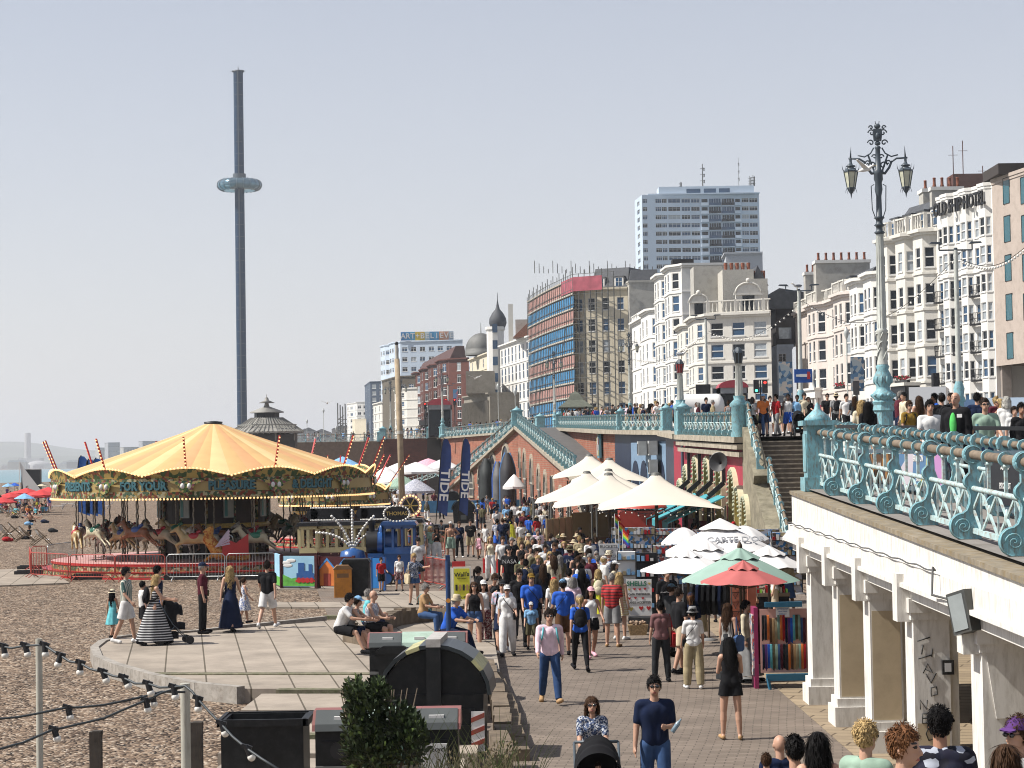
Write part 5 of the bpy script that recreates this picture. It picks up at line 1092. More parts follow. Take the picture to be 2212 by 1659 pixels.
r,pts,bp,(SB,BB),rows=building('dark red brick hotel with pale balconies and blank side wall',(A,B,'B-B-B-B'),zt,7,m=rb,bm=rb,side=(B,S,1),sidewin=1.4,win=(1.6,2.2),st='d',first=4.4,bay=1.6,cor=.6,gw=(.6,.3,.1),bands=(2,))
for k,z in enumerate((rows[1][0]-.6,rows[2][0]-.6,)):
 q=MB(off=r.location);band(q,poly_off(pts,.9),z,1.3,.4);q.build('balcony',wwhite,r)
mansard(r,(A[0],A[1]),B,SB,zt,3.4,2.0,mat('dark_tile',(.09,.04,.035),.8),0)
q=MB(off=r.location);yy=B[1]-.4-.6;
for k in range(3):q.tube([(B[0]+2.6+.9*cos(2*pi*j/16)+(k-1)*.5,yy,ZD(225)+9+.9*sin(2*pi*j/16))for j in range(17)],.1,5)
put_text(q,'DOUBLETREE',1.0,(B[0]+2.8,yy,ZD(225)+6.6),(1,0,0),(0,0,1),(0,-1,0),0,.03,0,sx=.75);put_text(q,'by Hilton',.6,(B[0]+2.8,yy,ZD(225)+5.5),(1,0,0),(0,0,1),(0,-1,0),0,.03);q.build('wall_sign',mat('sign_grey',(.35,.32,.3),.6),r)
A=xy(829,690);B=xy(868,660);S=xy(1003,655);zt=Z(737,900,660)
r,pts,bp,(SB,BB),rows=building('white apartment block with rainbow lettering board on its roof',(A,B,'BB'),zt,11,m=wblue,side=(B,S,7),sidewin=2.0,win=(2.0,1.4),st='d',first=3,bay=1.3,cor=.3,gw=(.5,.4,.1),depth=14)
bx0,bx1=xy(868,655)[0],xy(983,655)[0];cols_=[(.05,.25,.55),(.05,.3,.6),(.1,.4,.6),(.7,.5,.03),(.65,.45,.05),(.45,.6,.65),(.05,.3,.55),(.08,.35,.6),(.7,.3,.15),(.6,.3,.2),(.4,.5,.6),(.05,.3,.55)]
for i,ch in enumerate('ART+BELIEVE'):
 w=(bx1-bx0)/11;q=MB(off=r.location);x=bx0+w*i;q.box(x,B[1]-1.2,zt+.2,x+w-.02,B[1]-.9,zt+2.9,0);put_text(q,ch,2.4,(x+w/2,B[1]-1.22,zt+1.55),(1,0,0),(0,0,1),(0,-1,0),1,.05,.03);q.build('sign_letter',[mat('board_%d'%i,cols_[i],.6),trim],r)
A=xy(1000,640);B=xy(1012,620);S=xy(1028,618)
building('stepped pale apartment wing right of the rainbow lettering block',(A,B,'.'),Z(792,1010,620),8,m=wblue,side=(B,S,1),win=(1.4,1.3),cor=.2,first=3,depth=9)
A=xy(828,600);B=xy(862,570);S=xy(900,568)
building('dull brown building with few windows in front of the white apartment block',(A,B,'.'),Z(812,880,570),5,m=mat('brown_render',(.13,.11,.08),.9,var=.15),side=(B,S,2),win=(1.5,1.6),st='d',cor=.3,first=5)
A=xy(858,520);B=xy(880,500);S=xy(904,498)
building('narrow white and cream seafront house beside the wooden pole',(A,B,'B'),Z(838,880,500),6,m=wcream,side=(B,S,0),win=(1.4,1.5),cor=.3,first=3.4,bay=1.0,bands=('all',))
A=xy(790,800);B=xy(802,760);S=xy(834,758)
building('dark slate blue office tower with one pale strip of windows',(A,B,'2'),Z(824,815,760),10,m=mat('tower_slate',(.07,.1,.15),.6,var=.1),side=(B,S,2),win=(1.6,1.5),st='d',cor=.2,first=4,gw=(.1,.2,.7))
A=xy(808,620);B=xy(826,600);S=xy(860,598)
building('cream stone seafront house below the office tower',(A,B,'2'),Z(868,840,600),5,m=wcream,side=(B,S,1),win=(1.3,1.8),cor=.4,first=4,bands=('all',))
A=xy(758,1000);B=xy(772,960);S=xy(796,958)
building('white art deco apartment block with wrap-around balconies beyond the office tower',(A,B,'R.'),Z(868,780,960),8,m=wwhite,side=(B,S,2),win=(2,1.4),st='d',cor=.3,first=3.4,bands=('all',),bay=2)
A=xy(762,790);B=xy(768,780);S=xy(792,776)
building('plain sandy gable wall in front of the art deco apartment block',(A,B,'-'),Z(905,785,780),4,m=wyel,side=(B,S,0),cor=.1,first=4)
sc=thing('scaffolding','distant scaffold tower left of the art deco apartment block','scaffolding',(*xy(742,1000),ZD(225)));q=MB(off=sc.location);
for i in range(6):
 for j in range(3):x=xy(730,1000)[0]+i*1.2;y=1000+j*2;q.cyl((x,y,ZD(225)),(x,y,Z(870+2*((i*7)%5),740,1000)),.13,n=4)
for k in range(9):
 z=ZD(225)+2+k*1.9;x0=xy(730,1000)[0]
 for j in range(3):q.beam((x0,1000+j*2,z),(x0+6,1000+j*2,z),.2,.2);q.beam((x0,1000+j*2,z),(x0+3,1000+j*2,z+1.9),.12,.12)
q.build('tubes',MT['galvanised'],sc)
rr=random.Random(5);far=[(.35,.33,.3),(.5,.47,.42),(.25,.24,.25),(.42,.36,.3),(.6,.57,.52),(.2,.17,.16)]
fn_=['grey','cream','slate grey','tan','white','brown'];anc=['behind the pavilion','right of the pavilion roof','under the far lamp posts','beyond the far railing','left of the sandy gable','near the distant scaffold']
k=0
for i in range(16):
 U=652+i*7.2;d=1150+rr.uniform(0,500)+(16-i)*25;p=xy(U,d);w=rr.uniform(8,13);V=950-rr.uniform(2,20)-max(0,i-8)*2.2;c=i%6
 r=thing('house','far %s seafront house %s, %s from the left'%(fn_[c],anc[i*6//16],['first','second','third','fourth','fifth','sixth','seventh','eighth','ninth','tenth','eleventh','twelfth','thirteenth','fourteenth','fifteenth','sixteenth'][i]),'house',(p[0],p[1],H+3),0,'far seafront houses')
 h=Z(V,U,d)-H-3;q=MB();q.box(-w/2,0,-3,w/2,9,h,0);q.prism([(-w/2-.3,h),(w/2+.3,h),(0,h+2.6)],(0,-.2,0),(1,0,0),(0,0,1),(0,9.4,0),1);q.build('wall',[mat('far_%d'%c,far[c],.9,var=.1),slate],r)
 for z in[1.5+3.1*j for j in range(max(1,int((h-1)/3.1)))]:
  for x in(-w*.3,0,w*.3):link('window',win_mesh(1.2,1.7,'s',0),r,(x,-.12,z))
A=xy(1381,716);B=xy(1397,700);S=xy(1651,703);zt=Z(419,1500,700);z0=Z(640,1500,700)
r=thing('apartment_tower','tall white apartment tower with rows of windows and roof antennas','building',(A[0],A[1],z0))
mb=MB(off=r.location);px=4500/700.;def_rows=[zt-1.2-1.5-2.78*i for i in range(12)]
rowsT=sorted([(z-.1,1.45)for z in def_rows])
L=S[0]-B[0];f=lambda zx:(zx-320)/(1680-320)*L
spans=[(325,380),(475,545),(550,608),(623,765),(778,880),(890,990),(1480,1562),(1570,1665)]
cols=[(f((a+b)/2),f(b)-f(a))for a,b in spans]
wall(mb,r,B,S,z0,zt,cols,rowsT,0,'m',t=.3,gw=(.6,.38,.02))
wall(mb,r,A,B,z0,zt,[(hypot(B[0]-A[0],B[1]-A[1])*.5,5)],rowsT,0,'m',t=.3,gw=(.1,.5,.4))
bk=[(S[0]+1,S[1]+16),(A[0]+1,A[1]+12)];wall(mb,r,S,bk[0],z0,zt,[],[],0);wall(mb,r,bk[1],A,z0,zt,[],[],0);wall(mb,r,bk[0],bk[1],z0,zt,[],[],0)
mb.add([(A[0],A[1],zt),(B[0],B[1],zt),(S[0],S[1],zt),(*bk[0],zt),(*bk[1],zt)],[(0,1,2,3,4)],0);mb.build('wall',wblue,r)
for i,(z,h)in enumerate(rowsT):
 for a,b in((1000,1088),(1392,1466)):
  q=MB(off=r.location);x0,x1=B[0]+f(a),B[0]+f(b);yy=B[1]+(S[1]-B[1])*f((a+b)/2)/L;q.box(x0,yy-1.1,z-1.1,x1,yy+.02,z-.05);q.box(x0+.3,yy-.12,z+.1,x1-.3,yy-.01,z+1.2,1);q.build('balcony',[wblue,gl[0]],r)
 for a,b in((1092,1232),(1240,1388)):
  q=MB(off=r.location);x0,x1=B[0]+f(a),B[0]+f(b);yy=B[1]+(S[1]-B[1])*f((a+b)/2)/L;q.box(x0,yy-.9,z-1.2,x1,yy+.02,z-1.0,0);q.box(x0,yy-.9,z-1.0,x1,yy-.86,z-.1,1);q.box(x0+.1,yy-.14,z-.9,x1-.1,yy-.02,z+1.3,1)
  for k in range(1,5):x=x0+(x1-x0)*k/5;q.box(x-.06,yy-.2,z-.9,x+.06,yy-.14,z+1.3,0)
  q.build('balcony',[wblue,gl[(i*3+int(a>1200))%2]],r)
q=MB(off=r.location);x0,x1=B[0]+f(520),B[0]+f(1620);zp=zt;q.box(x0,B[1]+2,zp,x1,B[1]+12,Z(403,1520,703),0);q.box(x0+f(840)-f(520),B[1]+1.88,zp+.5,x0+f(1000)-f(520),B[1]+1.95,zp+2,1);q.box(x0+f(1040)-f(520),B[1]+1.88,zp+.5,x0+f(1180)-f(520),B[1]+1.95,zp+2,1);q.box(x0+f(1215)-f(520),B[1]+1.88,zp+.5,x0+f(1340)-f(520),B[1]+1.95,zp+2,1);q.box(B[0]+f(390),B[1]+.5,zp,B[0]+f(1680),B[1]+10,zp+.4,0);q.build('penthouse',[wblue,gl[1]],r)
zp=Z(403,1520,703)
for U,Vt,w in((1518,354,.35),(1596,341,.12),(1620,380,.25),(1627,378,.3),(1470,393,.2)):
 q=MB(off=r.location);p=pt(U,403,707);ztp=Z(Vt,U,707);q.cyl((p.x,p.y,zp),(p.x,p.y,ztp),w*.7,w*.4,6)
 for k in range(3):z=zp+(ztp-zp)*(.3+.25*k);q.beam((p.x-w*2.5,p.y,z),(p.x+w*2.5,p.y,z),.15,.15);q.box(p.x+w,p.y-.3,z-.8,p.x+w*2,p.y+.3,z+.3)
 q.build('antenna',MT['galvanised'],r)
A=xy(1572,420);B=xy(1577,410);S=xy(1656,410);z=Z(545,1620,410)
building('pale rendered lift tower block behind the cream corner building',(A,B,'-'),z,1,m=mat('render_bluegrey',(.5,.52,.55),.85,var=.05,dirt=.2),side=(B,S,0),first=40,cor=.5,z0=ZD(225))
A=xy(2010,415);B=xy(2043,400);S=xy(2140,400)
r,pts,bp,_,_=building('white tower block with brick plant room behind the lettered hotel',(A,B,'22'),Z(418,2030,405),12,m=wblue,side=(B,S,6),sidewin=1.5,win=(1.6,1.5),cor=.2,first=3,z0=ZD(225))
q=MB(off=r.location);z=Z(418,2030,405);x=xy(2078,400)[0];q.box(x,402,z,x+6.5,408,z+3.4,0)
for dx,hh in((0.3,9),(2.2,10),(6,5)):q.cyl((x+dx,403,z+3),(x+dx,403,z+hh),.09,n=4);q.beam((x+dx-.9,403,z+hh*.8),(x+dx+.9,403,z+hh*.8),.08,.08)
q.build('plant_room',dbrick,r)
for k,(U0,U1,V0,d,lab)in enumerate(((206,226,967,2600,'distant small grey block at the left end of the bay cluster'),(226,259,956,2500,'distant grey apartment block with stepped roof across the bay'),(259,300,966,2550,'distant low white apartment block across the bay'),(300,345,953,2450,'distant apartment block with rooftop masts across the bay'))):
 A=xy(U0,d+20);B=xy(U0+8,d);S=xy(U1,d)
 building(lab,(A,B,'-'),Z(V0,U0,d),6,m=mat('far_block_%d'%(k%2),((.42,.4,.37),(.34,.34,.35))[k%2],.9),side=(B,S,5),win=(2.5,1.6),z0=0,cor=.3,group='distant blocks across the bay')
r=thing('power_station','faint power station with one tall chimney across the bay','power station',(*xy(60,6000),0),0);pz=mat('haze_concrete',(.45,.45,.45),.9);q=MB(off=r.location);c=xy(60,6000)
q.lathe([(10,0),(9,98),(8.6,103)],14,(c[0],c[1],0));q.build('chimney',pz,r);q=MB(off=r.location);q.box(c[0]-26,5990,0,c[0]+34,6060,30);q.lathe([(34,0),(34,10),(26,18),(10,22),(.1,23)],20,(c[0]+36,5975,0));q.build('boiler_house',pz,r)
for k in range(26):
 U=[40,130,190,240,300,360,90][k%7]+rr.uniform(-22,22);d=rr.uniform(4200,6000);p=xy(U,d);w=rr.uniform(20,70);h=rr.uniform(5,16)
 q=MB();q.box(-w/2,0,0,w/2,18,h,0);q.prism([(-w/2,h),(w/2,h),(w/2*.8,h+4),(-w/2*.8,h+4)],(0,0,0),(1,0,0),(0,0,1),(0,18,0),1);o=q.build('warehouse',[mat('far_%d'%(k%6),far[k%6]),pz],loc=(p[0],p[1],0));tag(o,'tiny hazy harbour building across the bay',None,'hazy harbour buildings across the bay')if k==0 else None;o['label']='tiny hazy harbour building across the bay';o['category']='building';o['group']='hazy harbour buildings across the bay'
c=xy(524,850);r=thing('observation_tower','slender grey observation tower with a glass doughnut pod','tower',(c[0],c[1],0));steel=mat('tower_steel',(.01,.042,.095),.6,metal=0,var=.15,scale=.3,spec=.15);ztop=Z(155,517,850)
q=MB();q.lathe([(2.0,0),(1.98,90),(1.95,ztop)],32,mi=0)
for k in range(34):q.lathe([(2.02,ztop*k/34),(2.02,ztop*k/34+.16)],32,mi=1)
q.box(-.25,-2.12,0,.25,-1.9,ztop,1);q.build('shaft',[steel,mat('tower_seam',(.1,.12,.14),.5)],r)
zp=Z(400,520,850);q=MB();pr=[(2.2,-2.0)]+[(6.3+2.85*cos(R(a)),2.3*sin(R(a)))for a in range(-90,91,12)]+[(2.2,2.5)];q.lathe([(a,zp+b)for a,b in pr],40,mi=0);
for k in range(20):
 a=2*pi*k/20;q.tube([((6.35+2.9*cos(R(t)))*cos(a),(6.35+2.9*cos(R(t)))*sin(a),zp+2.36*sin(R(t)))for t in range(-90,91,20)],.09,4,1)
q.build('pod',[mat('pod_glass',(.2,.32,.38),.1,metal=.7,var=.3,scale=.25),MT['tower_seam']],r)
q=MB();q.lathe([(2.7,zp+2.3),(2.7,zp+4.6),(2.4,zp+4.6)],24,sm=False);q.build('collar',MT['tower_seam'],r)
q=MB();q.lathe([(2.6,ztop),(2.6,ztop+.4),(.3,ztop+.5),(.15,ztop+1.2),(.001,ztop+3.0)],20);q.beam((-3.2,0,ztop+.3),(3.2,0,ztop+.3),.12,.12);q.build('cap',MT['tower_seam'],r)
d=300;c=pt(577,950,d);zb=ZD(300);r=thing('pavilion','octagonal seafront pavilion with two-tier lead roof and spire','pavilion',(c.x,c.y,zb));k=d/4500.
ro=82*k;q=MB();e=Z(933,577,d)-zb;t=Z(903,577,d)-zb;q.lathe([(ro,e-.25),(ro,e),(ro*.62,e+(t-e)*.55),(ro*.4,t)],8,a0=pi/8,a1=2*pi+pi/8,sm=False)
for j in range(48):a=2*pi*j/48;q.beam((ro*.98*cos(a),ro*.98*sin(a),e+.03),(ro*.42*cos(a),ro*.42*sin(a),t+.04),.08,.1)
q.build('roof',mat('lead_roof',(.3,.29,.26),.6,var=.15,scale=1),r)
q=MB();t2=Z(892,577,d)-zb;q.lathe([(27*k,t-.2),(27*k,t2)],8,sm=False);q.build('lantern',iron,r)
q=MB();t3=Z(878,577,d)-zb;q.lathe([(37*k,t2),(37*k,t2+.15),(6*k,t3),(4*k,t3+.5),(1.2,t3+.5),(.3,t3+.9),(.3,t3+1.1),(.05,t3+1.4),(.03,Z(852,577,d)-zb)],8);q.build('upper_roof',mat('lead_roof',()),r)
for j in range(8):
 a=pi/8+j*pi/4;a2=a+pi/4;q=MB();x,y=66*k*cos(a),66*k*sin(a);x2,y2=66*k*cos(a2),66*k*sin(a2);q.beam((x,y,0),(x2,y2,0),.2,1.9);q.cyl((x,y,0),(x,y,e+.6),.16,n=6,mi=1)
 for s in(.25,.5,.75):q.cyl((x+(x2-x)*s,y+(y2-y)*s,0),(x+(x2-x)*s,y+(y2-y)*s,e+.4),.07,n=4,mi=1)
 q.beam((x,y,2.3),(x2,y2,2.3),.1,.15,1);q.build('glazed_wall',[mat('panel_dark',(.05,.05,.05),.6),mat('frame_sage',(.3,.3,.27),.7)],r)
q=MB();q.lathe([(50*k,0),(50*k,e+.5)],8,sm=False);q.build('core',mat('core_dark',(.04,.035,.03),.7,var=.5,scale=1.5),r)
d=205;c=pt(1213,920,d);zb=ZD(205);c.x=max(c.x,5.6);r=thing('shelter','green and cream seafront shelter with a pagoda roof below the scaffolding','shelter',(c.x+.6,c.y,zb));k=d/4500.
q=MB();e=Z(880,1213,d)-zb;t=Z(852,1213,d)-zb;q.lathe([(52*k,e-.1),(52*k,e),(24*k,e+(t-e)*.55),(14*k,t),(2*k,t+.3),(.03,t+.7)],4,a0=pi/4,a1=2*pi+pi/4,sm=False,sx=1.0);q.build('roof',mat('shelter_roof',(.12,.13,.1),.8,var=.2),r)
for sx in(-1,1):
 for sy in(-1,1):q=MB();q.cyl((sx*1.35,sy*1.2,0),(sx*1.35,sy*1.2,e),.09,n=8);q.tube([(sx*1.35,sy*1.2,e-.6),(sx*1.0,sy*1.2,e-.1)],.05,5);q.build('post',mat('shelter_green',(.05,.12,.1),.6),r)
q=MB();q.box(-1.2,-.05,0,1.2,.05,1.3,0);q.box(-1.2,-.55,.4,1.2,-.05,.48,0);q.build('bench',wyel,r)
red=mat('gloss_red',(.5,.03,.03),.35,var=.1);gold=mat('fair_gold',(.6,.42,.12),.4,var=.25,scale=12);bulb=mat('lit_bulb',(1,.62,.28),.4,var=0,emit=.8);wbulb=mat('white_bulb',(.85,.82,.75),.2,var=0)
orn=speckmat('painted_ornament',[(.3,.2,.06),(.05,.08,.03),(.4,.36,.22),(.2,.05,.03),(.08,.13,.08)],9);ornp=speckmat('painted_panel',[(.45,.32,.1),(.45,.32,.1),(.06,.1,.04),(.42,.3,.1),(.25,.08,.04),(.08,.12,.05)],5.5)
ivory=mat('ivory_panel',(.44,.32,.12),.5,var=.08);steel2=mat('barrier_steel',(.4,.41,.41),.4,metal=.6);brass=mat('twisted_brass',(.22,.2,.16),.4,metal=.5,var=.5,scale=18)
def cyl_text(mb,s,size,th0,Rr,z,mi,ext=.015,out=0,sx=1.):
 vs,fs=textmb(s,size,ext,.02,sx=sx);P=[]
 for v in vs:a=th0+v.x/Rr;r=Rr+out+v.z+ext;P.append((r*sin(a),-r*cos(a),z+v.y))
 mb.add(P,fs,mi)
def horse_mesh():
 if 'horse' in MESHC:return MESHC['horse']
 V=Vector;Q=[('b',V((0,-.38,0)),V((0,.38,.02)),.2,.21),('b',V((0,-.42,.05)),V((0,-.68,.42)),.16,.1),('b',V((0,-.66,.44)),V((0,-.95,.3)),.1,.055),('b',V((0,-.62,.5)),V((0,-.6,.6)),.04,.02)]
 for s in(-1,1):
  x=V((s*.11,0,0));Q+=[('b',V((0,-.4,-.1))+x,V((0,-.72,-.22))+x,.09,.06),('b',V((0,-.72,-.22))+x,V((0,-.62,-.52))+x,.05,.04),('b',V((0,-.62,-.52))+x,V((0,-.68,-.6))+x,.05,.05),('b',V((0,.4,-.05))+x,V((0,.66,-.26))+x,.11,.06),('b',V((0,.66,-.26))+x,V((0,.95,-.44))+x,.05,.04),('b',V((0,.95,-.44))+x,V((0,1.05,-.52))+x,.05,.05)]
 me=remesh(capsule_mesh(Q),.035,2);MESHC['horse']=me
 m=MB();m.sph((0,.02,.1),(.235,.3,.17),14,8);m.tube([(0,.12,.26),(0,.3,.34)],.07,8);MESHC['saddle']=m.mesh('saddle')
 m=MB();m.tube([(0,-.5,.45),(0,-.36,.3),(0,-.3,.15)],[.05,.07,.03],6);m.tube([(0,.55,.1),(0,.85,.1),(0,1.05,-.15)],[.05,.07,.02],6);MESHC['mane']=m.mesh('mane');return me
def carousel(label,C,Rr,zf,zb,zt_,zapex,secs,horses,texts,base=True,name='carousel',tilt=22,sparL=1.4,cols=((.68,.43,.18),(.76,.56,.27),(.68,.37,.17))):
 r=thing(name,label,'carousel',(C[0],C[1],0));n=secs*12
 if base:
  m=MB();m.lathe([(.1,.0),(Rr+.45,0),(Rr+.45,.08)],96,mi=1,sm=False);m.lathe([(Rr+.45,.08),(Rr+.42,.24)],96,mi=2,sm=False);m.lathe([(Rr+.42,.24),(Rr+.45,.3),(Rr+.05,.3)],96,mi=1,sm=False);m.lathe([(Rr+.05,.3),(Rr+.03,.5)],96,mi=2,sm=False);m.lathe([(Rr+.03,.5),(Rr+.06,zf-.02),(Rr-.05,zf),(.1,zf)],96,mi=3,sm=False);m.lathe([(Rr+.07,zf-.1),(Rr+.08,zf)],96,mi=1,sm=False)
  m.build('platform',[red,red,orn,mat('pink_floor',(.62,.36,.33),.6,var=.12,scale=1)],r)
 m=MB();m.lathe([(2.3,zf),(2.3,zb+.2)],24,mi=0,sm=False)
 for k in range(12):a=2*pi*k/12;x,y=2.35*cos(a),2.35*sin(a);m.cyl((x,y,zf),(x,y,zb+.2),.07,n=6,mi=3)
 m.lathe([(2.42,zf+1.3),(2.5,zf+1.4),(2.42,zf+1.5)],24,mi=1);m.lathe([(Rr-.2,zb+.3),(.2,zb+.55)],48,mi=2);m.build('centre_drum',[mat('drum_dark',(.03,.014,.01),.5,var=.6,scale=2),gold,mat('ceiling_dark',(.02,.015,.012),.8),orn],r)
 for k in range(8):
  a=2*pi*(k+.5)/8;g=MB();g.M=Matrix.Rotation(a,4,'Z');g.box(-.22,-2.52,zf+1.75,.22,-2.46,zb-.05,0);g.box(-.18,-2.54,zf+1.8,-.05,-2.52,zb-.12,1);g.sph((0,-2.44,zf+.75),(.26,.06,.36),12,8,2);g.build('mirror_panel',[mat('pane_pale',(.55,.6,.58),.3),mat('pane_teal',(.1,.35,.36),.3),mat('mirror',(.35,.36,.36),.15,metal=.8)],r)
 m=MB()
 N=secs*4
 for k in range(N):
  a0=2*pi*k/N;a1=2*pi*(k+1)/N
  def fn(u,v,a0=a0,a1=a1):
   a=a0+(a1-a0)*u;q=v;rr=.35+(Rr-.15-.35)*q;z=zapex-(zapex-zt_+.05)*(q**.93)+.05*sin(pi*u)*q;return(rr*sin(a),-rr*cos(a),z)
  m.grid(fn,2,6,[0,1,0,2][k%4])
 m.lathe([(.4,zapex-.03),(.42,zapex+.08),(.1,zapex+.12)],16,mi=3);m.build('canopy',[mat('canvas_%d%s'%(i,name),c,.7,var=.06,scale=1.5)for i,c in enumerate(cols)]+[iron],r)
 m=MB()
 hb=zt_-zb;top=lambda a:zt_-.1+.33*abs(cos(secs/2*(a)))
 for k in range(n):
  a0=2*pi*k/n;a1=2*pi*(k+1)/n
  def P(a,r_,z):return(r_*sin(a),-r_*cos(a),z)
  for z0_,z1_,mi,o in((zb,zb+hb*.27,1,.04),(zb+hb*.27,zb+hb*.7,0,0),(zb+hb*.7,zb+hb*.84,1,.05)):m.add([P(a0,Rr+o,z0_),P(a1,Rr+o,z0_),P(a1,Rr+o,z1_),P(a0,Rr+o,z1_)],[(0,1,2,3)],mi);m.add([P(a0,Rr+o,z1_),P(a1,Rr+o,z1_),P(a1,Rr-.1,z1_),P(a0,Rr-.1,z1_),P(a0,Rr+o,z0_),P(a1,Rr+o,z0_),P(a1,Rr-.1,z0_),P(a0,Rr-.1,z0_)],[(0,1,2,3),(7,6,5,4)],2)
  m.add([P(a0,Rr,zb+hb*.84),P(a1,Rr,zb+hb*.84),P(a1,Rr+.1,top(a1)),P(a0,Rr+.1,top(a0)),P(a1,Rr-.08,zb+hb*.84),P(a0,Rr-.08,zb+hb*.84)],[(0,1,2,3),(2,4,5,3)],3)
 m.build('rounding_board',[ivory,orn,gold,ornp],r)
 m=MB()
 for k in range(n*2):a=2*pi*k/n/2;m.sph(((Rr+.12)*sin(a),-(Rr+.12)*cos(a),top(a)+.03),.045,6,4)
 for k in range(n*2):a=2*pi*k/n/2;m.sph(((Rr+.06)*sin(a),-(Rr+.06)*cos(a),zb-.05),.045,6,4)
 tag(m.build('bulb',bulb,r),kind='stuff')
 for k in range(secs):
  a=2*pi*k/secs;m=MB();t=R(tilt);b=Vector(((Rr+.05)*sin(a),-(Rr+.05)*cos(a),top(a)));o=Vector((sin(a)*sin(t),-cos(a)*sin(t),cos(t)));m.beam(b,b+o*sparL,.075,.05,0)
  for j in range(9):m.sph(b+o*sparL*(j+.5)/9+Vector((sin(a),-cos(a),0))*.04,.036,6,4,1)
  m.build('light_spar',[red,bulb],r)
  q=MB();a2=a;c=Vector(((Rr+.09)*sin(a2),-(Rr+.09)*cos(a2),zb+hb*.5));ax=Vector((cos(a2),sin(a2),0))
  q.prism([(-.8,.22),(.8,.22),(.35,.05),(.25,-.2),(0,-.34),(-.25,-.2),(-.35,.05)],c,ax,(0,0,1),Vector((sin(a2),-cos(a2),0))*.05,0)
  for s in(-1,1):q.sph(c+ax*.14*s+Vector((sin(a2),-cos(a2),0))*.05,(.09,.09,.12),8,6,1)
  q.build('medallion',[speckmat('medallion_paint',[(.12,.2,.06),(.3,.1,.12),(.5,.4,.15),(.05,.1,.06)],11),trim],r)
 for s,a in texts:
  m=MB();cyl_text(m,s,.5,R(a)+.012,Rr,zb+hb*.475,0,.01,.005,sx=.86);cyl_text(m,s,.5,R(a),Rr,zb+hb*.5,1,.012,.03,sx=.86);m.build('lettering',[mat('letter_shadow',(.02,.03,.02)),mat('letter_teal',(.05,.16,.19),.5)],r)
 hm=horse_mesh()if horses else None
 hc=[mat('horse_cream',(.46,.33,.15),.4,var=.2,scale=5),mat('horse_dapple',(.4,.36,.3),.4,var=.5,scale=9),mat('horse_chestnut',(.22,.08,.03),.4,var=.3,scale=6),mat('horse_white',(.5,.44,.3),.4,var=.15,scale=5)]
 sc_=[mat('saddle_red',(.4,.03,.04),.4),mat('saddle_green',(.05,.22,.14),.4),mat('saddle_blue',(.05,.1,.3),.4)]
 rr=random.Random(4)
 for k in range(horses):
  for j,rad in enumerate((Rr-1.0,Rr-2.1,Rr-3.1)):
   if k%7==2:continue
   a=2*pi*k/horses+j*.07;x,y=rad*sin(a),-rad*cos(a);z=zf+1.05+rr.uniform(-.18,.25)
   ci=(k*3+j)%4;h=link('horse',hm,r,(x,y,z),a-pi/2)
   if not hm.materials:hm.materials.append(hc[0])
   h.material_slots[0].link='OBJECT';h.material_slots[0].material=hc[ci]
   for nm,mm in(('saddle',sc_[(k+j)%3]),('mane',mat('mane_dark',(.04,.02,.012),.7)if ci!=0 else hc[3])):
    me=MESHC[nm]
    if not me.materials:me.materials.append(mm)
    o=link(nm,me,h);o.material_slots[0].link='OBJECT';o.material_slots[0].material=mm
   if 'pole%d'%int(rad*10)not in MESHC:
    q=MB();L=zb+.35-zf
    q.tube([(0.012*cos(t),0.012*sin(t),zf+L*i/40)for i,t in((i,i*1.1)for i in range(41))],.032,5);MESHC['pole%d'%int(rad*10)]=q.mesh('pole');MESHC['pole%d'%int(rad*10)].materials.append(brass)
   link('pole',MESHC['pole%d'%int(rad*10)],r,(x*1.0,y*1.0,0))
 return r
CC=(-13.35,92.9);car=carousel('large gallopers carousel with orange striped canopy and gilded lettered boards',CC,7.05,.62,3.33,4.3,6.5,12,15,[('PRESENTS',-46),('FOR YOUR',-16.3),('PLEASURE',14),('& DELIGHT',44)])
car.rotation_euler=(0,0,0)
for o in list(car.children):
 if o.name.startswith(('light_spar','medallion')):pass
for o in car.children:
 n_=o.name.split('.')[0]
 if n_ in('light_spar','medallion','rounding_board','bulb','canopy'):o.rotation_euler=(0,0,R(-1))
V=Vector;Q=[('b',V((0,-.1,.3)),V((0,.35,.9)),.3,.24),('b',V((0,.35,.9)),V((0,.25,1.25)),.2,.14),('b',V((0,.25,1.3)),V((0,.5,1.2)),.14,.07),('b',V((0,-.1,.3)),V((0,-1.2,.15)),.28,.2),('b',V((0,.1,.25)),V((0,.5,0)),.1,.06)]
a=R(9);x,y=6.2*sin(a),-6.2*cos(a)
m=remesh(capsule_mesh(Q),.04,2);m.materials.append(speckmat('dragon_scales',[(.55,.25,.05),(.6,.35,.1),(.4,.12,.03)],14));ch=link('dragon_chariot',m,car,(x,y,.7),a+R(90)+pi)
ch.rotation_euler=(0,0,R(99));q=MB();q.prism([(-1.3,.2),(-.2,.2),(-.25,.95),(-.8,.7),(-1.3,1.1)],(.28,0,0),(0,1,0),(0,0,1),(.08,0,0),0);q.prism([(-1.3,.2),(-.2,.2),(-.25,.95),(-.8,.7),(-1.3,1.1)],(-.36,0,0),(0,1,0),(0,0,1),(.08,0,0),0);q.build('seat',red,ch)
q=MB()
for s in(-1,1):
 for k in range(5):q.prism([(0,0),(-.65,.12+.13*k),(-.6,.2+.13*k)],(s*.36,.1,.55),(0,1,0),(0,0,1),(s*.03,0,0),0)
q.build('wing',mat('wing_white',(.6,.5,.6),.5),ch)
c2=xy(722,118);carousel('small red and orange fairground ride behind the carousel',c2,3.05,.5,2.35,3.2,4.5,8,0,[],True,'fairground_ride',35,2.0,((.75,.35,.05),(.8,.5,.1),(.6,.04,.04)))
r=MB()
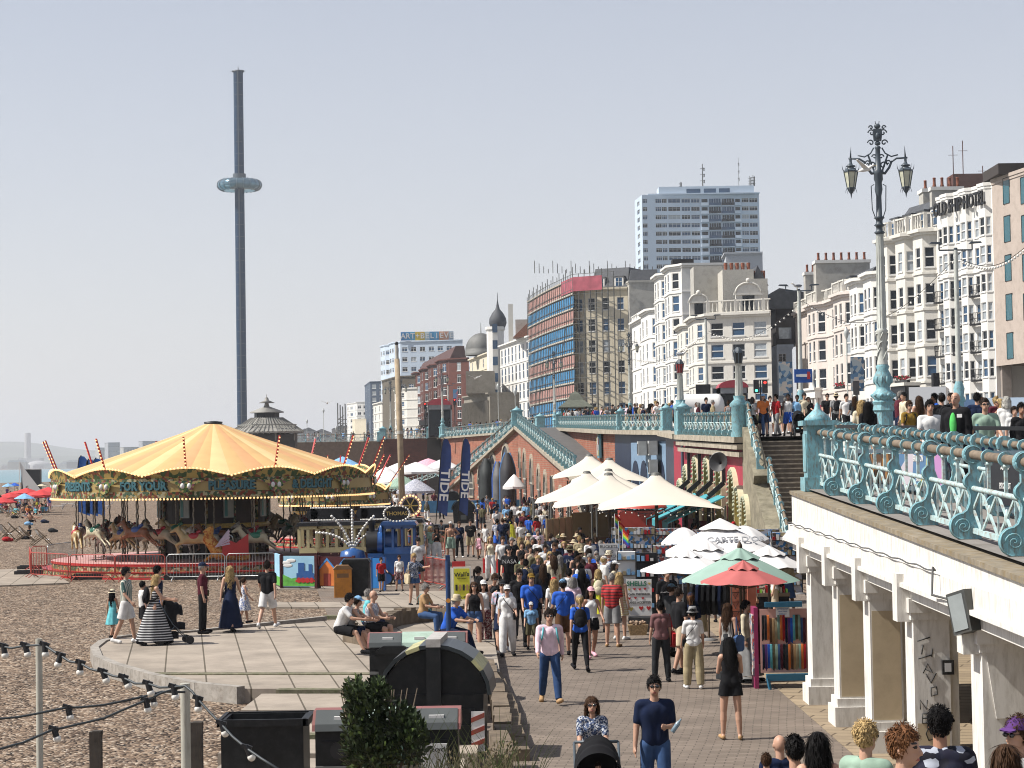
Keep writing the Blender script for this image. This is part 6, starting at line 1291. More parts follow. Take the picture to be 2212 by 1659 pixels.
def barrier(a,b,label,m):
 a=Vector((*a,0))if len(a)==2 else Vector(a);b=Vector((*b,0));d=b-a;L=d.length;q=MB();rr_=.022
 q.tube([(0.1,0,.2),(0,0,.3),(0,0,1.0),(.1,0,1.1),(L-.1,0,1.1),(L,0,1.0),(L,0,.3),(L-.1,0,.2),(0.1,0,.2)],rr_,6)
 n=max(6,int(L/.13))
 for i in range(1,n):q.cyl((L*i/n,0,.2),(L*i/n,0,1.1),.009,n=4)
 for x in(.25,L-.25):q.tube([(x,-.3,.02),(x,0,.22),(x,.3,.02)],.02,5)
 o=q.build('barrier',m,loc=a,rz=atan2(d.y,d.x));return tag(o,label,'barrier','crowd barriers around the rides')
rb_=mat('barrier_red',(.42,.07,.05),.5,var=.15)
for(u0,d0,u1,d1,l,c)in((64,88,146,85.6,'red crowd barrier at the left front corner of the carousel',1),(150,85.4,245,84.4,'second red crowd barrier along the carousel front from the left',1),(247,84.3,354,83.9,'third red crowd barrier along the carousel front from the left',1),(358,83.9,483,83.7,'silver crowd barrier at the middle of the carousel front',0),(487,83.7,592,83.7,'silver crowd barrier at the right of the carousel front',0),(62,94,66,88.3,'short angled red crowd barrier at the far left of the carousel',1),(66,94.5,99,95,'red crowd barrier set back at the left of the carousel',1),(101,96,160,100,'silver crowd barrier behind the left side of the platform',0),(868,100,958,99,'red and silver crowd barrier behind the train carriage',1),(905,80,962,76,'silver crowd barrier beside the bikini crowd near the train',0),(908,78.5,966,75,'red crowd barrier leaning behind the silver one near the train',1)):
 barrier(xy(u0,d0),xy(u1,d1),l,rb_ if c else steel2)
for i,(U,V_,w)in enumerate(((72,1232,1.4),(70,1243,1.5),(192,1252,1.4),(458,1252,1.35),(390,1252,1.3),(545,1252,1.3))):
 p=gr(U,V_);q=MB();q.box(-w/2,-.18,0,w/2,.18,.2);q.box(-w/2+.1,-.12,.2,w/2-.1,.12,.24);tag(q.build('ballast_block',iron,loc=p),'black rubber ballast block on shingle, '+['upper of the left pair','lower of the left pair','below the second red barrier','below the middle silver barrier','in front of the third red barrier','below the right silver barrier'][i],'ballast block','ballast blocks along the barriers')
c=xy(645,82);r=thing('train_carriage','cream and maroon miniature train carriage with black bulb-edged roof boards','train carriage',(c[0],82,0));k=82/4500.;mar=mat('maroon_panel',(.07,.012,.015),.4);cr=mat('carriage_cream',(.66,.56,.3),.45)
X=lambda U:(U-645)*k
q=MB();z0,z1,z2=1.22,1.35,2.15
for(a,b)in((645,683),(683,790)):
 for y in(0,-1.3)if a>645 else(0,-1.3):
  pass
W0,W1=X(645),X(905)
def carbox(q,x0,x1,y0,y1,n,z0=1.0,z2=2.2):
 q.box(x0,y0,.5,x1,y1,z0+.15,1);q.box(x0,y0,z0+.15,x1,y0+.05,z0+.35,0);q.box(x0,y1-.05,z0+.15,x1,y1,z0+.35,0);q.box(x0,y0,z2-.12,x1,y1,z2,0)
 for i in range(n+1):
  x=x0+(x1-x0)*i/n
  for y in(y0,y1-.06):q.box(x-.06,y,z0+.35,x+.06,y+.06,z2-.1,0)
 q.prism([(x0-.15,z2),(x1+.15,z2),(x1+.05,z2+.14),(x0-.05,z2+.14)],(0,y0-.12,0),(1,0,0),(0,0,1),(0,y1-y0+.24,0),2)
carbox(q,X(645),X(683),-.2,1.2,2);carbox(q,X(685),X(800),.1,1.3,6,1.0,2.2);carbox(q,X(800),X(905),.6,1.7,6,1.0,2.25);q.build('body',[cr,mar,iron],r)
q=MB()
for a,b in((664,758),(772,858)):
 x0,x1=X(a),X(b);q.box(x0+.1,.15,2.42,x1-.1,.3,2.88,0);q.cyl((x0+.14,.15,2.65),(x0+.14,.3,2.65),.24,n=14,mi=0);q.cyl((x1-.14,.15,2.65),(x1-.14,.3,2.65),.24,n=14,mi=0)
 for i in range(26):
  x=x0+.1+(x1-x0-.2)*i/25
  for z in(2.42,2.9):q.sph((x,.12,z),.035,6,4,1)
q.build('roof_board',[iron,wbulb],r)
q=MB();put_text(q,'BRIGHTON',.2,(X(664),-.22,.92),(1,0,0),(0,0,1),(0,-1,0),0,.005);q.build('lettering',gold,r)
for i in range(5):
 U=[655,667,700,715,738][i];person((c[0]+X(U),82.5,.45),[20,-30,60,10,-60][i],['person in pale blue top seated at the front window of the cream carriage','person in white top seated at the second window of the cream carriage','person in grey top seated at the third window of the cream carriage','person in cream sunhat seated in the middle of the cream carriage','person in blue top seated at the rear of the cream carriage'][i],'table',fem=i%2,h=1.35,top=('tee',['lblue','white','grey','cream','blue'][i]),hair=('short','dark'),hat=('sunhat','cream')if i==3 else None,bot=('trousers','navy'),group='passengers in the miniature train')
c=xy(790,79);r=thing('locomotive','blue miniature steam locomotive with black smokebox and bulb-edged name board','locomotive',(c[0],79,0));k=79/4500.;X=lambda U:(U-790)*k;lb=mat('loco_blue',(.02,.1,.32),.3,var=.08,coat=.5)
q=MB();q.cyl((X(797),.4,1.62),(X(855),.4,1.62),.42,n=24,mi=0);q.cyl((X(788),.4,1.62),(X(812),.4,1.62),.435,n=24,mi=1);q.box(X(792),-.15,.35,X(905),.95,1.22,0);q.box(X(786),-.25,.25,X(908),1.05,.42,2)
q.lathe([(.12,0),(.11,.35),(.15,.38),(.15,.44)],12,(X(799),.4,2.02),1);q.lathe([(.17,0),(.17,.15),(.08,.28)],12,(X(822),.4,2.0),0);q.build('boiler',[lb,iron,red],r)
q=MB();x0,x1=X(824),X(894);
for y in(-.2,.95):
 q.box(x0,y,1.2,x1,y+.05,1.45,0)
 for x in(x0,x0+.35,x0+.7,x1-.08):q.box(x,y,1.45,x+.09,y+.05,2.2,0)
 q.box(x0,y,2.15,x1,y+.05,2.3,0)
q.box(x0,-.2,1.2,x0+.05,1.0,2.25,0);q.prism([(x0-.1,2.28),(x1+.1,2.28),(x1,2.42),(x0,2.42)],(0,-.3,0),(1,0,0),(0,0,1),(0,1.4,0),0);q.build('cab',[lb],r)
q=MB();q.M=Matrix.Translation((X(856),-.25,2.72));q.box(-.42,0,-.26,.42,.1,.26,0);
for i in range(24):a=2*pi*i/24;q.sph((.46*cos(a)*(1.06),-.02,.3*sin(a)),.045,6,4,1)
put_text(q,'THOMAS',.2,(0,-.01,0),(1,0,0),(0,0,1),(0,-1,0),2,.005,.004);q.build('name_board',[iron,wbulb,gold],r)
for x in(X(803),X(832),X(861)):q=MB();q.cyl((x,-.2,.28),(x,-.28,.28),.26,n=18,mi=0);q.cyl((x,-.29,.28),(x,-.3,.28),.2,n=18,mi=1);q.build('wheel',[iron,lb],r)
q=MB();base=xy(759,79.5);
for k_,a in enumerate((-62,-30,0,32,55)):
 pts=[]
 for i in range(14):t=i/13;L=1.55*t;aa=R(a)*(.35+.65*t**.8);pts.append(Vector((sin(aa)*L,0,1.3+cos(aa)*L*1.0)))
 q.tube(pts,.03,5,0)
 for p in pts[1:]:q.sph(p+Vector((0,-.04,0)),.055,6,4,1)
q.lathe([(.5,1.05),(.45,1.3),(.1,1.42)],12,mi=2);q.cyl((0,0,0),(0,0,1.1),.06,n=8,mi=0);tag(q.build('bulb_fan',[trim,wbulb,lb],loc=(base[0],base[1],0)),'fan of white bulb stalks above the black bin beside the blue locomotive','light fan')
sky_=mat('painted_sky',(.35,.62,.8),.6,var=.12,scale=1.5);
def hoard(a,b,h,label,draw,mats,z0=.12):
 a=Vector((*a,0));b=Vector((*b,0));d=b-a;L=d.length;q=MB();q.box(0,0,z0,L,.06,h,0);q.box(-.05,-.02,0,.05,.08,h+.04,1);q.box(L-.05,-.02,0,L+.05,.08,h+.04,1);draw(q,L,h);return tag(q.build('hoarding',mats,loc=a,rz=atan2(d.y,d.x)),label,'hoarding','painted hoardings round the train ride')
gp=mat('painted_grass',(.12,.42,.06),.6,var=.3,scale=5)
def d1_(q,L,h):
 q.prism([(0,.14),(L,.14),(L,.4),(L*.6,.5),(L*.3,.42),(0,.6)],(0,-.012,0),(1,0,0),(0,0,1),(0,.01,0),2)
 q.prism([(L*.45,.4),(L*.95,.4),(L*.95,.62),(L*.9,.62),(L*.9,.95),(L*.8,.95),(L*.8,.7),(L*.68,.7),(L*.68,1.0),(L*.5,1.0),(L*.5,.62),(L*.45,.62)],(0,-.02,0),(1,0,0),(0,0,1),(0,.008,0),3)
 for x in(.52,.64,.76,.88):q.cyl((L*x,-.02,.36),(L*x,-.03,.36),.1,n=12,mi=4)
 q.box(L*.42,-.025,.3,L*.98,-.02,.36,4)
 for x,z in((.15,1.0),(.3,1.08),(.2,.9)):q.sph((L*x,-.005,z),(.2,.01,.07),10,6,5)
A_=xy(590,79.5);B_=xy(604,77.5);C_=xy(679,77.0)
hoard(A_,B_,1.28,'narrow curved end panel painted with sky left of the locomotive mural',lambda q,L,h:q.box(0,-.01,.12,L,0,.45,2),[sky_,mar,gp])
hoard(B_,C_,1.25,'mural panel of sky, grass and a painted blue engine beside the black shirted man',d1_,[sky_,mar,gp,lb,red,trim])
def hut(q,L,h,c):
 for i in range(2):
  x0=L*.5*i;w=L*.5;q.prism([(x0+.05,.15),(x0+w-.05,.15),(x0+w-.05,.8),(x0+w/2,1.15),(x0+.05,.8)],(0,-.01,0),(1,0,0),(0,0,1),(0,.008,0),2+i);q.prism([(x0,.78),(x0+w/2,1.18),(x0+w,.78),(x0+w,.7),(x0+w/2,1.08),(x0,.7)],(0,-.02,0),(1,0,0),(0,0,1),(0,.008,0),4);q.box(x0+w*.3,-.02,.15,x0+w*.7,-.012,.6,5)
hoard(xy(685,77.2),xy(760,76.6),1.22,'mural panel of two painted beach huts behind the orange bin',lambda q,L,h:hut(q,L,h,0),[mar,mar,mat('hut_orange',(.7,.2,.04)),mat('hut_yellow',(.75,.55,.1)),mat('hut_blue',(.05,.25,.6)),mat('hut_door',(.35,.05,.03))])
hoard(xy(797,75.6),xy(826,75.4),1.2,'plain bright blue panel right of the black bin',lambda q,L,h:None,[mat('panel_blue',(.02,.2,.55),.5),lb])
bk_=mat('bin_black',(.007,.008,.009),.5,var=.5,scale=4,dirt=.18,dirtc=(.07,.07,.07),spec=.3)
p=gr(741,1292);q=MB();q.box(-.3,-.28,0,.3,.3,1.0,0);q.prism([(-.34,1.0),(.34,1.0),(.2,1.14),(-.2,1.14)],(0,-.32,0),(1,0,0),(0,0,1),(0,.66,0),1);q.box(-.2,-.3,.72,.2,-.27,.86,1);tag(q.build('litter_bin',[mat('bin_orange',(.62,.24,.02),.5,var=.15,dirt=.5,dirtc=(.25,.1,.03)),mat('bin_lid_brown',(.25,.13,.05),.6)],loc=p,rz=.1),'scuffed orange litter bin on the shingle edge beside a tall black bin','bin')
p=gr(771,1289);q=MB();q.prism([(-.42,0),(.42,0),(.47,1.2),(-.47,1.2)],(0,-.4,0),(1,0,0),(0,0,1),(0,.85,0),0);q.prism([(-.5,1.2),(.5,1.2),(.42,1.32),(-.42,1.32)],(0,-.45,0),(1,0,0),(0,0,1),(0,.95,0),0);q.box(.47,-.1,.2,.5,.1,1.0,1);tag(q.build('wheeled_bin',[bk_,steel2],loc=p),'tall black wheeled bin right of the orange litter bin','bin')
def recycler(P,w,label,txt,rz=0):
 r=thing('recycling_bank',label,'recycling bank',P,rz,'recycling banks with three coloured lids');seg=w/3;cols=[mat('lid_dusty_red',(.28,.1,.09),.6,var=.15,dirt=.3),mat('lid_mint',(.42,.56,.46),.6,var=.1,dirt=.2),mat('lid_dusty_red',())]
 for i in range(3):
  q=MB();x0=-w/2+seg*i;q.box(x0,-.4,0,x0+seg,.4,1.12,0);q.box(x0+.08,-.43,.68,x0+seg-.08,-.4,.98,2);q.cyl((x0+seg/2,-.44,.86),(x0+seg/2,-.41,.86),.12,n=14,mi=1);q.box(x0,-.44,.6,x0+seg,-.4,.65,3);q.build('bin_body',[bk_,iron,mat('front_mint',(.2,.36,.29),.6)if i==1 else bk_,mat('rim_grey',(.2,.2,.19))],r)
  q=MB();q.prism([(-.45,1.12),(.45,1.12),(.42,1.2),(.2,1.36),(-.2,1.36),(-.42,1.2)],(x0-(.04 if i==0 else 0),0,0),(0,1,0),(0,0,1),(seg+(.04 if i!=1 else 0),0,0),0);q.prism([(-.46,1.12),(-.43,1.21),(-.2,1.375),(-.19,1.36),(-.42,1.195)],(x0,0,0),(0,1,0),(0,0,1),(seg*(1 if i!=1 else 0.001),0,0),1);q.box(x0+.25,-.36,1.25,x0+.45,-.3,1.3,2);q.build('lid',[cols[i],mat('lid_grey',(.08,.09,.09),.6),trim],r)
 q=MB();q.box(-w/2+.2,-.405,.06,-w/2+.42,-.4,.16,1);q.prism([(-w/2+.22,.5),(-w/2+.4,.5),(-w/2+.37,.28),(-w/2+.25,.28)],(0,-.404,0),(1,0,0),(0,0,1),(0,-.002,0),0);
 for j,t in enumerate(txt):put_text(q,t,.06,(-w/2+.32,-.405,.23-.07*j if len(txt)>2 else.62-.07*j),(1,0,0),(0,0,1),(0,-1,0),0,.002)
 q.build('bin_label',[mat('label_white',(.7,.72,.72)),mat('label_blue',(.1,.35,.65))],r);return r
a=gr(903,1366,1.36);recycler((a.x,a.y,0),1.85,'recycling bank with red, mint and grey lids behind the domed container',['plastic','cups'])
a=gr(838,1530,1.36);recycler((a.x,a.y,0),1.9,'recycling bank with pale mint lid behind the dark bush in front',['General','& dog'])
def dome_bank(P,label,s=1.,rz=0,det=True):
 r=thing('domed_container',label,'container',P,rz,'domed black containers');r.scale=(s,s,s);n=12
 P_=[(-.72,1.0)]+[(.82*cos(pi*(1-k/n)),1.02+.72*sin(pi*k/n))for k in range(n+1)]+[(.72,1.0)]
 q=MB();q.prism([(-.7,0),(.7,0),(.74,1.0),(-.74,1.0)],(0,-.55,0),(1,0,0),(0,0,1),(0,1.1,0),0)
 q.prism([(.78*cos(pi*(1-k/n)),1.0+.68*sin(pi*k/n))for k in range(n+1)],(0,-.52,0),(1,0,0),(0,0,1),(0,1.04,0),0)
 for z in(.25,.5,.75):q.box(-.6,-.58,z-.04,-.15,-.55,z+.04,0);q.box(.15,-.58,z-.04,.6,-.55,z+.04,0)
 q.build('body',bk_,r)
 q=MB();O=[(.86*cos(pi*(1-k/n)),1.0+.76*sin(pi*k/n))for k in range(n+1)];I=[(.8*cos(pi*(1-k/n)),1.0+.7*sin(pi*k/n))for k in range(n+1)]
 for k in range(n):q.prism([O[k],O[k+1],I[k+1],I[k]],(0,-.64,0),(1,0,0),(0,0,1),(0,1.28,0),0 if(k+1)%5 else 1)
 q.build('lid',[mat('lid_charcoal',(.03,.038,.042),.35,var=.3,scale=3),mat('lid_sticker',(.5,.48,.25),.6,dirt=.6)],r)
 q=MB();q.box(-.11,-.68,.35,.11,-.62,1.72,0);q.box(-.11,-.68,1.72,.11,.68,1.84,1);q.box(-.2,-.7,.3,.2,-.64,.62,2);q.cyl((0,-.72,.45),(0,-.68,.45),.06,n=10,mi=2);q.build('strap',[bk_,mat('strap_pale',(.5,.48,.45),.6,dirt=.4),mat('lid_grey',())],r)
 if det:
  q=MB();q.prism([(0,0),(.2,0),(.2,.6),(0,.6)],(.55,-.6,.15),(1,0,0),(0,0,1),(0,.02,0),0)
  for j in range(3):q.prism([(0,.05+.19*j),(.2,.13+.19*j),(.2,.2+.19*j),(0,.12+.19*j)],(.55,-.61,.15),(1,0,0),(0,0,1),(0,.01,0),1)
  q.build('hazard_sticker',[trim,mat('hazard_red',(.3,.05,.03),dirt=.5)],r)
 return r
a=gr(944,1395,1.75);dome_bank((a.x,a.y,0),'big domed black container between the two recycling banks',1.04,-.05)
for U,V_,l in((1002,1131,'nearer domed black container beside the feather flags'),(977,1103,'farther domed black container under the left feather flag')):p=gr(U,V_);dome_bank(p,l,1.05,0,False)
a=gr(852,1392,1.15);q=MB();q.prism([(-.26,0),(.26,0),(.31,1.0),(-.31,1.0)],(0,-.35,0),(1,0,0),(0,0,1),(0,.7,0));q.prism([(-.34,1.0),(.36,1.0),(.36,1.06),(.2,1.15),(-.2,1.15),(-.34,1.06)],(0,-.4,0),(1,0,0),(0,0,1),(0,.8,0));tag(q.build('wheeled_bin',bk_,loc=(a.x,a.y,0)),'small black wheeled bin squeezed left of the domed container','bin')
a=gr(574,1545,1.1);q=MB();w=.58
for b_ in((-w,-.45,-w+.04,.45),(w-.04,-.45,w,.45),(-w+.04,-.45,w-.04,-.41),(-w+.04,.41,w-.04,.45)):q.box(b_[0],b_[1],.12,b_[2],b_[3],1.08)
q.box(-w+.04,-.41,.12,w-.04,.41,.2);q.box(-w-.05,-.5,1.0,w+.05,-.45,1.1);q.box(-w-.05,.45,1.0,w+.05,.5,1.1);q.box(-w-.05,-.5,1.0,-w,.5,1.1);q.box(w,-.5,1.0,w+.08,.5,1.1)
for sx in(-.45,.45):
 for sy in(-.35,.35):q.cyl((sx-.03,sy,.08),(sx+.03,sy,.08),.08,n=12)
tag(q.build('open_container',bk_,loc=(a.x,a.y,0)),'open black wheeled container at the bottom left of the path','container')
p=gr(968,1452);p.z=0;q=MB();p=Vector((gr(970,1400,.55).x,gr(970,1400,.55).y,0));q.cyl((0,0,0),(0,0,2.5),.055,n=14,mi=0);q.box(-.05,-.05,2.48,.05,.05,2.6,0);q.cyl((0,-.056,1.6),(0,-.07,1.6),.05,n=12,mi=1);tag(q.build('bollard_post',[mat('post_blue',(.015,.05,.15),.4),mat('sticker_orange',(.7,.3,.05))],loc=p),'slim dark blue post rising from behind the recycling bank','post')
p=gr(992,1298);r=thing('ice_cream_board','red and yellow ice cream pavement sign beside the blue post','sign',p);q=MB();q.box(-.3,0,.15,.3,.05,1.1,0);q.box(-.22,.0,1.1,.22,.05,1.32,1);q.build('back_panel',[trim,red],r)
q=MB();q.box(-.16,-.12,0,.36,-.07,1.08,0);q.box(-.2,-.02,.1,.4,0,1.14,2);put_text(q,"Wall's",.2,(.1,-.125,.88),(1,0,.08),(0,0,1),(0,-1,0),1,.003,.004);put_text(q,'ICE CREAM',.06,(.1,-.125,.75),(1,0,0),(0,0,1),(0,-1,0),1,.003);put_text(q,'SOLD HERE',.09,(.1,-.125,.12),(1,0,.1),(0,0,1),(0,-1,0),1,.003,.003)
for i,x in enumerate((-.08,.04,.16,.28)):q.cb((x,-.13,.45),(.07,.01,.2),3 if i%2 else 1)
q.build('front_panel',[mat('sign_yellow',(.72,.68,.05)),iron,trim,mat('cone_tan',(.5,.3,.12))],r)
tim=mat('old_timber',(.17,.13,.09),.95,var=.35,scale=4,dirt=.4,bump=.5)
def timberwall(label,U,h,n,z=.1):
 r=thing('timber_wall',label,'timber wall',gr(*U[0]));rr=random.Random(label)
 for a,b in zip(U,U[1:]):
  A,B=gr(*a),gr(*b)
  for i in range(n):
   q=MB(off=r.location);p=A.lerp(B,(i+.5)/n);d=(B-A)/n;hh=h*rr.uniform(.9,1.08);q.M=Matrix.Translation((p.x,p.y,0))@Matrix.Rotation(atan2(d.y,d.x)+rr.uniform(-.04,.04),4,'Z');q.box(-d.length*.49,-.14,0,d.length*.49,.14,hh);q.build('timber_block',tim,r)
 return r
timberwall('curved wall of old timber blocks where people sit above the terrace',[(752,1412),(790,1420),(812,1392),(860,1374),(930,1365),(1008,1370)],.72,7)
timberwall('old timber sleeper edging right of the domed container',[(1052,1462),(1078,1540),(1092,1640)],.4,5)
timberwall('low timber edging beside the promenade setts at bottom centre',[(1068,1470),(1100,1545),(1122,1650)],.22,4)
timberwall('short timber planter end at the bottom centre',[(1080,1660),(1090,1720)],.55,2)
def deckchair(P,rz,c,label):
 r=thing('deckchair',label,'deckchair',P,rz,'deckchairs on the beach');q=MB()
 for s in(-.28,.28):q.beam((s,-.65,.02),(s,.35,1.0),.035,.05);q.beam((s*.93,.55,.02),(s*.93,-.3,.62),.035,.05);q.beam((s*.9,.62,.03),(s*.9,.12,.72),.03,.03)
 for p_ in((-.65,.02),(.35,1.0),(.55,.03),(-.3,.6)):q.cyl((-.28,p_[0],p_[1]),(.28,p_[0],p_[1]),.02,n=6)
 q.build('frame',mat('chair_wood',(.2,.14,.08),.7),r);q=MB();q.grid(lambda u,v:(-.24+.48*u,-.5+.85*v,.38-.9*v*(1-v)+.62*v**1.2),2,8);q.build('canvas',c,r);return r
bs=stripemat('deck_blue',(.7,.72,.72),(.12,.4,.5),.12,0);ws=stripemat('deck_pale',(.75,.74,.7),(.6,.6,.6),.12,0)
DC=[(28,1160,1.9,ws,'pale deckchair at the left of the near pair on the beach'),(52,1170,2.0,ws,'empty deckchair leaning right beside the seated man in black'),(88,1178,2.1,ws,'empty reclined deckchair nearest the carousel on the beach'),(78,1104,-2.4,bs,'blue striped deckchair facing away near the sunbathers'),(55,1100,-2.2,ws,'white deckchair left of the blue striped one'),(6,1112,2.1,bs,'blue striped deckchair at the left edge of the photo'),(8,1165,2.4,ws,'pale deckchair cut by the left edge of the photo'),(28,1116,2.2,ws,'reclined deckchair among bags by the left edge')]
for U,V_,rz,c,l in DC:deckchair(gr(U,V_),rz,c,l)
for i,(U,V_)in enumerate(((150,1095),(178,1096),(205,1093),(128,1100),(225,1100))):
 q=MB();q.beam((-.95,0,.35),(.45,0,.35),.62,.07);q.beam((.45,0,.35),(.95,0,.7),.62,.07)
 for x in(-.8,.4):
  for y in(-.25,.25):q.beam((x-.1,y,0),(x+.1,y,.35),.06,.06)
 tag(q.build('sun_lounger',trim,loc=gr(U,V_),rz=.05),['white plastic lounger second from the left beyond the carousel','white plastic lounger in the middle of the beach row','white plastic lounger fourth in the beach row','leftmost white plastic lounger beyond the carousel','rightmost white plastic lounger seen through the carousel'][i],'sun lounger','white loungers on the beach')
def parasol(P,h,Rr,top_,m,label,name='parasol',n=8,val=.0,vent=None,group='parasols',pole=.025,txt=None,tcol=None,fin=False,cat='parasol',curve=1.15):
 """h canopy edge height, top_ apex height"""
 r=thing(name,label,cat,P,0,group);q=MB()
 def fn(u,v):a=2*pi*u+pi/8;rr=Rr*v*(1-.0*cos(n*a));seg=(u*n)%1;sag=1-.06*v*sin(pi*seg);return(rr*cos(a)*sag,rr*sin(a)*sag,top_-(top_-h)*v**curve-.04*sin(pi*seg)*v)
 q.grid(fn,n*4,8,0,sm=True)
 if val:
  for k in range(n*4):
   a0,a1=2*pi*k/n/4+pi/8,2*pi*(k+1)/n/4+pi/8;e=lambda u:fn(u,1);p0,p1=e(k/n/4),e((k+1)/n/4);q.add([p0,p1,(p1[0],p1[1],p1[2]-val),(p0[0],p0[1],p0[2]-val)],[(0,1,2,3)],0)
 q.build('canopy',m,r)
 if vent:
  q=MB();q.grid(lambda u,v:((.02+vent*v)*cos(2*pi*u+pi/8),(.02+vent*v)*sin(2*pi*u+pi/8),top_+.1-(.1+(top_-h)*(vent/Rr)*.75)*v+.025*v*sin(2*pi*u*n)),n*6,3,0);q.build('vent_cap',m,r)
 q=MB();q.cyl((0,0,0),(0,0,top_),pole,n=8)
 for k in range(n):a=2*pi*k/n+pi/8;q.beam((.03*cos(a),.03*sin(a),h-.15),(Rr*.93*cos(a),Rr*.93*sin(a),h+.01),.015,.015)
 if fin:q.lathe([(.03,top_+.05),(.06,top_+.1),(.05,top_+.16),(.005,top_+.24)],8,mi=0)
 q.build('pole',mat('parasol_pole',(.12,.08,.05),.6),r)
 q=MB();q.lathe([(.22,0),(.22,.06),(.05,.1)],12);q.build('base',mat('base_grey',(.2,.2,.2),.8),r)
 return r
rp_=mat('parasol_red',(.6,.04,.04),.7,var=.2,scale=2);whc=mat('canvas_white',(.8,.78,.76),.75,var=.03,scale=1.5)
wa=['leftmost','second from the left','third from the left','fourth from the left','fifth from the left','sixth from the left','rightmost','rear left','rear middle']
for i,(U,V_,d)in enumerate(((4,1078,215),(20,1068,225),(35,1064,232),(56,1058,222),(72,1066,214),(88,1062,205),(104,1056,215),(12,1072,240),(47,1070,238))):
 p=xy(U,d);zt_=pt(U,V_-4,d).z;parasol((p[0],p[1],0),zt_-.5,1.5,zt_,rp_ if i!=7 else mat('parasol_pinkish',(.6,.2,.2)),'red beach parasol over the sunbathers, '+wa[i],n=8,val=.12,group='red parasols on the beach')
for i,(U,V_,c)in enumerate(((17,1025,'lblue'),(31,1022,'blue'),(90,1012,'cream'),(52,1072,'lblue'))):
 d=[330,340,330,200][i];p=xy(U,d);zt_=max(1.9,pt(U,V_,d).z);parasol((p[0],p[1],0),1.7,1.0,2.2,clm(c),['pale blue umbrella near the waterline','bright blue umbrella near the waterline','cream umbrella near the waterline by the canopy','pale blue umbrella among the red parasols'][i],group='parasols near the waterline')
for i,(U,w)in enumerate(((54,.5),(58.5,.5),(73,1.1))):
 d=330;p=xy(U,d);q=MB();zt_=pt(U,1014,d).z;q.box(-w,-.5,0,w,.5,max(2,zt_));tag(q.build('groyne_post',iron,loc=(p[0],p[1],0)),['left black groyne post standing before the sea','thin black groyne post behind the white sail','right thick black groyne post before the sea'][i],'post')
p=xy(64,328);q=MB();q.prism([(-1.6,5.6),(-.8,4.4),(2.2,.4),(.5,.3),(-.9,.2)],(0,0,0),(1,0,0),(0,0,1),(0,.1,0));q.cyl((-1.6,0,0),(-1.6,0,5.6),.06,n=6);tag(q.build('white_sail',trim,loc=(p[0],p[1],0)),'white triangular sail between the black groyne posts','sail')
rr=random.Random(21);BC=['white','black','navy','red','blue','lblue','teal','khaki','grey','pink','yellow','olive','purple','orange'];used=set()
PO={'sitfloor':'sitting on the shingle','lie':'lying on the shingle','stand':'standing','hip':'standing hand on hip','sit':'sitting low'}
def beach_person(U,V_,pose,fem,tc,bc,where,skin=0,hair='short',hc='dark',face=None,hat=None,shirt=True):
 p=gr(U,V_);f=rr.uniform(0,360)if face is None else face
 lab='person in %s %s %s %s'%(tc,('top' if shirt else 'swimwear'),PO[pose],where)
 if lab in LAB:return
 o=person(p,f,lab,pose,fem,rr.uniform(1.62,1.8),skin,(hair,hc),(('tee' if shirt else 'crop')if(fem or shirt)else 'tee',tc)if(shirt or fem)else None,('short_shorts' if not shirt else 'shorts',bc),None,hat,0,group='people on the beach')
 if pose=='lie':o.rotation_euler=(R(-88),0,R(f));o.location.z=.16
 return o
for i in range(84):
 U=rr.uniform(-2,108);V_=rr.uniform(1072,1112);po=rr.choice(['sitfloor','sitfloor','lie','sitfloor','stand']);tc=BC[i%14];wh=['in the far crowd by the red parasols','left of the striped deckchair','between the parasols and the loungers','near the left edge of the beach'][i//14%4]
 beach_person(U,V_,po,rr.random()<.5,tc,rr.choice(BC),wh,rr.choice([0,0,1,2]),rr.choice(['short','long','bun']),rr.choice(['dark','brown','blonde']),shirt=rr.random()<.6)
beach_person(66,1128,'sitfloor',0,'black','black','alone in the middle of the beach',1,face=160,shirt=False)
beach_person(60,1165,'sitfloor',0,'black','black','beside the empty deckchairs nearest the barriers',2,face=250)
beach_person(90,1122,'lie',1,'navy','navy','near the single seated bather',0,face=90,shirt=False);beach_person(345,1122,'stand',0,'olive','black','seen behind the carousel horses',0,face=170)
for i,(U,V_)in enumerate(((30,1120),(95,1130),(14,1170),(112,1150),(60,1135))):
 q=MB();q.sph((0,0,.15),(.3,.22,.17),10,6);q.sph((.25,.05,.1),(.2,.15,.12),8,5);tag(q.build('beach_bag',clm(['black','navy','red','dark','lblue'][i]),loc=gr(U,V_)),['black bag lying by the left edge deckchairs','navy bag on the shingle below the sunbathers','red bag beside the cut-off deckchair','dark bag near the red barriers','pale blue bag beside the single seated bather'][i],'bag')
def feather(P,h,w,c,label,txt=None,rz=0,sx=1):
 r=thing('feather_flag',label,'flag',P,rz);q=MB();pl=[(0,h*.28)]+[(w*.0,h*.86)];
 pts=[(0,h*.22),(w,h*.16)]+[(w,h*.8),(w*.85,h*.93),(w*.55,h*.99),(w*.25,h),(w*.08,h*.96),(0,h*.86)]
 q.prism([(a*sx,b)for a,b in pts],(0,0,0),(1,0,0),(0,0,1),(0,.03,0));q.build('banner',c,r);q=MB();q.tube([(0,0,0),(0,0,h*.85),(w*.1*sx,0,h*.97),(w*.3*sx,0,h*1.01)],.035,6);q.build('flag_pole',iron,r)
 if txt:q=MB();put_text(q,txt,w*1.15,(w*.52*sx,-.02,h*.5),(0,0,-1),(1,0,0),(0,-1,0),0,.01,.015,sx=1.25);q.build('lettering',trim,r)
 return r
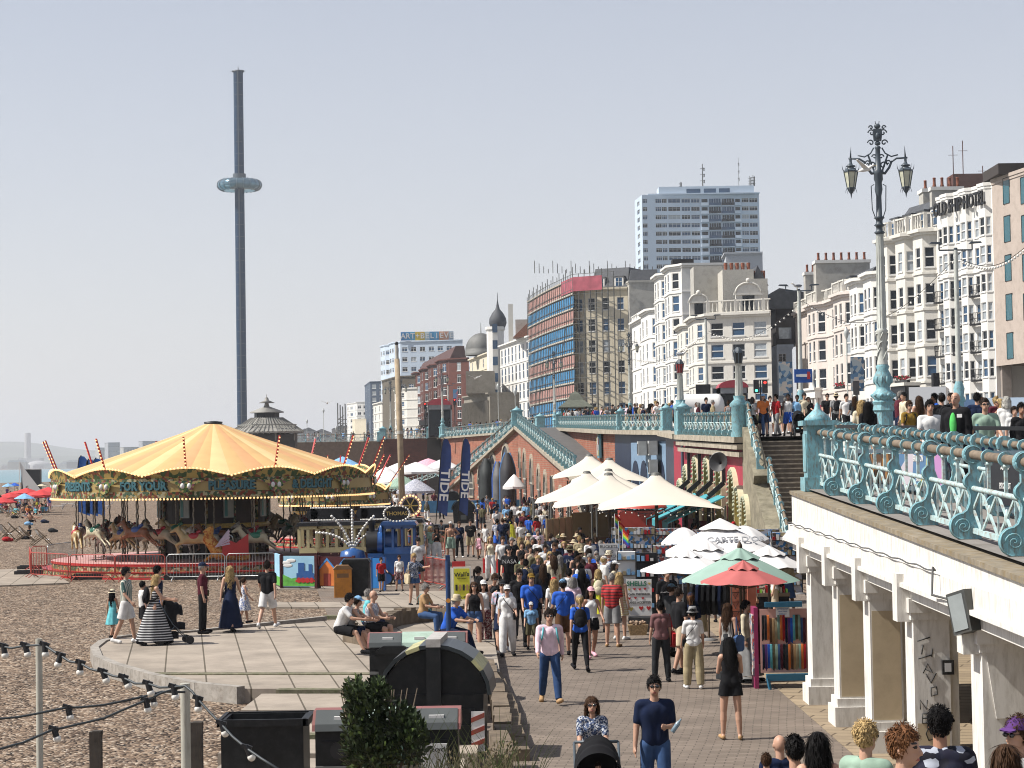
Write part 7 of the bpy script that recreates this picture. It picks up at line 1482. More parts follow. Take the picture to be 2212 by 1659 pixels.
for U,w,l,lean in((938,.85,'left dark blue feather flag reading TIDE',5),(986,.72,'right dark blue feather flag reading TIDE',4)):
 p=xy(U,140);r=feather((p[0],p[1],0),pt(U+10,946,140).z,w*.85,mat('flag_navy',(.02,.05,.19),.7),l,'TIDE');r.rotation_euler=(0,R(lean),0)
for i,U in enumerate((168,185,200)):p=xy(U,160);r=feather((p[0],p[1],0),pt(U,[985,992,990][i],160).z,.9,mat('flag_blue',(.02,.12,.45)),['leftmost small blue feather flag behind the carousel canopy','middle small blue feather flag behind the carousel canopy','rightmost small blue feather flag behind the carousel canopy'][i])
p=xy(868,150);q=MB();zt_=pt(857,775,150).z;q.tube([(0,0,0),(-.1,0,zt_*.5),(-.25,0,zt_)],[.24,.21,.19],12,0);q.cyl((-.25,0,zt_),(-.27,0,zt_+1.0),.13,n=10,mi=1);q.sph((-.27,0,zt_+1.1),.14,8,6,2);q.cyl((-.1,0,zt_*.55),(-.1,0,zt_*.57),.24,n=12,mi=1);tag(q.build('wooden_pole',[mat('pole_wood',(.42,.33,.22),.9,var=.25,scale=2,dirt=.4,streak=6),mat('pole_pale',(.5,.48,.42)),iron],loc=(p[0],p[1],0)),'tall weathered wooden pole rising right of the carousel','pole')
for i,(U,V0,d,w,c)in enumerate(((1050,990,205,1.35,(.02,.025,.025)),(1075,997,190,1.0,(.12,.12,.12)),(1096,978,184,1.35,(.03,.03,.035)))):
 x,y=xy(U,d);zt_=pt(U,V0,d).z;q=MB()
 def fn(u,v,w=w,zt_=zt_):
  a=pi*u;q_=min(1,(1-v)*3+.12)if v>.67 else 1;return(w/2*cos(a)*q_**.6,-.9*sin(a)*q_+.5*v,zt_*v)
 q.grid(fn,14,12,0);q.tube([fn(0,j/12)for j in range(13)],.09,5,1);q.tube([fn(1,j/12)for j in range(13)],.09,5,1);tag(q.build('upright_boat',[mat('hull_%d'%i,c,.7,var=.3,scale=1),mat('gunwale_%d'%i,((.03,.03,.03),(.02,.1,.45),(.05,.15,.35))[i])],loc=(x,y,0)),['black boat hull stood on end, left of three','grey boat hull with blue edge stood on end in the middle','dark boat hull stood on end, tallest and rightmost'][i],'boat','boats stood upright against the brick arches')
tcv=mat('tent_canvas',(.72,.66,.56),.8,var=.04,scale=.8)
def tent(U,Vtop,d,half,Vedge,label,lights=False,rot=0):
 x,_=xy(U,d);za=pt(U,Vtop,d).z;ze=pt(U,Vedge,d).z;r=thing('tent',label,'tent',(x,d,0),rot,'cream conical canvas tents');q=MB();h=half
 def edge(t):
  t=(t%1)*4;k=int(t);f=t-k;c=[(-h,-h),(h,-h),(h,h),(-h,h),(-h,-h)];a,b=c[k],c[k+1];s=1-.07*sin(pi*f);return((a[0]+(b[0]-a[0])*f)*s,(a[1]+(b[1]-a[1])*f)*s,ze+.22*sin(pi*f))
 def fn(u,v):
  e=edge(u);rr=.28+(1-.28)*v;return(e[0]*v+.2*cos(2*pi*u+5*pi/4)*(1-v),e[1]*v+.2*sin(2*pi*u+5*pi/4)*(1-v),za+(e[2]-za)*(v**.72))
 q.grid(fn,48,14);q.build('canvas',tcv,r);q=MB();q.lathe([(.25,za-.1),(.2,za+.08),(.1,za+.12),(.001,za+.13)],14);q.build('cap',MT['galvanised'],r)
 q=MB();q.cyl((0,0,0),(0,0,za),.08,n=8);q.build('centre_pole',tim,r)
 for sx,sy in((-1,-1),(1,-1),(1,1),(-1,1)):q=MB();q.cyl((sx*h,sy*h,0),(sx*h,sy*h,ze+.15),.045,n=7);q.build('corner_pole',MT['galvanised'],r)
 if lights:
  q=MB();P=[(-h+2*h*i/40,-h-.05,ze+.12-.25*abs(sin(pi*i/40*4)))for i in range(41)];q.tube(P,.012,4,0)
  for p_ in P[1::2]:q.cyl(p_,(p_[0],p_[1],p_[2]-.09),.022,n=5,mi=0);q.sph((p_[0],p_[1],p_[2]-.13),.035,6,4,1)
  q.build('string_lights',[iron,wbulb],r)
 return r
tent(1273,985,124,2.3,1033,'rearmost left cream tent against the brick wall')
tent(1316,993,122,2.4,1043,'rearmost right cream tent against the brick wall')
tent(1267,1022,112,2.9,1084,'left cream tent in the middle row')
tent(1314,1017,114,2.6,1070,'cream tent hidden behind the two front ones')
tent(1313.5,1026,103,2.9,1094,'left front cream tent with bulb strings',True)
tent(1416,1026,92,2.75,1099,'largest right front cream tent with bulb strings',True)
bam=stripemat('bamboo',(.42,.32,.16),(.2,.14,.07),.05,2)
def screen(a,b,h,label,m=bam,cat='screen',z=0,name='bamboo_screen'):
 a=Vector((*a,0));b=Vector((*b,0));d=b-a;q=MB();n=max(2,int(d.length/.9))
 for i in range(n+1):q.box(d.length*i/n-.04,-.04,z,d.length*i/n+.04,.04,z+h+.05,0)
 q.box(0,.0,z,d.length,.03,z+h,0);return tag(q.build(name,m,loc=a,rz=atan2(d.y,d.x)),label,cat)
screen(xy(1178,96),xy(1232,100),1.9,'bamboo screen left of the tent tables, angled part');screen(xy(1232,104),xy(1340,104),2.0,'long bamboo screen behind the tent tables')
screen(xy(1042,84),xy(1178,83),.55,'red windbreak banner in front of the tent tables',red,'banner',.15,'red_banner')
q=MB();q.sph((0,0,2.3),(1.2,1.2,.3),16,6,0,0,pi/2);q.box(-1.1,-1.0,0,1.1,1.0,2.2,0);x,_=xy(1385,98);tag(q.build('red_kiosk',mat('kiosk_red',(.5,.06,.04),.5),loc=(x,98,0)),'red kiosk under the right front tent','kiosk')
def ptable(P,rz,label):
 q=MB()
 for i in range(5):q.box(-.9,-.38+.155*i,.72,.9,-.25+.155*i,.76)
 for y in(-.75,.62):q.box(-.9,y,.42,.9,y+.13,.46);q.box(-.9,y+.15,.42,.9,y+.28,.46)
 for x in(-.6,.6):q.beam((x,-.72,0),(x,-.2,.74),.05,.09);q.beam((x,.72,0),(x,.2,.74),.05,.09);q.beam((x,-.8,.4),(x,.8,.4),.05,.09)
 return tag(q.build('picnic_table',mat('table_wood',(.24,.11,.06),.7,var=.2,scale=4),loc=P,rz=rz),label,'picnic table','picnic tables at the tents')
TT=[(1195,1178,.1),(1245,1172,.05),(1300,1176,.1),(1235,1195,.1),(1290,1205,0),(1345,1190,.05),(1390,1175,.1),(1180,1205,.1)];TN=['leftmost in the back row','second in the back row by the bamboo screen','third in the back row','middle of the second row','middle of the front row','right of the second row','by the red kiosk','leftmost near the red banner']
for(U,V_,rz),l in zip(TT,TN):ptable(gr(U,V_+18),rz,'brown picnic table under the tents, '+l)
p=gr(1163,1153);r=thing('ice_cream_model','giant whipped ice cream cone model beside the bamboo screen','model cone',p);q=MB();q.lathe([(.12,0),(.2,.1),(.3,1.0),(.36,1.05)],16);q.build('cone',mat('cone_orange',(.6,.32,.12)),r);q=MB();q.tube([(.26*(1-t)*cos(t*20),.26*(1-t)*sin(t*20),1.05+.75*t)for t in[i/40 for i in range(41)]],[.2*(1-i/44)for i in range(41)],8);q.sph((0,0,1.05),(.4,.4,.18),14,6);q.build('cream_swirl',trim,r)
wum=whc;gum=mat('umbrella_sage',(.3,.44,.37),.75,var=.05);rum=mat('umbrella_coral',(.5,.13,.12),.75,var=.06)
def umb(U,Vt,d,Rr,Ve,m,label,vent=.4,val=0,fin=False,n=8,curve=1.15):
 x,_=xy(U,d);za=pt(U,Vt,d).z;ze=pt(U,Ve,d).z;return parasol((x,d,0),ze,Rr,za,m,label,'stall_umbrella',n,val,vent,'umbrellas over the souvenir stalls',.03,fin=fin,cat='umbrella',curve=curve)
u2=umb(1553,1127,61,1.72,1186,wum,'large white square-cut umbrella with grey lettering over the stalls',.6,.16,n=4,curve=1.0);u2.rotation_euler=(0,0,R(22))
q=MB();za=pt(1553,1127,61).z;ze=pt(1553,1186,61).z;put_text(q,"CARTE D'OR",.3,(.35,-1.02,ze+.30),(1,.12,0),(0,.75,.62),(0,-.62,.75),0,.01,.004);q.build('lettering',mat('print_grey',(.35,.36,.38)),u2);q.parent if 0 else None
for o in u2.children:
 if o.name.startswith('lettering'):o.rotation_euler=(0,0,R(-22))
umb(1473,1139,67,.75,1172,wum,'small white valanced umbrella at the left of the large one',None,.14,curve=1.6);umb(1604,1135,66,.82,1164,wum,'small white valanced umbrella right behind the large one',None,.12,curve=1.6)
umb(1524,1175,53,.75,1205,wum,'white umbrella just behind the front white one');umb(1481,1195,49,1.17,1231,wum,'front white umbrella nearest the shells stall',.33);umb(1655,1187,50,.9,1222,wum,'white umbrella beside the white column')
umb(1594,1192,46,1.35,1253,gum,'sage green umbrella with dark finial',.42,fin=True);umb(1601,1221,43.5,.94,1256,rum,'small coral red umbrella in front of the green one',.3)
umb(1722,1134,70,.6,1158,wum,'small white umbrella beside the dark stairs',None,.12,curve=1.6)
for i,(U,V_,d,w,m_)in enumerate(((898,1010,215,2.6,'cream'),(925,1002,235,2.6,'pink'),(845,1030,200,1.6,'cream'),(868,1038,190,1.7,'sage'),(897,1046,175,1.7,'camo'),(833,1020,210,1.6,'white'),(1110,1036,170,1.0,'cream'),(955,1003,225,2.2,'cream'),(740,998,240,2.2,'lblue'),(860,1012,220,2.4,'cream'))):
 x,_=xy(U,d);za=pt(U,V_-12,d).z;parasol((x,d,0),za-1.0,w,za,whc if m_ in('cream','white')else clm(m_),'far cafe canopy '+['left of the feather flags','pale lilac between pole and flags','beside the base of the wooden pole','sage, right of the wooden pole base','blue and white patterned near the wheel of lights','left of the wooden pole','small and cream before the boats','directly behind the left feather flag','pale blue behind the carousel edge','just right of the wooden pole'][i],n=6,val=.2,group='far cafe parasols')
q=MB();x,_=xy(860,178);q.box(0,0,0,11,.2,1.1);tag(q.build('cafe_screen',mat('screen_blue',(.04,.17,.33)),loc=(x,186,0)),'low blue windbreak in front of the far cafe tables','screen')
q=MB();x,_=xy(885,112);q.cyl((0,0,0),(0,0,1.75),.05,n=8,mi=0);q.cyl((0,-.06,2.3),(0,.06,2.3),.62,n=24,mi=1);q.cyl((0,-.08,2.3),(0,-.06,2.3),.42,n=20,mi=0)
for i in range(20):a=2*pi*i/20;q.sph((.54*cos(a),-.1,2.3+.54*sin(a)),.06,6,4,2)
for i in range(6):a=2*pi*i/6;q.beam((0,-.1,2.3),(.4*cos(a),-.1,2.3+.4*sin(a)),.03,.06,3)
tag(q.build('prize_wheel',[iron,mat('wheel_lilac',(.4,.35,.4)),bulb,gold],loc=(x,112,0)),'round fairground wheel with coloured bulbs right of the rides','prize wheel')
q=MB();x,_=xy(834,112)
for i,(w_,c)in enumerate(((1.0,0),(1.1,1),(1.3,2))):q.box(sum((1.0,1.1,1.3)[:i])+.1*i,0,0,sum((1.0,1.1,1.3)[:i])+w_+.1*i,.9,1.25,c)
tag(q.build('service_cabinets',[mar,mat('cab_teal',(.06,.18,.22)),iron],loc=(x,112,0)),'row of maroon, teal and black cabinets below the prize wheel','cabinet')
blk=mat('cast_iron_dark',(.07,.09,.11),.45,var=.2,dirt=.3,dirtc=(.12,.14,.15));lampw=mat('lamp_cream',(.6,.62,.57),.6,var=.1,scale=2,dirt=.5,dirtc=(.25,.24,.2),streak=5);lglass=mat('lantern_glass',(.62,.62,.48),.25,var=.15,scale=6)
def spiral(mb,c,r,turns,s,t=.022,mi=0,a0=0):
 P=[(c[0]+s*r*(1-i/28*.85)*cos(a0+turns*2*pi*i/28),c[1],c[2]+r*(1-i/28*.85)*sin(a0+turns*2*pi*i/28))for i in range(28)];mb.tube(P,t,5,mi)
def lantern(par,loc,s=1.):
 q=MB();q.lathe([(.2,.0),(.2,.05),(.12,.1),(.2,.13),(.2,.17),(.1,.2),(.05,.32)],8,mi=0)
 for k in range(6):
  a=pi/3*k;q.cyl((.29*cos(a),.29*sin(a),-.1),(.17*cos(a),.17*sin(a),-.75),.018,n=5,mi=0);q.tube([(.28*cos(a),.28*sin(a),-.08),(.34*cos(a),.34*sin(a),.05),(.36*cos(a),.36*sin(a),.2)],[.02,.016,.003],5,0);q.tube([(.17*cos(a),.17*sin(a),-.75),(.22*cos(a),.22*sin(a),-.88),(.24*cos(a),.24*sin(a),-.98)],[.012,.01,.003],4,0)
 q.lathe([(.3,-.1),(.31,-.05),(.2,.02)],6,mi=0,sm=False);q.lathe([(.17,-.74),(.18,-.78),(.08,-.95),(.04,-1.0),(.004,-1.2)],6,mi=0,sm=False);q.lathe([(.275,-.1),(.16,-.75)],6,mi=1,sm=False)
 o=q.build('lantern',[blk,lglass],par,loc);o.scale=(s,s,s);return o
def big_lamp(P,label,full=True,rz=0,s=1.):
 r=thing('street_lamp',label,'street lamp',P,rz,'ornate twin-lantern street lamps');r.scale=(s,s,s)
 q=MB();q.lathe([(.42,0),(.42,.25),(.3,.35),(.28,1.25),(.33,1.3),(.3,1.45),(.34,1.55),(.24,1.62)],8,mi=0,sm=False,a0=pi/8,a1=2*pi+pi/8);q.lathe([(.26,1.6),(.36,1.72),(.3,1.82),(.22,1.9),(.2,2.0),(.27,2.15),(.25,2.35),(.17,2.5),(.2,2.6),(.15,2.68)],18,mi=0)
 for k in range(10):a=2*pi*k/10;q.sph((.33*cos(a),.33*sin(a),1.74),.06,6,4,0);q.sph((.26*cos(a),.26*sin(a),2.2),(.04,.04,.12),6,4,0)
 q.build('base',turq,r);q=MB();q.lathe([(.17,2.66),(.15,2.8),(.155,3.6),(.19,3.66),(.14,3.72),(.1,6.6)],16,mi=0)
 for k in range(12):a=2*pi*k/12;q.beam((.142*cos(a),.142*sin(a),3.75),(.102*cos(a),.102*sin(a),6.6),.016,.016,0);q.tube([(.155*cos(a),.155*sin(a),2.8+.3*(k%3)),(.175*cos(a+.5),.175*sin(a+.5),3.0+.3*(k%3)),(.155*cos(a+1),.155*sin(a+1),3.15+.2*(k%3))],.02,4,0)
 q.build('column',lampw,r)
 q=MB();q.lathe([(.1,6.55),(.17,6.6),(.1,6.66),(.1,6.78),(.17,6.82),(.1,6.88),(.1,7.0),(.17,7.04),(.09,7.1),(.08,7.7),(.12,7.9),(.1,8.1),(.14,8.2),(.13,8.35),(.17,8.45),(.09,8.5),(.07,9.1),(.1,9.15),(.06,9.2)],12)
 for s_ in(-1,1):
  q.tube([(s_*.13,0,8.05),(s_*.22,0,8.0),(s_*.2,0,7.3),(s_*.08,0,6.95)],.015,5)
  q.tube([(0,0,8.4),(s_*.2,0,8.38),(s_*.33,0,8.55),(s_*.4,0,8.72),(s_*.55,0,8.82),(s_*.88,0,8.84)],[.05,.045,.04,.035,.03,.03],6);q.tube([(s_*.12,0,9.15),(s_*.22,0,8.98),(s_*.4,0,8.88),(s_*.6,0,8.93)],.022,5)
  q.tube([(s_*.82,0,8.85),(s_*.8,0,9.2)],[.03,.003],6);q.cyl((s_*.82,0,8.84),(s_*.82,0,8.68),.04,n=8)
  for c,rr_,t in(((s_*.16,0,8.62),.12,1.1),((s_*.3,0,8.7),.08,1),((s_*.1,0,8.88),.08,1),((s_*.2,0,9.3),.1,1.1),((s_*.17,0,9.6),.11,1.2),((s_*.19,0,9.76),.07,1)):spiral(q,c,rr_,t,s_)
  q.beam((s_*.12,0,8.45),(s_*.3,0,8.95),.03,.05)
 q.prism([(-.11,9.35),(.11,9.35),(.14,9.6),(.12,9.72),(-.12,9.72),(-.14,9.6)],(0,-.05,0),(1,0,0),(0,0,1),(0,.1,0));q.sph((0,0,9.8),(.1,.06,.08),8,6);q.sph((0,0,9.28),(.09,.06,.07),8,6)
 q.sph((0,-.05,9.5),(.07,.04,.1),8,6);q.tube([(-.05,0,9.86),(-.06,0,9.95)],.012,4);q.tube([(.05,0,9.86),(.06,0,9.95)],.012,4)
 q.build('crest',blk,r)
 for s_ in(-1,1):lantern(r,(s_*.82,0,8.5),.72)
 return r
def T_lamp(P,h,label,blue=True):
 r=thing('street_lamp',label,'street lamp',P,0,'street lamps with plain double arms');k=h/8.
 q=MB();q.lathe([(.3,0),(.28,.3),(.2,.4),(.2,1.3),(.28,1.4),(.2,1.6),(.24,1.9),(.14,2.2)],12);q.build('base',turq,r);q=MB();q.lathe([(.13,2.2),(.11,4),(.09,h)],10);q.build('column',lampw,r)
 q=MB();q.beam((-.7,0,h),(.7,0,h),.05,.06);q.cyl((0,0,h-1.0),(0,0,h+.1),.08,n=8)
 for s in(-1,1):q.cyl((s*.7,0,h),(s*.7,0,h+.25),.03,n=6);q.prism([(s*.55,0),(s*1.1,.04),(s*1.05,.1),(s*.65,.1)],(0,-.1,h+.25),(1,0,0),(0,0,1),(0,.2,0))
 q.build('lamp_head',blk,r);return r
def deckpt(U,d):x,_=xy(U,d);return(x,d,ZD(d))
x,_=xy(1911,62);big_lamp((x,62,ZD(62)),'tall ornate twin-lantern street lamp nearest the terrace with turquoise base',True,R(0))
for U,d,Vt,l in((1363,236,716,'ornate twin-lantern lamp in front of the scaffolded building side'),(1200,282,757,'ornate twin-lantern lamp in front of the blue netting'),(957,280,795,'ornate twin-lantern lamp in front of the red brick hotel'),(868,330,818,'ornate twin-lantern lamp just right of the wooden pole'),(845,345,822,'ornate twin-lantern lamp just left of the wooden pole')):
 b=deckpt(U,d);s=(pt(U,Vt,d).z-b[2])/9.95;big_lamp(b,l,False,0,s)
for U,d,Vt,l in((1530,150,690,'plain double-armed lamp in front of the cream corner building'),(1733,112,628,'plain double-armed lamp with a seagull beside the side street gap'),(2075,88,540,'plain double-armed lamp in front of the lettered hotel'),(970,300,833,'plain double-armed lamp with gulls before the red brick hotel')):
 b=deckpt(U,d);T_lamp(b,pt(U,Vt,d).z-b[2],l)
def small_lamp(U,d,Vt,label,kind='lantern',c=None):
 b=deckpt(U,d);h=pt(U,Vt,d).z-b[2];r=thing('street_lamp',label,'street lamp',b,0,'small single lantern posts');q=MB();q.lathe([(.16,0),(.1,.6),(.06,1),(.045,h-1)],8);q.build('column',lampw,r);q=MB();q.lathe([(.05,h-1),(.22,h-.55),(.2,h-.3),(.12,h-.2),(.05,h)],8);q.build('lantern',c or mat('lantern_pale',(.5,.52,.5),.3),r)
for U,d,Vt,l in((1834,165,706,'small pale lantern post in front of the pinkish building'),(1737,170,0,''),(1066+12,330,828,'small pale lantern post before the white bay-windowed building'),(1115,250,838,'small lantern post left of the scaffolding shelter'),(664,420,905,'thin lamp post right of the pavilion'),(700,420,882,'taller thin double lamp post right of the pavilion'),(727,400,920,'short thin lantern post near the scaffold tower')):
 if l:small_lamp(U,d,Vt,l)
def col_lamp(U,d,Vt,Vb,c,label):
 b=deckpt(U,d);zb=pt(U,Vb,d).z;h=pt(U,Vt,d).z-b[2];r=thing('street_lamp',label,'street lamp',b,0);q=MB();q.lathe([(.34,0),(.34,1.3),(.42,1.4),(.22,1.6),(.26,1.75)],12);q.build('base',turq,r);q=MB();q.lathe([(.17,1.75),(.13,h-.75),(.19,h-.7)],14)
 for k in range(10):a=2*pi*k/10;q.beam((.17*cos(a),.17*sin(a),1.8),(.13*cos(a),.13*sin(a),h-.8),.02,.02)
 q.build('column',lampw,r);q=MB();q.lathe([(.14,h-.7),(.21,h-.25)],8,mi=1,sm=False)
 for k in range(8):a=pi/4*k;q.cyl((.14*cos(a),.14*sin(a),h-.7),(.21*cos(a),.21*sin(a),h-.25),.018,n=4,mi=0);q.tube([(.21*cos(a),.21*sin(a),h-.25),(.26*cos(a),.26*sin(a),h-.08)],[.02,.005],4,0)
 q.lathe([(.22,h-.25),(.18,h-.15),(.08,h)],8,mi=0,sm=False);q.build('lantern',[blk,c],r)
col_lamp(1472,106,776,880,mat('lantern_red',(.3,.02,.02),.4),'cream column lamp with a dark red lantern on the balustrade');col_lamp(1599,88.6,750,880,mat('lantern_dark',(.02,.025,.025),.3),'cream column lamp with a dark green lantern at the stair head')
def box_sign(U,V,d,w,h,m,label,name='sign',cat='sign',txt=None,post=True,zoff=0):
 p=pt(U,V,d);r=MB();r.box(-w/2,-.05,-h/2,w/2,.05,h/2,0)
 if post:r.cyl((0,.06,-(p.z-ZD(d))),(0,.06,0),.05,n=6,mi=1)
 if txt:put_text(r,txt[0],txt[1],(0,-.06,txt[2]),(1,0,0),(0,0,1),(0,-1,0),2,.008,.005)
 return tag(r.build(name,[m,blk,trim],loc=p),label,cat)
sb=mat('sign_blue',(.01,.09,.38),.4);o=box_sign(1735,812,111,.95,.72,sb,'blue dead-end road sign on the plain lamp by the side street',post=False)
q=MB();q.box(-.2,-.07,-.06,.38,-.055,.1,0);q.box(-.38,-.07,-.04,-.2,-.055,.08,0);q.box(.2,-.075,-.18,.36,-.06,.22,1);q.build('symbol',[trim,red],o)
box_sign(1519,850,148,1.05,1.3,iron,'plain black signboard seen from behind near the cream corner building')
bn=speckmat('banner_print',[(.06,.12,.2),(.35,.4,.42),(.1,.2,.32),(.5,.45,.4)],3)
for U,V,d,l in((1697,818,160,'blue printed lamp banner before the grey side street houses'),(1852,808,158,'dark blue printed lamp banner left of the big lamp'),(984,855,420,'blue and pink vertical banner before the conference hall')):box_sign(U,V,d,1.0,2.6,bn if U!=984 else speckmat('banner_pink',[(.1,.3,.5),(.5,.2,.25),(.2,.3,.5)],.8),l,'lamp_banner','banner')
def traffic(U,V,d,label,lit,face=0):
 p=pt(U,V,d);b=ZD(d);r=thing('traffic_light',label,'traffic light',(p.x,p.y,b),R(face));h=p.z-b;q=MB();q.cyl((0,.1,0),(0,.1,h+.5),.06,n=8);q.build('post',iron,r)
 for i,(dx,l)in enumerate(lit):q=MB();q.box(dx-.2,-.08,h-.5,dx+.2,.15,h+.5,0);q.build('signal_head',iron,r);q=MB();z={'r':h+.3,'a':h,'g':h-.3}[l];q.cyl((dx,-.1,z),(dx,-.085,z),.11,n=12);q.build('lit_signal',mat('signal_'+l,{'r':(1,.04,.03),'g':(.1,.9,.5),'a':(1,.5,.1)}[l],.4,var=0,emit=1.5),r)
traffic(1643,835,158,'pair of traffic lights, left green and right red, before the cream corner building',[(-.33,'g'),(.33,'r')])
traffic(1850,838,150,'dark traffic light seen side-on left of the big lamp',[(0,'r')],150);traffic(2020,825,120,'dark traffic light seen side-on before the lettered hotel',[(0,'r')],200)
for U,l in((918,'red traffic light before the red brick hotel'),(963,'left red traffic light before the conference hall'),(982,'right red traffic light before the conference hall')):traffic(U,868 if U>940 else 877,300,l,[(0,'r')])
def booth(U,V0,V1,d,label):
 a=pt(U,V0,d);b=ZD(d);h=a.z-b;r=thing('phone_kiosk',label,'kiosk',(a.x,a.y,b));q=MB();w=h*.3;q.box(-w,-w,0,-w+.08,w,h*.86,0);q.box(w-.08,-w,0,w,w,h*.86,0);q.box(-w,w-.08,0,w,w,h*.86,0);q.box(-w,-w,h*.72,w,w,h*.86,0);q.build('frame',mat('kiosk_grey',(.3,.31,.32),.5),r);q=MB();q.prism([(w*1.05*cos(pi*k/10),h*.84+h*.16*sin(pi*k/10))for k in range(11)],(0,-w*1.1,0),(1,0,0),(0,0,1),(0,2.2*w,0));q.build('roof',mat('kiosk_red_roof',(.4,.05,.07),.5),r);q=MB();q.box(-w+.1,-w+.1,.1,w-.1,-w+.13,h*.7);q.build('glass_panel',gl[0],r)
booth(1581,822,900,140,'red-roofed phone kiosk before the cream corner building');booth(950,862,892,290,'red-topped phone kiosk before the red brick hotel')
x,_=xy(1512,138);q=MB();q.cyl((-1.2,0,1.5),(1.2,0,1.5),.8,n=20);q.sph((-1.2,0,1.5),(.5,.8,.8),12,8);q.sph((1.2,0,1.5),(.5,.8,.8),12,8);q.box(-1.2,-.7,.4,1.2,.7,.9,1)
for xx in(-.8,.8):q.cyl((xx,-.9,.45),(xx,-.6,.45),.45,n=16,mi=1)
tag(q.build('tank_trailer',[trim,iron],loc=(x,138,ZD(138))),'white rounded tank trailer behind the balustrade','trailer')
def car_(P,rz,c,label,hgt=1.45,L=4.2,van=False):
 r=thing('parked_car',label,'car' if not van else 'van',P,rz,'vehicles on the seafront road');m=mat('car_'+c,{'silver':(.3,.36,.42),'blue':(.06,.12,.22),'dark':(.01,.012,.018),'red':(.25,.01,.02),'white':(.7,.7,.7),'ice':(.42,.52,.62)}[c],.25,metal=.3,var=0,coat=.6);h=L/2
 pr=[(-h,.35),(-h,.75),(-h*.93,.85),(-h*.5,.92),(-h*.22,hgt-.03),(h*.45,hgt),(h*.88,.95),(h,.85),(h,.35)]if not van else[(-h,.35),(-h,.9),(-h*.8,1.1),(-h*.62,hgt),(h*.97,hgt),(h,.9),(h,.35)]
 q=MB();q.prism(pr,(0,-.82,0),(1,0,0),(0,0,1),(0,1.64,0));q.build('body',m,r)
 q=MB();g=[(-h*.44,.95),(-h*.2,hgt-.1),(h*.4,hgt-.08),(h*.74,.96)]if not van else[(-h*.76,1.12),(-h*.6,hgt-.12),(-h*.3,hgt-.12),(-h*.3,1.12)]
 for y in(-.835,.82):q.prism(g,(0,y,0),(1,0,0),(0,0,1),(0,.015,0))
 q.prism([(-h*.5,.93),(-h*.23,hgt-.06),(-h*.22,hgt-.08),(-h*.47,.91)],(-.03,-.72,0),(1,0,0),(0,0,1),(0,1.44,0));q.build('side_window',gl[0],r)
 for xx in(-h*.62,h*.62):
  for y in(-.84,.66):q=MB();q.cyl((xx,y,.32),(xx,y+.18,.32),.32,n=18,mi=0);q.cyl((xx,y-.01,.32),(xx,y,.32),.18,n=12,mi=1);q.build('wheel',[iron,steel2],r)
 for y in(-.6,.6):q=MB();q.box(-h-.02,y-.15,.62,-h+.05,y+.15,.76);q.build('headlight',trim,r)
CARS=[(1903,100,'dark','dark car directly behind the big lamp post'),(1960,104,'blue','blue estate car right of the big lamp'),(2012,96,'white','white van behind the dark backpack walker',1),(2120,97,'blue','dark blue car behind the walkers in front of the lettered hotel'),(2165,86,'ice','pale blue hatchback near the right edge'),(2205,96,'dark','dark car at the right edge of the road'),(1775,150,'red','dark red car behind the crowd left of the big lamp'),(1700,170,'dark','dark car at the mouth of the side street'),(1395,215,'white','white van far behind the section of balustrade',1),(1180,260,'dark','dark far car near the ramp peak')]
for c in CARS:b=deckpt(c[0],c[1]);car_((max(b[0],17)if c[1]<200 else b[0]+5,b[1],b[2]+.02),R(250+c[1]%30),c[2],c[3],2.0 if len(c)>4 else 1.45,5 if len(c)>4 else 4.2,len(c)>4)
pf=mat('frame_steelblue',(.08,.12,.15),.5)
def posters(a,b,z0,z1,label,P):
 a=Vector((*a,0));b=Vector((*b,0));d=b-a;L=d.length;r=thing('poster_frame',label,'poster board',a,atan2(d.y,d.x));q=MB();q.box(0,0,z0,L,.08,z0+.08);q.box(0,0,z1-.08,L,.08,z1);q.box(0,0,z0,.08,.08,z1);q.box(L-.08,0,z0,L,.08,z1);q.box(.2,0,z0-.3,.28,.08,z0);q.box(L-.28,0,z0-.3,L-.2,.08,z0);q.build('frame',pf,r)
 n=len(P)
 for i,(m,t)in enumerate(P):
  q=MB();x0=.1+(L-.2)*i/n;x1=.1+(L-.2)*(i+1)/n-.03;q.box(x0,.02,z0+.1,x1,.06,z1-.1,0)
  for s,sz,fz in t:put_text(q,s,sz,((x0+x1)/2,.015,z0+(z1-z0)*fz),(1,0,0),(0,0,1),(0,-1,0),1,.003,.002)
  q.build('poster',[m,trim],r)
z=ZD(39);posters(xy(1852,43),xy(2036,35.5),z+.05,z+.82,'framed row of bright posters behind the terrace balustrade',[(speckmat('poster_brown',[(.1,.05,.02),(.3,.15,.05),(.05,.04,.04)],6),[('food & drink',.15,.6)]),(speckmat('poster_multi',[(.5,.25,.5),(.6,.5,.1),(.1,.2,.35),(.55,.5,.55)],1.6),[('BRIGHTON',.16,.75),('TOWN HALL',.07,.25)])])
z=ZD(31);posters(xy(2128,32.3),xy(2300,28),z+.1,z+1.02,'black and white poster board at the right edge of the terrace',[(mat('poster_black',(.02,.02,.025),.5),[('PSYCHFEST',.13,.42),('~*~',.3,.72)]),(speckmat('poster_pink',[(.6,.6,.1),(.6,.05,.25),(.6,.3,.1)],2),[('BAXTER',.12,.8)])])
q=MB();a=xy(1812,46);b=xy(2240,36);q.beam((a[0],a[1],ZD(46)+1.12),(b[0],b[1],ZD(36)+1.22),.07,.07,0)
for t in(.05,.3,.75,.98):q.cyl((a[0]+(b[0]-a[0])*t,a[1]+(b[1]-a[1])*t,ZD(42)-.1),(a[0]+(b[0]-a[0])*t,a[1]+(b[1]-a[1])*t,ZD(42)+1.15),.03,n=6,mi=1)
tag(q.build('black_handrail',[iron,turq]),'long dark timber handrail above the posters','handrail')
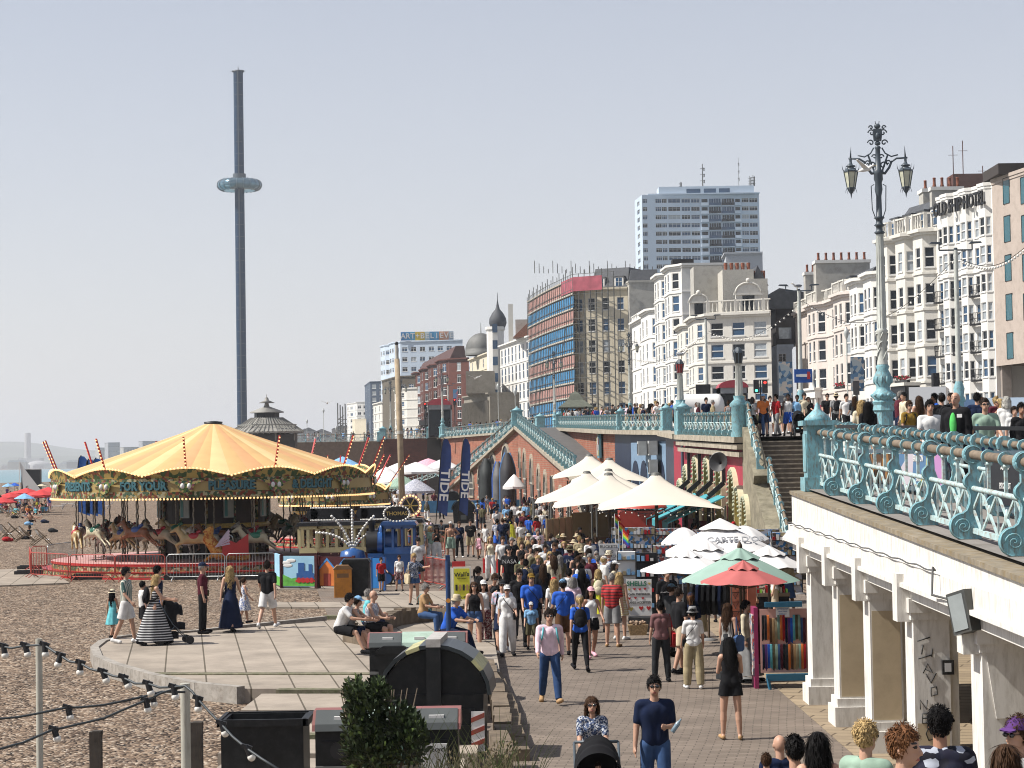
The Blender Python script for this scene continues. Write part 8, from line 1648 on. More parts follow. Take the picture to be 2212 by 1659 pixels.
pw=mat('post_white',(.5,.49,.42),.7,var=.1,dirt=.3,streak=6)
for U,V,d,r_,l in((84,1380,20.5,.033,'slim white post at the left carrying the bulb string'),(400,1476,19,.045,'thicker cream post carrying the crossing bulb strings')):
 p=pt(U,V,d);q=MB();q.cyl((0,0,0),(0,0,p.z),r_,n=16);tag(q.build('light_post',pw,loc=(p.x,p.y,0)),l,'post')
for U,V,d,l in((207,1580,27.5,'squared weathered timber stump on the shingle between the light posts'),(424,1560,26,'cracked timber stump just behind the cream post')):
 p=pt(U,V,d);q=MB();q.cb((0,0,p.z/2),(.15,.13,p.z));q.cb((.02,.02,p.z-.02),(.12,.1,.06));tag(q.build('timber_post',mat('timber_dark',(.07,.06,.05),.95,var=.4,scale=6,streak=8,dirt=.5,bump=.6),loc=(p.x,p.y,0)),l,'post')
def strand(label,P,B,d0,d1):
 """P cable points, B (socket U,V, bulb dU,dV) in image units at their real depth"""
 n=len(P);r=thing('string_light',label,'string light',pt(P[0][0],P[0][1],d0));q=MB(off=r.location);us=[p[0]for p in P];dd=lambda U:d0+(d1-d0)*(U-us[0])/(us[-1]-us[0]);q.tube([pt(U,V,dd(U))for U,V in P],.011,6);q.build('cable',mat('rubber_cable',(.05,.06,.065),.5),r)
 for U,V,du,dv in B:
  d=dd(U);a=pt(U,V-3,d);b=pt(U+du,V+dv,d)-a;b.normalize();q=MB(off=r.location);q.cyl(a-b*.015,a+b*.075,.023,.028,10);q.cb(a,(.09,.03,.035),ry=.3);q.build('socket',iron,r);q=MB(off=r.location);c=a+b*.095;q.sph(c,.034,14,10);q.build('bulb',wbulb,r)
z_=lambda x,y:(x*.25,1244+y*.25)
P=[(-20,1392)]+[z_(x,y)for x,y in((30,612),(95,625),(215,605),(330,598),(385,600),(460,650),(525,690),(600,740),(695,755),(780,805),(885,830),(980,865),(1065,880),(1170,930),(1275,930),(1380,965),(1500,960),(1600,950),(1660,1000),(1710,1065),(1800,1165),(1910,1280),(2010,1390),(2130,1490),(2260,1580),(2420,1680))]
strand('upper string of round white bulbs running down to the right between both posts',P,[(*z_(x,y),a,b)for x,y,a,b in((30,612,2,10),(215,605,6,18),(385,600,2,20),(525,690,-6,18),(695,755,-1,20),(885,830,8,18),(1065,880,11,18),(1275,935,8,22),(1500,965,4,22),(1710,1065,1,24),(1910,1280,9,20),(2130,1490,12,22))],19.5,17)
P=[z_(x,y)for x,y in((-60,1245),(0,1235),(160,1220),(320,1190),(560,1140),(700,1135),(900,1115),(1100,1075),(1290,1030),(1400,1000),(1600,1005))];strand('middle cable with one rusty bulb and a cluster near the cream post',P,[(*z_(585,1145),6,22),(*z_(1320,1030),3,22)],18,18.8)
P=[z_(x,y)for x,y in((-60,1510),(0,1495),(200,1440),(440,1335),(600,1300),(900,1230),(1080,1150),(1240,1085),(1400,1010),(1580,960))];strand('lowest cable with single white bulbs at the bottom left',P,[(*z_(465,1330),8,22),(*z_(1260,1080),5,22)],17.5,18.8)
rr=random.Random(9)
def leaves(mb,c,R_,n,s,mi,flat=.6):
 for i in range(n):
  v=Vector((rr.gauss(0,1),rr.gauss(0,1),rr.gauss(0,1))).normalized()*(rr.random()**.4);p=Vector(c)+Vector((v.x*R_[0],v.y*R_[1],v.z*R_[2]));d=(v+Vector((rr.uniform(-.6,.6),rr.uniform(-.6,.6),rr.uniform(0,1.2)))).normalized();x=d.cross(Vector((rr.random(),rr.random(),rr.random()))).normalized();k=s*rr.uniform(.6,1.2)
  mb.add([p,p+d*k*.5+x*k*.28,p+d*k,p+d*k*.5-x*k*.28],[(0,1,2,3)],mi if rr.random()<.8 else mi+1)
p=gr(815,1560,1.5);r=thing('shrub','dense dark green bush in front of the recycling banks at bottom centre','shrub',(p.x,p.y,0));d=p.y;k=d/4500.
lm=[mat('leaf_dark',(.03,.05,.018),.5,var=.4,scale=6),mat('leaf_mid',(.08,.12,.03),.5,var=.3,scale=6),mat('leaf_ivy',(.1,.13,.035),.5,var=.3,scale=6),mat('leaf_pale',(.2,.23,.08),.5,var=.3,scale=6)]
q=MB()
L_=lambda U,V,RU,RV,n,s,mi:leaves(q,((U-815)*k,rr.uniform(-.1,.1),H-(V-998)*k),(RU*k,.3,RV*k),n,s,mi)
for U,V,a,b,n in((790,1545,42,55,900),(770,1500,25,28,350),(815,1500,26,32,380),(858,1560,40,40,650),(800,1620,60,60,1300),(880,1600,45,50,700),(765,1570,22,60,400),(900,1580,20,30,200)):L_(U,V,a,b,n,.09,0)
for U,V in((752,1487),(776,1478),(808,1480),(788,1495),(842,1516),(896,1556),(866,1540),(820,1487)):L_(U,V,7,18,45,.08,0)
for U,V,a,b,n in((800,1600,32,26,500),(785,1640,36,30,600),(830,1640,30,28,400)):L_(U,V,a,b,n,.055,2)
q.build('foliage',lm,r);q=MB()
for i in range(9):a=rr.uniform(-.4,.4);q.tube([(a*.4,0,0),(a*.7,.05,.9),(a*1.3,rr.uniform(-.1,.1),1.9)],[.03,.02,.006],5)
q.build('stem',tim,r)
q=MB();p=gr(1010,1640,1.0)
for i in range(420):
 x=rr.uniform(-.95,.75);y=rr.uniform(-.5,.5);h=rr.uniform(.7,1.3)if i%9 else rr.uniform(1.3,1.75);b=rr.uniform(-.5,.5);w=.006;P=[Vector((x+b*h*t*t,y,h*t))for t in(0,.4,.75,1)]
 q.add([P[0]-Vector((w,0,0)),P[0]+Vector((w,0,0)),P[1]+Vector((w,0,0)),P[1]-Vector((w,0,0)),P[2]+Vector((w*.7,0,0)),P[2]-Vector((w*.7,0,0)),P[3]],[(0,1,2,3),(3,2,4,5),(5,4,6)],0 if i%3 else 1)
tag(q.build('dry_grass',[mat('grass_dry',(.32,.29,.15),.8),mat('grass_green',(.1,.13,.04),.8)],loc=(p.x,p.y,0)),kind='stuff')
for i,(U,V_,n)in enumerate(((1085,1622,160),(1052,1640,120),(985,1650,120))):
 p=gr(U,V_,.9);q=MB();
 for j in range(7):q.tube([(0,0,0),(rr.uniform(-.12,.12),0,.6),(rr.uniform(-.25,.25),0,.9)],[.012,.01,.005],5,0)
 leaves(q,(0,0,.85),(.25,.2,.2),n,.05,1);tag(q.build('dry_plant',[tim,mat('seed_brown',(.2,.16,.09),.9),mat('seed_green',(.1,.13,.04))],loc=(p.x,p.y,0)),['rightmost brown seed-headed plant at the bottom centre','middle brown seed-headed plant at the bottom centre','left brown seed-headed plant by the recycle sign'][i],'plant')
p=gr(938,1640,.8);q=MB();q.box(-.17,-.02,.62,.17,.01,1.0,0);put_text(q,'Recycle',.09,(.05,-.025,.93),(1,0,0),(0,0,1),(0,-1,0),1,.002,.002);q.tube([(-.1+.035*cos(a/5),-.03,.93+.035*sin(a/5))for a in range(0,26)],.007,5,1);q.cyl((0,.02,0),(0,.02,1),.02,n=6,mi=1);tag(q.build('recycle_sign',[trim,iron],loc=(p.x,p.y,0)),'small white sign reading Recycle beside the bush','sign')
sm_=[speckmat('trinkets_a',[(.55,.52,.5),(.1,.1,.12),(.4,.1,.08),(.1,.25,.4),(.6,.55,.45)],14),speckmat('trinkets_b',[(.5,.5,.55),(.05,.2,.45),(.12,.1,.1),(.6,.6,.6),(.3,.25,.15)],9)]
p=gr(1382,1366);r=thing('shells_sign','white SHELLS sign board with painted hearts at the stall','sign',p,-.05);q=MB();q.box(-.34,0,.45,.34,.04,1.42,0);put_text(q,'SHELLS',.17,(-.06,-.005,1.3),(1,0,0),(0,0,1),(0,-1,0),1,.004,.006);put_text(q,'CASH PREFERRED',.075,(0,-.005,1.02),(1,0,0),(0,0,1),(0,-1,0),2,.003,.002);put_text(q,'CARDS ACCEPTED',.075,(0,-.005,.8),(1,0,0),(0,0,1),(0,-1,0),2,.003,.002)
for i,(x,z)in enumerate(((-.26,1.15),(-.12,1.16),(.02,1.15),(.16,1.16),(.28,1.3),(-.26,.91),(-.1,.92),(.1,.91),(-.22,.62),(.05,.64),(.25,.64))):
 s=.035 if i<8 else.06;q.prism([(0,-s),(s,.2*s),(s*.9,.8*s),(s*.45,s),(0,.6*s),(-s*.45,s),(-s*.9,.8*s),(-s,.2*s)],(x,-.004,z),(1,0,0),(0,0,1),(0,-.004,0),3 if i%4 else 4)
q.build('board',[trim,mat('paint_green',(.05,.2,.12)),iron,red,mat('paint_yellow',(.6,.45,.1))],r)
q=MB();q.box(-.3,-.32,0,.34,.3,.42);q.build('stand',mat('tyre_black',(.03,.03,.03)),r)
p=gr(1378,1374);q=MB();q.prism([(-.2,0),(.2,0),(.27,.3),(-.27,.3)],(0,-.2,0),(1,0,0),(0,0,1),(0,.35,0),0)
for i in range(40):q.sph((rr.uniform(-.2,.2),rr.uniform(-.18,.12),.3+rr.uniform(0,.08)),rr.uniform(.025,.05),6,4,1)
tag(q.build('shell_basket',[mat('wicker',(.3,.2,.1),.8,var=.4,scale=20),mat('shells_brown',(.3,.2,.13),.6,var=.5,scale=20)],loc=p),'wicker basket of shells under the SHELLS sign','basket')
def rack(U,V_,w,h,m,label,name='display_rack',rz=0,dp=.4,z0=.1,cat='display rack',rows=4):
 p=gr(U,V_);q=MB();q.box(-w/2,-dp/2,z0,w/2,dp/2,h,0);rg=random.Random(label)
 for s in(-1,1):q.beam((s*w/2,-dp/2-.02,0),(s*w/2,-dp/2-.02,h+.05),.03,.03,1)
 for i in range(rows):
  z=z0+(h-z0)*(i+.5)/rows;q.box(-w/2,-dp/2-.06,z-.02,w/2,-dp/2,z,1)
  for j in range(max(3,int(w/.13))):x=-w/2+.07+j*.13;q.box(x-.045,-dp/2-.07,z,x+.045,-dp/2-.03,z+rg.uniform(.08,.2),2+rg.randrange(4))
 return tag(q.build(name,[m,iron,trim,clm('lblue'),clm('red'),clm('khaki')],loc=p,rz=rz),label,cat,'souvenir display racks')
rack(1355,1330,.55,1.9,trim,'tall white postcard rack left of the SHELLS sign');rack(1325,1318,.5,1.3,sm_[0],'low trinket rack behind the man in the bucket hat');rack(1398,1335,.62,1.9,clm('dark'),'dark boxed display rack behind the SHELLS sign');rack(1432,1320,.6,2.0,sm_[0],'white beadwork display behind the tall man in black')
rack(1480,1318,1.2,2.0,sm_[1],'wide wall of small souvenirs under the front white umbrella');rack(1545,1322,1.1,1.9,sm_[0],'wide souvenir wall under the sage umbrella');rack(1700,1285,1.0,2.1,sm_[1],'dim souvenir wall beside the white column');rack(1370,1262,1.6,2.1,sm_[1],'blue souvenir wall with buckets behind the flags');rack(1440,1256,1.6,2.0,sm_[0],'patterned souvenir wall left of the large umbrella');rack(1545,1262,1.6,2.0,sm_[0],'patterned souvenir wall beneath the large lettered umbrella');rack(1648,1262,1.2,2.0,sm_[1],'souvenir wall right of the sage umbrella')
rack(1720,1236,.8,2.0,sm_[0],'hat and badge rack under the small umbrella by the stairs')
p=gr(1333,1300);q=MB();q.box(-.3,0,1.2,.3,.03,2.0,0)
for i,t in enumerate(('BUCKETS','£2.50','SETS FROM','SPADES','£1.00')):put_text(q,t,.13,(0,-.005,1.9-.15*i),(1,0,0),(0,0,1),(0,-1,0),1,.003)
q.cyl((0,.03,0),(0,.03,1.9),.02,n=6,mi=1);q.location=0 if 0 else None;tag(q.build('price_sign',[trim,iron],loc=gr(1317,1312)),'handwritten white price sign for buckets and spades','sign')
fl=[clm('red'),clm('orange'),clm('yellow'),clm('green'),clm('blue'),clm('purple')]
for i,(U,V_,rz,l)in enumerate(((1334,1296,.3,'leftmost rainbow flag above the stall'),(1342,1296,.1,'middle rainbow flag above the stall'),(1350,1298,-.5,'lowest rainbow flag above the postcard rack'))):
 p=gr(U,V_);q=MB();zt_=2.85-.25*i;q.cyl((0,0,0),(-.05,0,zt_),.012,n=6,mi=6)
 for k in range(6):q.prism([(0,-k*.07),(.1,-.07-k*.07),(.22,-.2-k*.07),(.2,-.27-k*.07),(.08,-.14-k*.07),(0,-.07-k*.07)],(-.05,0,zt_),(1,0,0),(0,0,1),(0,.012,0),k)
 tag(q.build('rainbow_flag',fl+[trim],loc=p,rz=rz),l,'flag')
p=gr(1598,1372);r=thing('necklace_board','coral red board hung with necklaces under the coral umbrella','display board',p);q=MB();q.box(-.22,0,.1,.22,.04,1.95,0);q.box(.24,.02,.1,.45,.3,1.95,0);q.build('board',mat('coral_board',(.55,.17,.1),.7),r);q=MB()
for i in range(7):
 for x in(-.1,.1):q.tube([(x-.08,-.01,1.85-.25*i),(x,-.015,1.72-.25*i),(x+.08,-.01,1.85-.25*i)],.006,4);q.sph((x,-.02,1.71-.25*i),.018,6,4)
 q.box(-.2,-.012,1.86-.25*i,.2,-.002,1.875-.25*i)
q.build('necklaces',iron,r)
p=gr(1697,1492);r=thing('bead_rack','pink rack of hanging bead strings on blue legs beside the white column','display rack',p);w=.47
q=MB();q.box(-w,.1,.35,w,.14,1.62);q.build('backboard',mat('pink_board',(.66,.36,.3),.7),r);q=MB();q.box(-w+.1,-.02,.2,w,.12,.33);q.beam((-w+.12,0,.25),(-w+.16,-.08,0),.05,.05);q.beam((w-.05,0,.25),(w-.05,-.08,0),.05,.05);q.box(-w+.1,.02,1.66,w-.1,.12,1.76);q.build('frame',mat('frame_blue',(.02,.13,.22),.6),r)
bc=['black','dark','orange','brown','tan','khaki','sage','orange','red','navy','purple','blue','teal','olive','sage','denim','maroon'];
for i in range(34):
 row=i//17;j=i%17;x=-w+.04+j*(2*w-.06)/17;z1=(1.5-.06*((j%6)>2))if row==0 else.92;q=MB();c=clm(bc[(j+row*9)%17])
 for dx in(0,.015,.03):q.tube([(x+dx,.08,z1),(x+dx+rr.uniform(-.004,.004),.07,z1-.25),(x+dx,.08,z1-.5+rr.uniform(-.03,.03))],.009,4)
 q.build('bead_string',c,r)
q=MB();q.box(-.15,.08,1.46,.12,.1,1.66,0);put_text(q,'LOVE BEADS',.04,(-.015,.078,1.62),(1,0,0),(0,0,1),(0,-1,0),1,.002);put_text(q,'Mix & Match',.035,(-.015,.078,1.57),(1,0,0),(0,0,1),(0,-1,0),1,.002);put_text(q,'£2.50 each',.035,(-.015,.078,1.52),(1,0,0),(0,0,1),(0,-1,0),1,.002);q.build('price_card',[trim,sb],r)
p=gr(1632,1488);q=MB();q.box(-.04,-.3,0,.04,.25,1.65,0);q.box(-.07,-.28,.3,-.04,.22,1.5,1);q.box(.04,-.02,.5,.3,.02,1.6,2);tag(q.build('bracelet_rack',[mat('rack_magenta',(.3,.02,.1),.5),sm_[0],clm('maroon')],loc=p),'narrow magenta rack of bracelets left of the bead rack','display rack')
p=gr(1530,1392);r=thing('clothes_rail','rail of dark hooded tops under the sage umbrella','clothes rail',p);q=MB();q.beam((-.6,0,1.6),(.6,0,1.6),.04,.04)
for s in(-.6,.6):q.cyl((s,0,0),(s,0,1.6),.02,n=6)
q.build('frame',steel2,r)
for i in range(8):q=MB();x=-.5+.14*i;q.prism([(-.22,1.45),(0,1.56),(.22,1.45),(.3,1.1),(.22,.75),(-.22,.75),(-.3,1.1)],(x-.03,0,0),(0.3,1,0),(0,0,1),(.07,0,0));q.build('hooded_top',clm(['black','dark','navy','black','black','dark','navy','black'][i]),r)
p=gr(1650,1345);q=MB();q.box(-.7,-.4,.75,.7,.4,.85,0);q.box(-.68,-.38,0,.68,.38,.75,1)
for i in range(16):q.box(-.6+.08*i,-.3,.85,-.55+.08*i,-.1,.95+.05*(i%3),2+i%3)
tag(q.build('stall_table',[tim,clm('black'),clm('lime'),clm('cream'),clm('red')],loc=p),'dark stall table of small goods behind the bead rack','table')
q=MB();x,_=xy(2120,52)
for i,(U,V_)in enumerate(((2108,1455),(2095,1400))):
 p=gr(U,V_);q=MB();q.box(-.5,-.3,.9,.5,.3,.95,0)
 for sx in(-.48,.48):
  for sy in(-.28,.28):q.beam((sx,sy,0),(sx,sy,.92),.05,.05,0)
 for j in range(9):q.box(-.45+.1*j,-.25,.3,-.38+.1*j,.2,.75,1+j%3)
 tag(q.build('book_trolley',[mat('trolley_blue',(.02,.1,.16),.6),clm('maroon'),clm('cream'),clm('denim')],loc=(8.2+i*1.2,p.y+6+3*i,0.05)),['blue trolley of goods seen between the columns','second blue trolley deeper between the columns'][i],'trolley')
def gull(P,rz,label,fly=False,s=1.):
 q=MB();q.tube([(0,.25,.16),(0,.1,.2),(0,-.1,.22),(0,-.2,.3),(0,-.27,.32)],[.01,.07,.075,.04,.03],8,0);q.sph((0,-.25,.33),.045,8,6,0);q.cyl((0,-.29,.32),(0,-.36,.31),.012,.003,5,2)
 if fly:
  for sx in(-1,1):q.prism([(.03,-.1),(.3,-.02),(.65,.12),(.62,.18),(.3,.12),(.03,.08)],(0,0,.22),(sx*.93,0,.36),(0,1,0),(0,0,.02),0)
 else:
  for sx in(-1,1):q.sph((sx*.06,.05,.23),(.03,.2,.06),8,6,1);q.cyl((sx*.03,0,.18),(sx*.03,0,0),.01,n=4,mi=2)
 o=q.build('seagull',[trim,mat('gull_grey',(.22,.24,.27)),mat('beak_yellow',(.5,.35,.05))],loc=P,rz=rz);o.scale=(s,s,s);return tag(o,label,'seagull')
gull(pt(1472,775,106),.9,'seagull perched on the dark red lantern',s=1.1);gull(pt(1722,627,112),-1.2,'seagull perched on the plain lamp by the side street',s=1.1);gull(pt(1870,380,60),1.2,'seagull flying between the two lanterns of the big lamp',True,.9);gull(pt(1028,823,170),.5,'tiny seagull flying over the rainbow lettering block',True);gull(pt(707,876,200),.3,'seagull flying above the far lamp posts',True);gull(pt(1944,488,205),1.,'seagull standing on the cream terrace roof',s=1.2)
def wire(a,b,sag,label,n=26):
 q=MB();a=Vector(a);b=Vector(b);P=[a.lerp(b,t/n)-Vector((0,0,sag*sin(pi*t/n)))for t in range(n+1)];q.tube(P,.015,4,0)
 for p_ in P[1:-1]:q.sph(p_-Vector((0,0,.1)),.06,5,3,1)
 tag(q.build('bulb_wire',[iron,wbulb]),label,'string light')
wire(pt(1530,715,150),pt(1733,650,112),1.2,'string of bulbs from the plain lamp to the side street lamp');wire(pt(1733,650,112),pt(2075,545,88),2.0,'string of bulbs from the side street lamp past the big lamp');wire(pt(2075,560,88),pt(2230,520,80),.6,'string of bulbs at the right edge before the concrete block');wire(pt(1363,775,236),pt(1530,720,150),1.0,'string of bulbs left of the cream corner building')
def sp_(x):return tuple(x.split('-'))if x else None
def solve(U,V,h):
 """distance on the sloping upper deck for a head seen at U, V"""
 d=28.
 while d<260:
  q=pt(U,V,d)
  if q.z<=ZD(d)+h and q.x>lerp(XL,d)+.35 and not(76<d<88.6 and q.x<13.3):return d
  d+=.25
 return d
def N(U,V,h,face,pose,fem,hair,top,bot,label,hat=0,sh=0,bag=0,sk=0,fat=0,hi=0,shoe='shoes-black',up=0,z=0,group=None,logo=None):
 hh=h*{'sit':.74,'sitlean':.7,'table':.72,'sitfloor':.48}.get(pose,1)
 if up:d=solve(U,V,h);x=pt(U,V,d).x;P=(x,d,ZD(d))
 else:a=gr(U,V,z+hh-.01);P=(a.x,a.y,z+.04)
 if V>1500 and not z:hi=1
 o=person(P,face,label,pose,fem,h,sk,sp_(hair),sp_(top),sp_(bot),sp_(shoe),sp_(hat),sh,fat,hi,sp_(bag),None,group or('people on the upper promenade' if up else 'people in the crowd on the promenade'))
 if logo:
  t,sz,c,fr,zz=logo;q=MB();y=-.165 if fr else.14;put_text(q,t,sz,(0,y,zz),(1 if fr else-1,0,0),(0,0,1),(0,-1 if fr else 1,0),0,.004);q.build('chest_print',clm(c),o)
 return o
SH='sandals-tan';TW='trainers-white'
N(1186,1320,1.8,4,'walk',0,'short-dark','long-rose','trousers-jeans','man in pink shirt and blue jeans walking with a green backpack strap',sh=1,bag='backpack-teal',hi=1,shoe='shoes-tan')
N(1278,1508,1.6,0,'push',1,'bob-brown','tee-print','trousers-white','woman in blue patterned top pushing the nearest black pushchair',sh=1)
N(1413,1474,1.8,0,'hold',0,'short-black','tee-navy','trousers-denim','man in dark navy shirt and mirrored sunglasses holding a water bottle',sh=1,fat=.05)
N(1576,1386,1.65,180,'phone',1,'long-black','tank-black','short_shorts-black','woman with long black hair in black vest and shorts seen from behind',hi=1,shoe=SH)
N(1147,1306,1.15,0,'stroll',0,'short-brown','tee-lblue','shorts-olive','small boy in pale blue T-shirt and white cap',hat='cap-white',logo=('BEATLES',.1,'black',1,1.3))
N(1095,1271,1.65,0,'stroll2',1,'short-grey','tee-white','wide-white','woman all in white with white cap and black crossbody bag',hat='cap-white',sh=1,bag='crossbody-black')
N(1024,1262,1.7,0,'stroll',1,'long-brown','tank-black','short_shorts-denim','laughing woman in black vest and denim shorts with long hair',sh=1,shoe=TW)
N(1044,1260,1.68,5,'stroll2',1,'long-dark','tank-white','wide-redfloral','woman in white top, white cap and red patterned trousers',hat='cap-white',sh=1)
N(1085,1255,1.78,0,'walk2',0,'short-dark','tee-tiedye','shorts-navy','man in tie-dye shirt and dark cap with backpack',hat='cap-dark',sh=1,bag='backpack-black',shoe=TW)
N(1147,1245,1.8,10,'stroll',0,'short-brown','shirt-blue','trousers-dark','tall man in loose blue shirt and mustard cap',hat='cap-mustard',bag='crossbody-black')
N(1216,1258,1.78,185,'stroll2',0,'short-dark','tee-blue','shorts-brown','man in bright blue T-shirt and grey cap seen from behind',hat='cap-lblue',bag='crossbody-black')
N(1252,1288,1.68,182,'walk',1,'ponytail-blonde','tee-blue','leggings-black','woman in black leggings and grey cap with big black backpack',hat='cap-grey',bag='backpack-black')
N(1276,1270,1.68,10,'walk2',1,'long-dark','tank-white','short_shorts-black','woman in white vest and pink cap',hat='cap-pink',sk=1,shoe='trainers-pink')
N(1321,1245,1.78,165,'stand',0,'crop-grey','polo-redstripe','shorts-grey','man in red striped polo and pale shorts',fat=.1,shoe=SH)
N(1292,1235,1.66,180,'stand',1,'bob-blonde','tank-lime','skirt-yellow','blonde woman in lime yellow dress beside the red striped polo',bag='backpack-cream')
N(1338,1242,1.7,150,'stand',1,'long-blonde','','sundress-tanstripe','woman in tan striped dress behind the red striped polo',shoe=TW,bag='crossbody-maroon')
N(1426,1306,1.64,190,'stand',1,'short-black','tee-mauve','trousers-dark','person in mauve shirt with a red shoulder bag',bag='shoulder-red',fat=.08,hi=1)
N(1496,1320,1.6,182,'behind',1,'short-black','tee-white','wide-khaki','person in grey bucket hat, white top and khaki trousers with hands behind',hat='bucket-grey',hi=1,bag='crossbody-black',shoe=TW)
N(1466,1278,1.8,120,'hold',0,'crop-dark','tee-black','shorts-beige','man in black T-shirt and beige shorts with striped socks at the stall',sh=1)
N(1450,1268,1.66,130,'hold',0,'short-brown','tee-dark','trousers-black','youth in blue and white cap at the stall',hat='cap-lblue')
N(1440,1234,1.9,20,'stand',0,'short-brown','tee-black','trousers-black','tall smiling man in black printed T-shirt behind the SHELLS sign',logo=('~~~~',.2,'white',1,1.25),sk=0)
N(1492,1288,1.64,170,'hold',1,'ponytail-ginger','tee-navy','trousers-dark','woman in navy cap and navy top at the stall',hat='cap-navy')
N(1572,1310,1.66,140,'stand',1,'long-brown','tank-blackstripe','maxiskirt-dark','woman in striped camisole with a blue shoulder bag',sh=1,bag='shoulder-denim')
N(1612,1304,1.66,60,'hold',1,'tied-black','long-cream','maxiskirt-grey','woman in cream jacket and long grey skirt beside the magenta rack')
N(243,1279,1.22,150,'stroll',1,'long-black','','dress-teal','little girl in turquoise dress and cream sunhat',hat='sunhat-cream',sk=1,z=.27)
N(272,1232,1.84,80,'stroll',0,'short-black','tee-stripe_v','shorts-white','man in striped open shirt and white shorts',sh=1,shoe=TW,z=.27)
N(308,1262,1.38,120,'stand',0,'short-black','tee-white','shorts-black','boy in white T-shirt and black shorts behind the striped shirt',z=.27)
N(333,1243,1.74,100,'push',1,'long-blonde','','maxidress-stripe_h','blonde woman in black and white striped long dress pushing a pushchair',bag='backpack-black',z=.27)
N(340,1229,1.78,110,'stand',0,'short-black','tee-navy','shorts-blue','man in dark blue T-shirt hidden behind the striped dress',z=.27)
N(437,1222,1.8,95,'stand',0,'crop-grey','polo-maroon','trousers-black','older man in maroon polo and dark cap',hat='cap-navy',fat=.08,bag='crossbody-olive',z=.27)
N(497,1224,1.74,175,'walk',1,'long-blonde','','maxidress-navy','blonde woman in long navy dress',bag='crossbody-black',z=.27)
N(527,1252,1.25,110,'stroll',1,'ponytail-brown','','dress-floral','little girl in white spotted dress',z=.27)
N(577,1214,1.8,170,'walk2',0,'short-dark','tee-black','shorts-white','man in black T-shirt and white shorts alone on the terrace',shoe=TW,z=.27)
N(733,1297,1.78,75,'sitlean',0,'short-black','tee-white','shorts-black','man in white T-shirt sitting hunched on the timber wall',fat=.1,z=.3)
N(752,1302,1.68,80,'sitlean',1,'ponytail-dark','tank-grey','shorts-navy','person in pale visor sitting behind the hunched man',hat='cap-lblue',z=.3)
N(799,1286,1.78,70,'sit',0,'','tank-camo','shorts-black','bald man in pale sleeveless top sitting on the timber wall',fat=.12,z=.3)
N(789,1284,1.65,100,'sit',1,'short-grey','tee-teal','trousers-navy','grey-haired person sitting beyond the bald man',z=.3)
N(913,1271,1.62,70,'sit',1,'short-grey','tee-tan','trousers-denim','grey-haired woman in peach top sitting with a teal bag',sh=1,fat=.1,bag='crossbody-teal',z=.3)
N(966,1300,1.75,60,'sitlean',0,'short-grey','shirt-blue','trousers-navy','man in blue shirt and straw hat sitting behind the blue post',hat='bucket-straw',fat=.1,z=.3)
N(823,1209,1.2,20,'stroll2',0,'short-brown','tee-red','shorts-black','boy in red T-shirt beside the blue panel')
N(862,1204,1.25,0,'stand',1,'short-brown','tee-white','shorts-redfloral','small child in white top and patterned shorts beside the train')
N(903,1166,1.8,10,'stand',0,'short-dark','tee-white','shorts-dark','man in white printed T-shirt and black cap beside the train',hat='cap-black',sh=1,logo=('====',.16,'black',1,1.28))
N(894,1201,1.64,30,'point',1,'short-blonde','tee-print','short_shorts-denim','blonde woman in blue and white top carrying a straw basket',sh=1,bag='tote-straw')
N(973,1130,1.8,0,'hip',0,'short-brown','','shorts-sage','shirtless man in white cap and pale green shorts',hat='cap-white',sk=1,fat=.06)
N(943,1141,1.7,10,'phone',1,'long-dark','crop-black','wide-white','woman in black bikini top and white trousers',sh=1,sk=1)
N(930,1140,1.68,40,'stand',1,'long-blonde','tee-sage','trousers-white','woman in pale sage top beside the black bikini top')
N(926,1124,1.78,30,'stand',0,'short-dark','tee-grey','shorts-dark','man in white cap standing behind the women by the barrier',hat='cap-white')
N(910,1148,1.55,20,'stand',1,'short-dark','tee-floral','trousers-navy','person in patterned top and pink cap by the barrier',hat='cap-red')
N(992,1130,1.7,0,'stand',1,'short-brown','tee-navy','trousers-black','woman in dark top with folded arms beside the shirtless man',shoe=TW)
N(1016,1125,1.78,0,'stroll',0,'crop-dark','tee-black','shorts-khaki','man in black printed T-shirt and dark shorts',sh=1,logo=('-o-',.14,'cream',1,1.3))
N(1034,1151,1.3,170,'run',1,'bun-black','tank-pink','short_shorts-pink','girl in pink top and shorts running',sk=2)
N(1048,1136,1.3,150,'stroll',0,'short-black','tee-white','shorts-white','child in white T-shirt holding an adult hand',sk=2)
N(1072,1100,1.78,20,'walk',0,'short-black','tee-white','trousers-black','man in white T-shirt and black cap walking ahead',hat='cap-black')
N(1074,1122,1.76,180,'walk2',0,'short-black','tee-floral','shorts-blue','man in white patterned shirt seen from behind',sk=2)
N(1032,1091,1.68,90,'stand',1,'short-brown','crop-white','shorts-black','woman in white crop top and black shorts beside the domed container')
N(1051,1072,1.62,0,'stroll',1,'short-grey','tee-print','wide-beige','older woman in patterned blouse and cropped beige trousers')
N(1091,1071,1.6,10,'walk',1,'bob-dark','tee-white','trousers-denim','girl in white top and blue jeans in the middle distance')
N(1103,1106,1.7,170,'stand',1,'long-dark','tank-tan','maxiskirt-yellow','woman in long yellow-green skirt with a white bag',bag='shoulder-cream')
N(1111,1086,1.8,180,'walk',0,'short-brown','tee-white','shorts-black','man in white T-shirt and black shorts with a bum bag seen from behind',bag='crossbody-black')
N(1136,1088,1.76,180,'stand',0,'short-brown','tee-lblue','trousers-black','person in pale blue top and black trousers seen from behind')
N(1160,1094,1.74,170,'stand',0,'short-dark','tee-grey','shorts-beige','man in grey top and shorts beside the giant ice cream')
N(1176,1096,1.72,175,'stand',0,'short-grey','tee-cream','trousers-sage','person in cream top right of the giant ice cream')
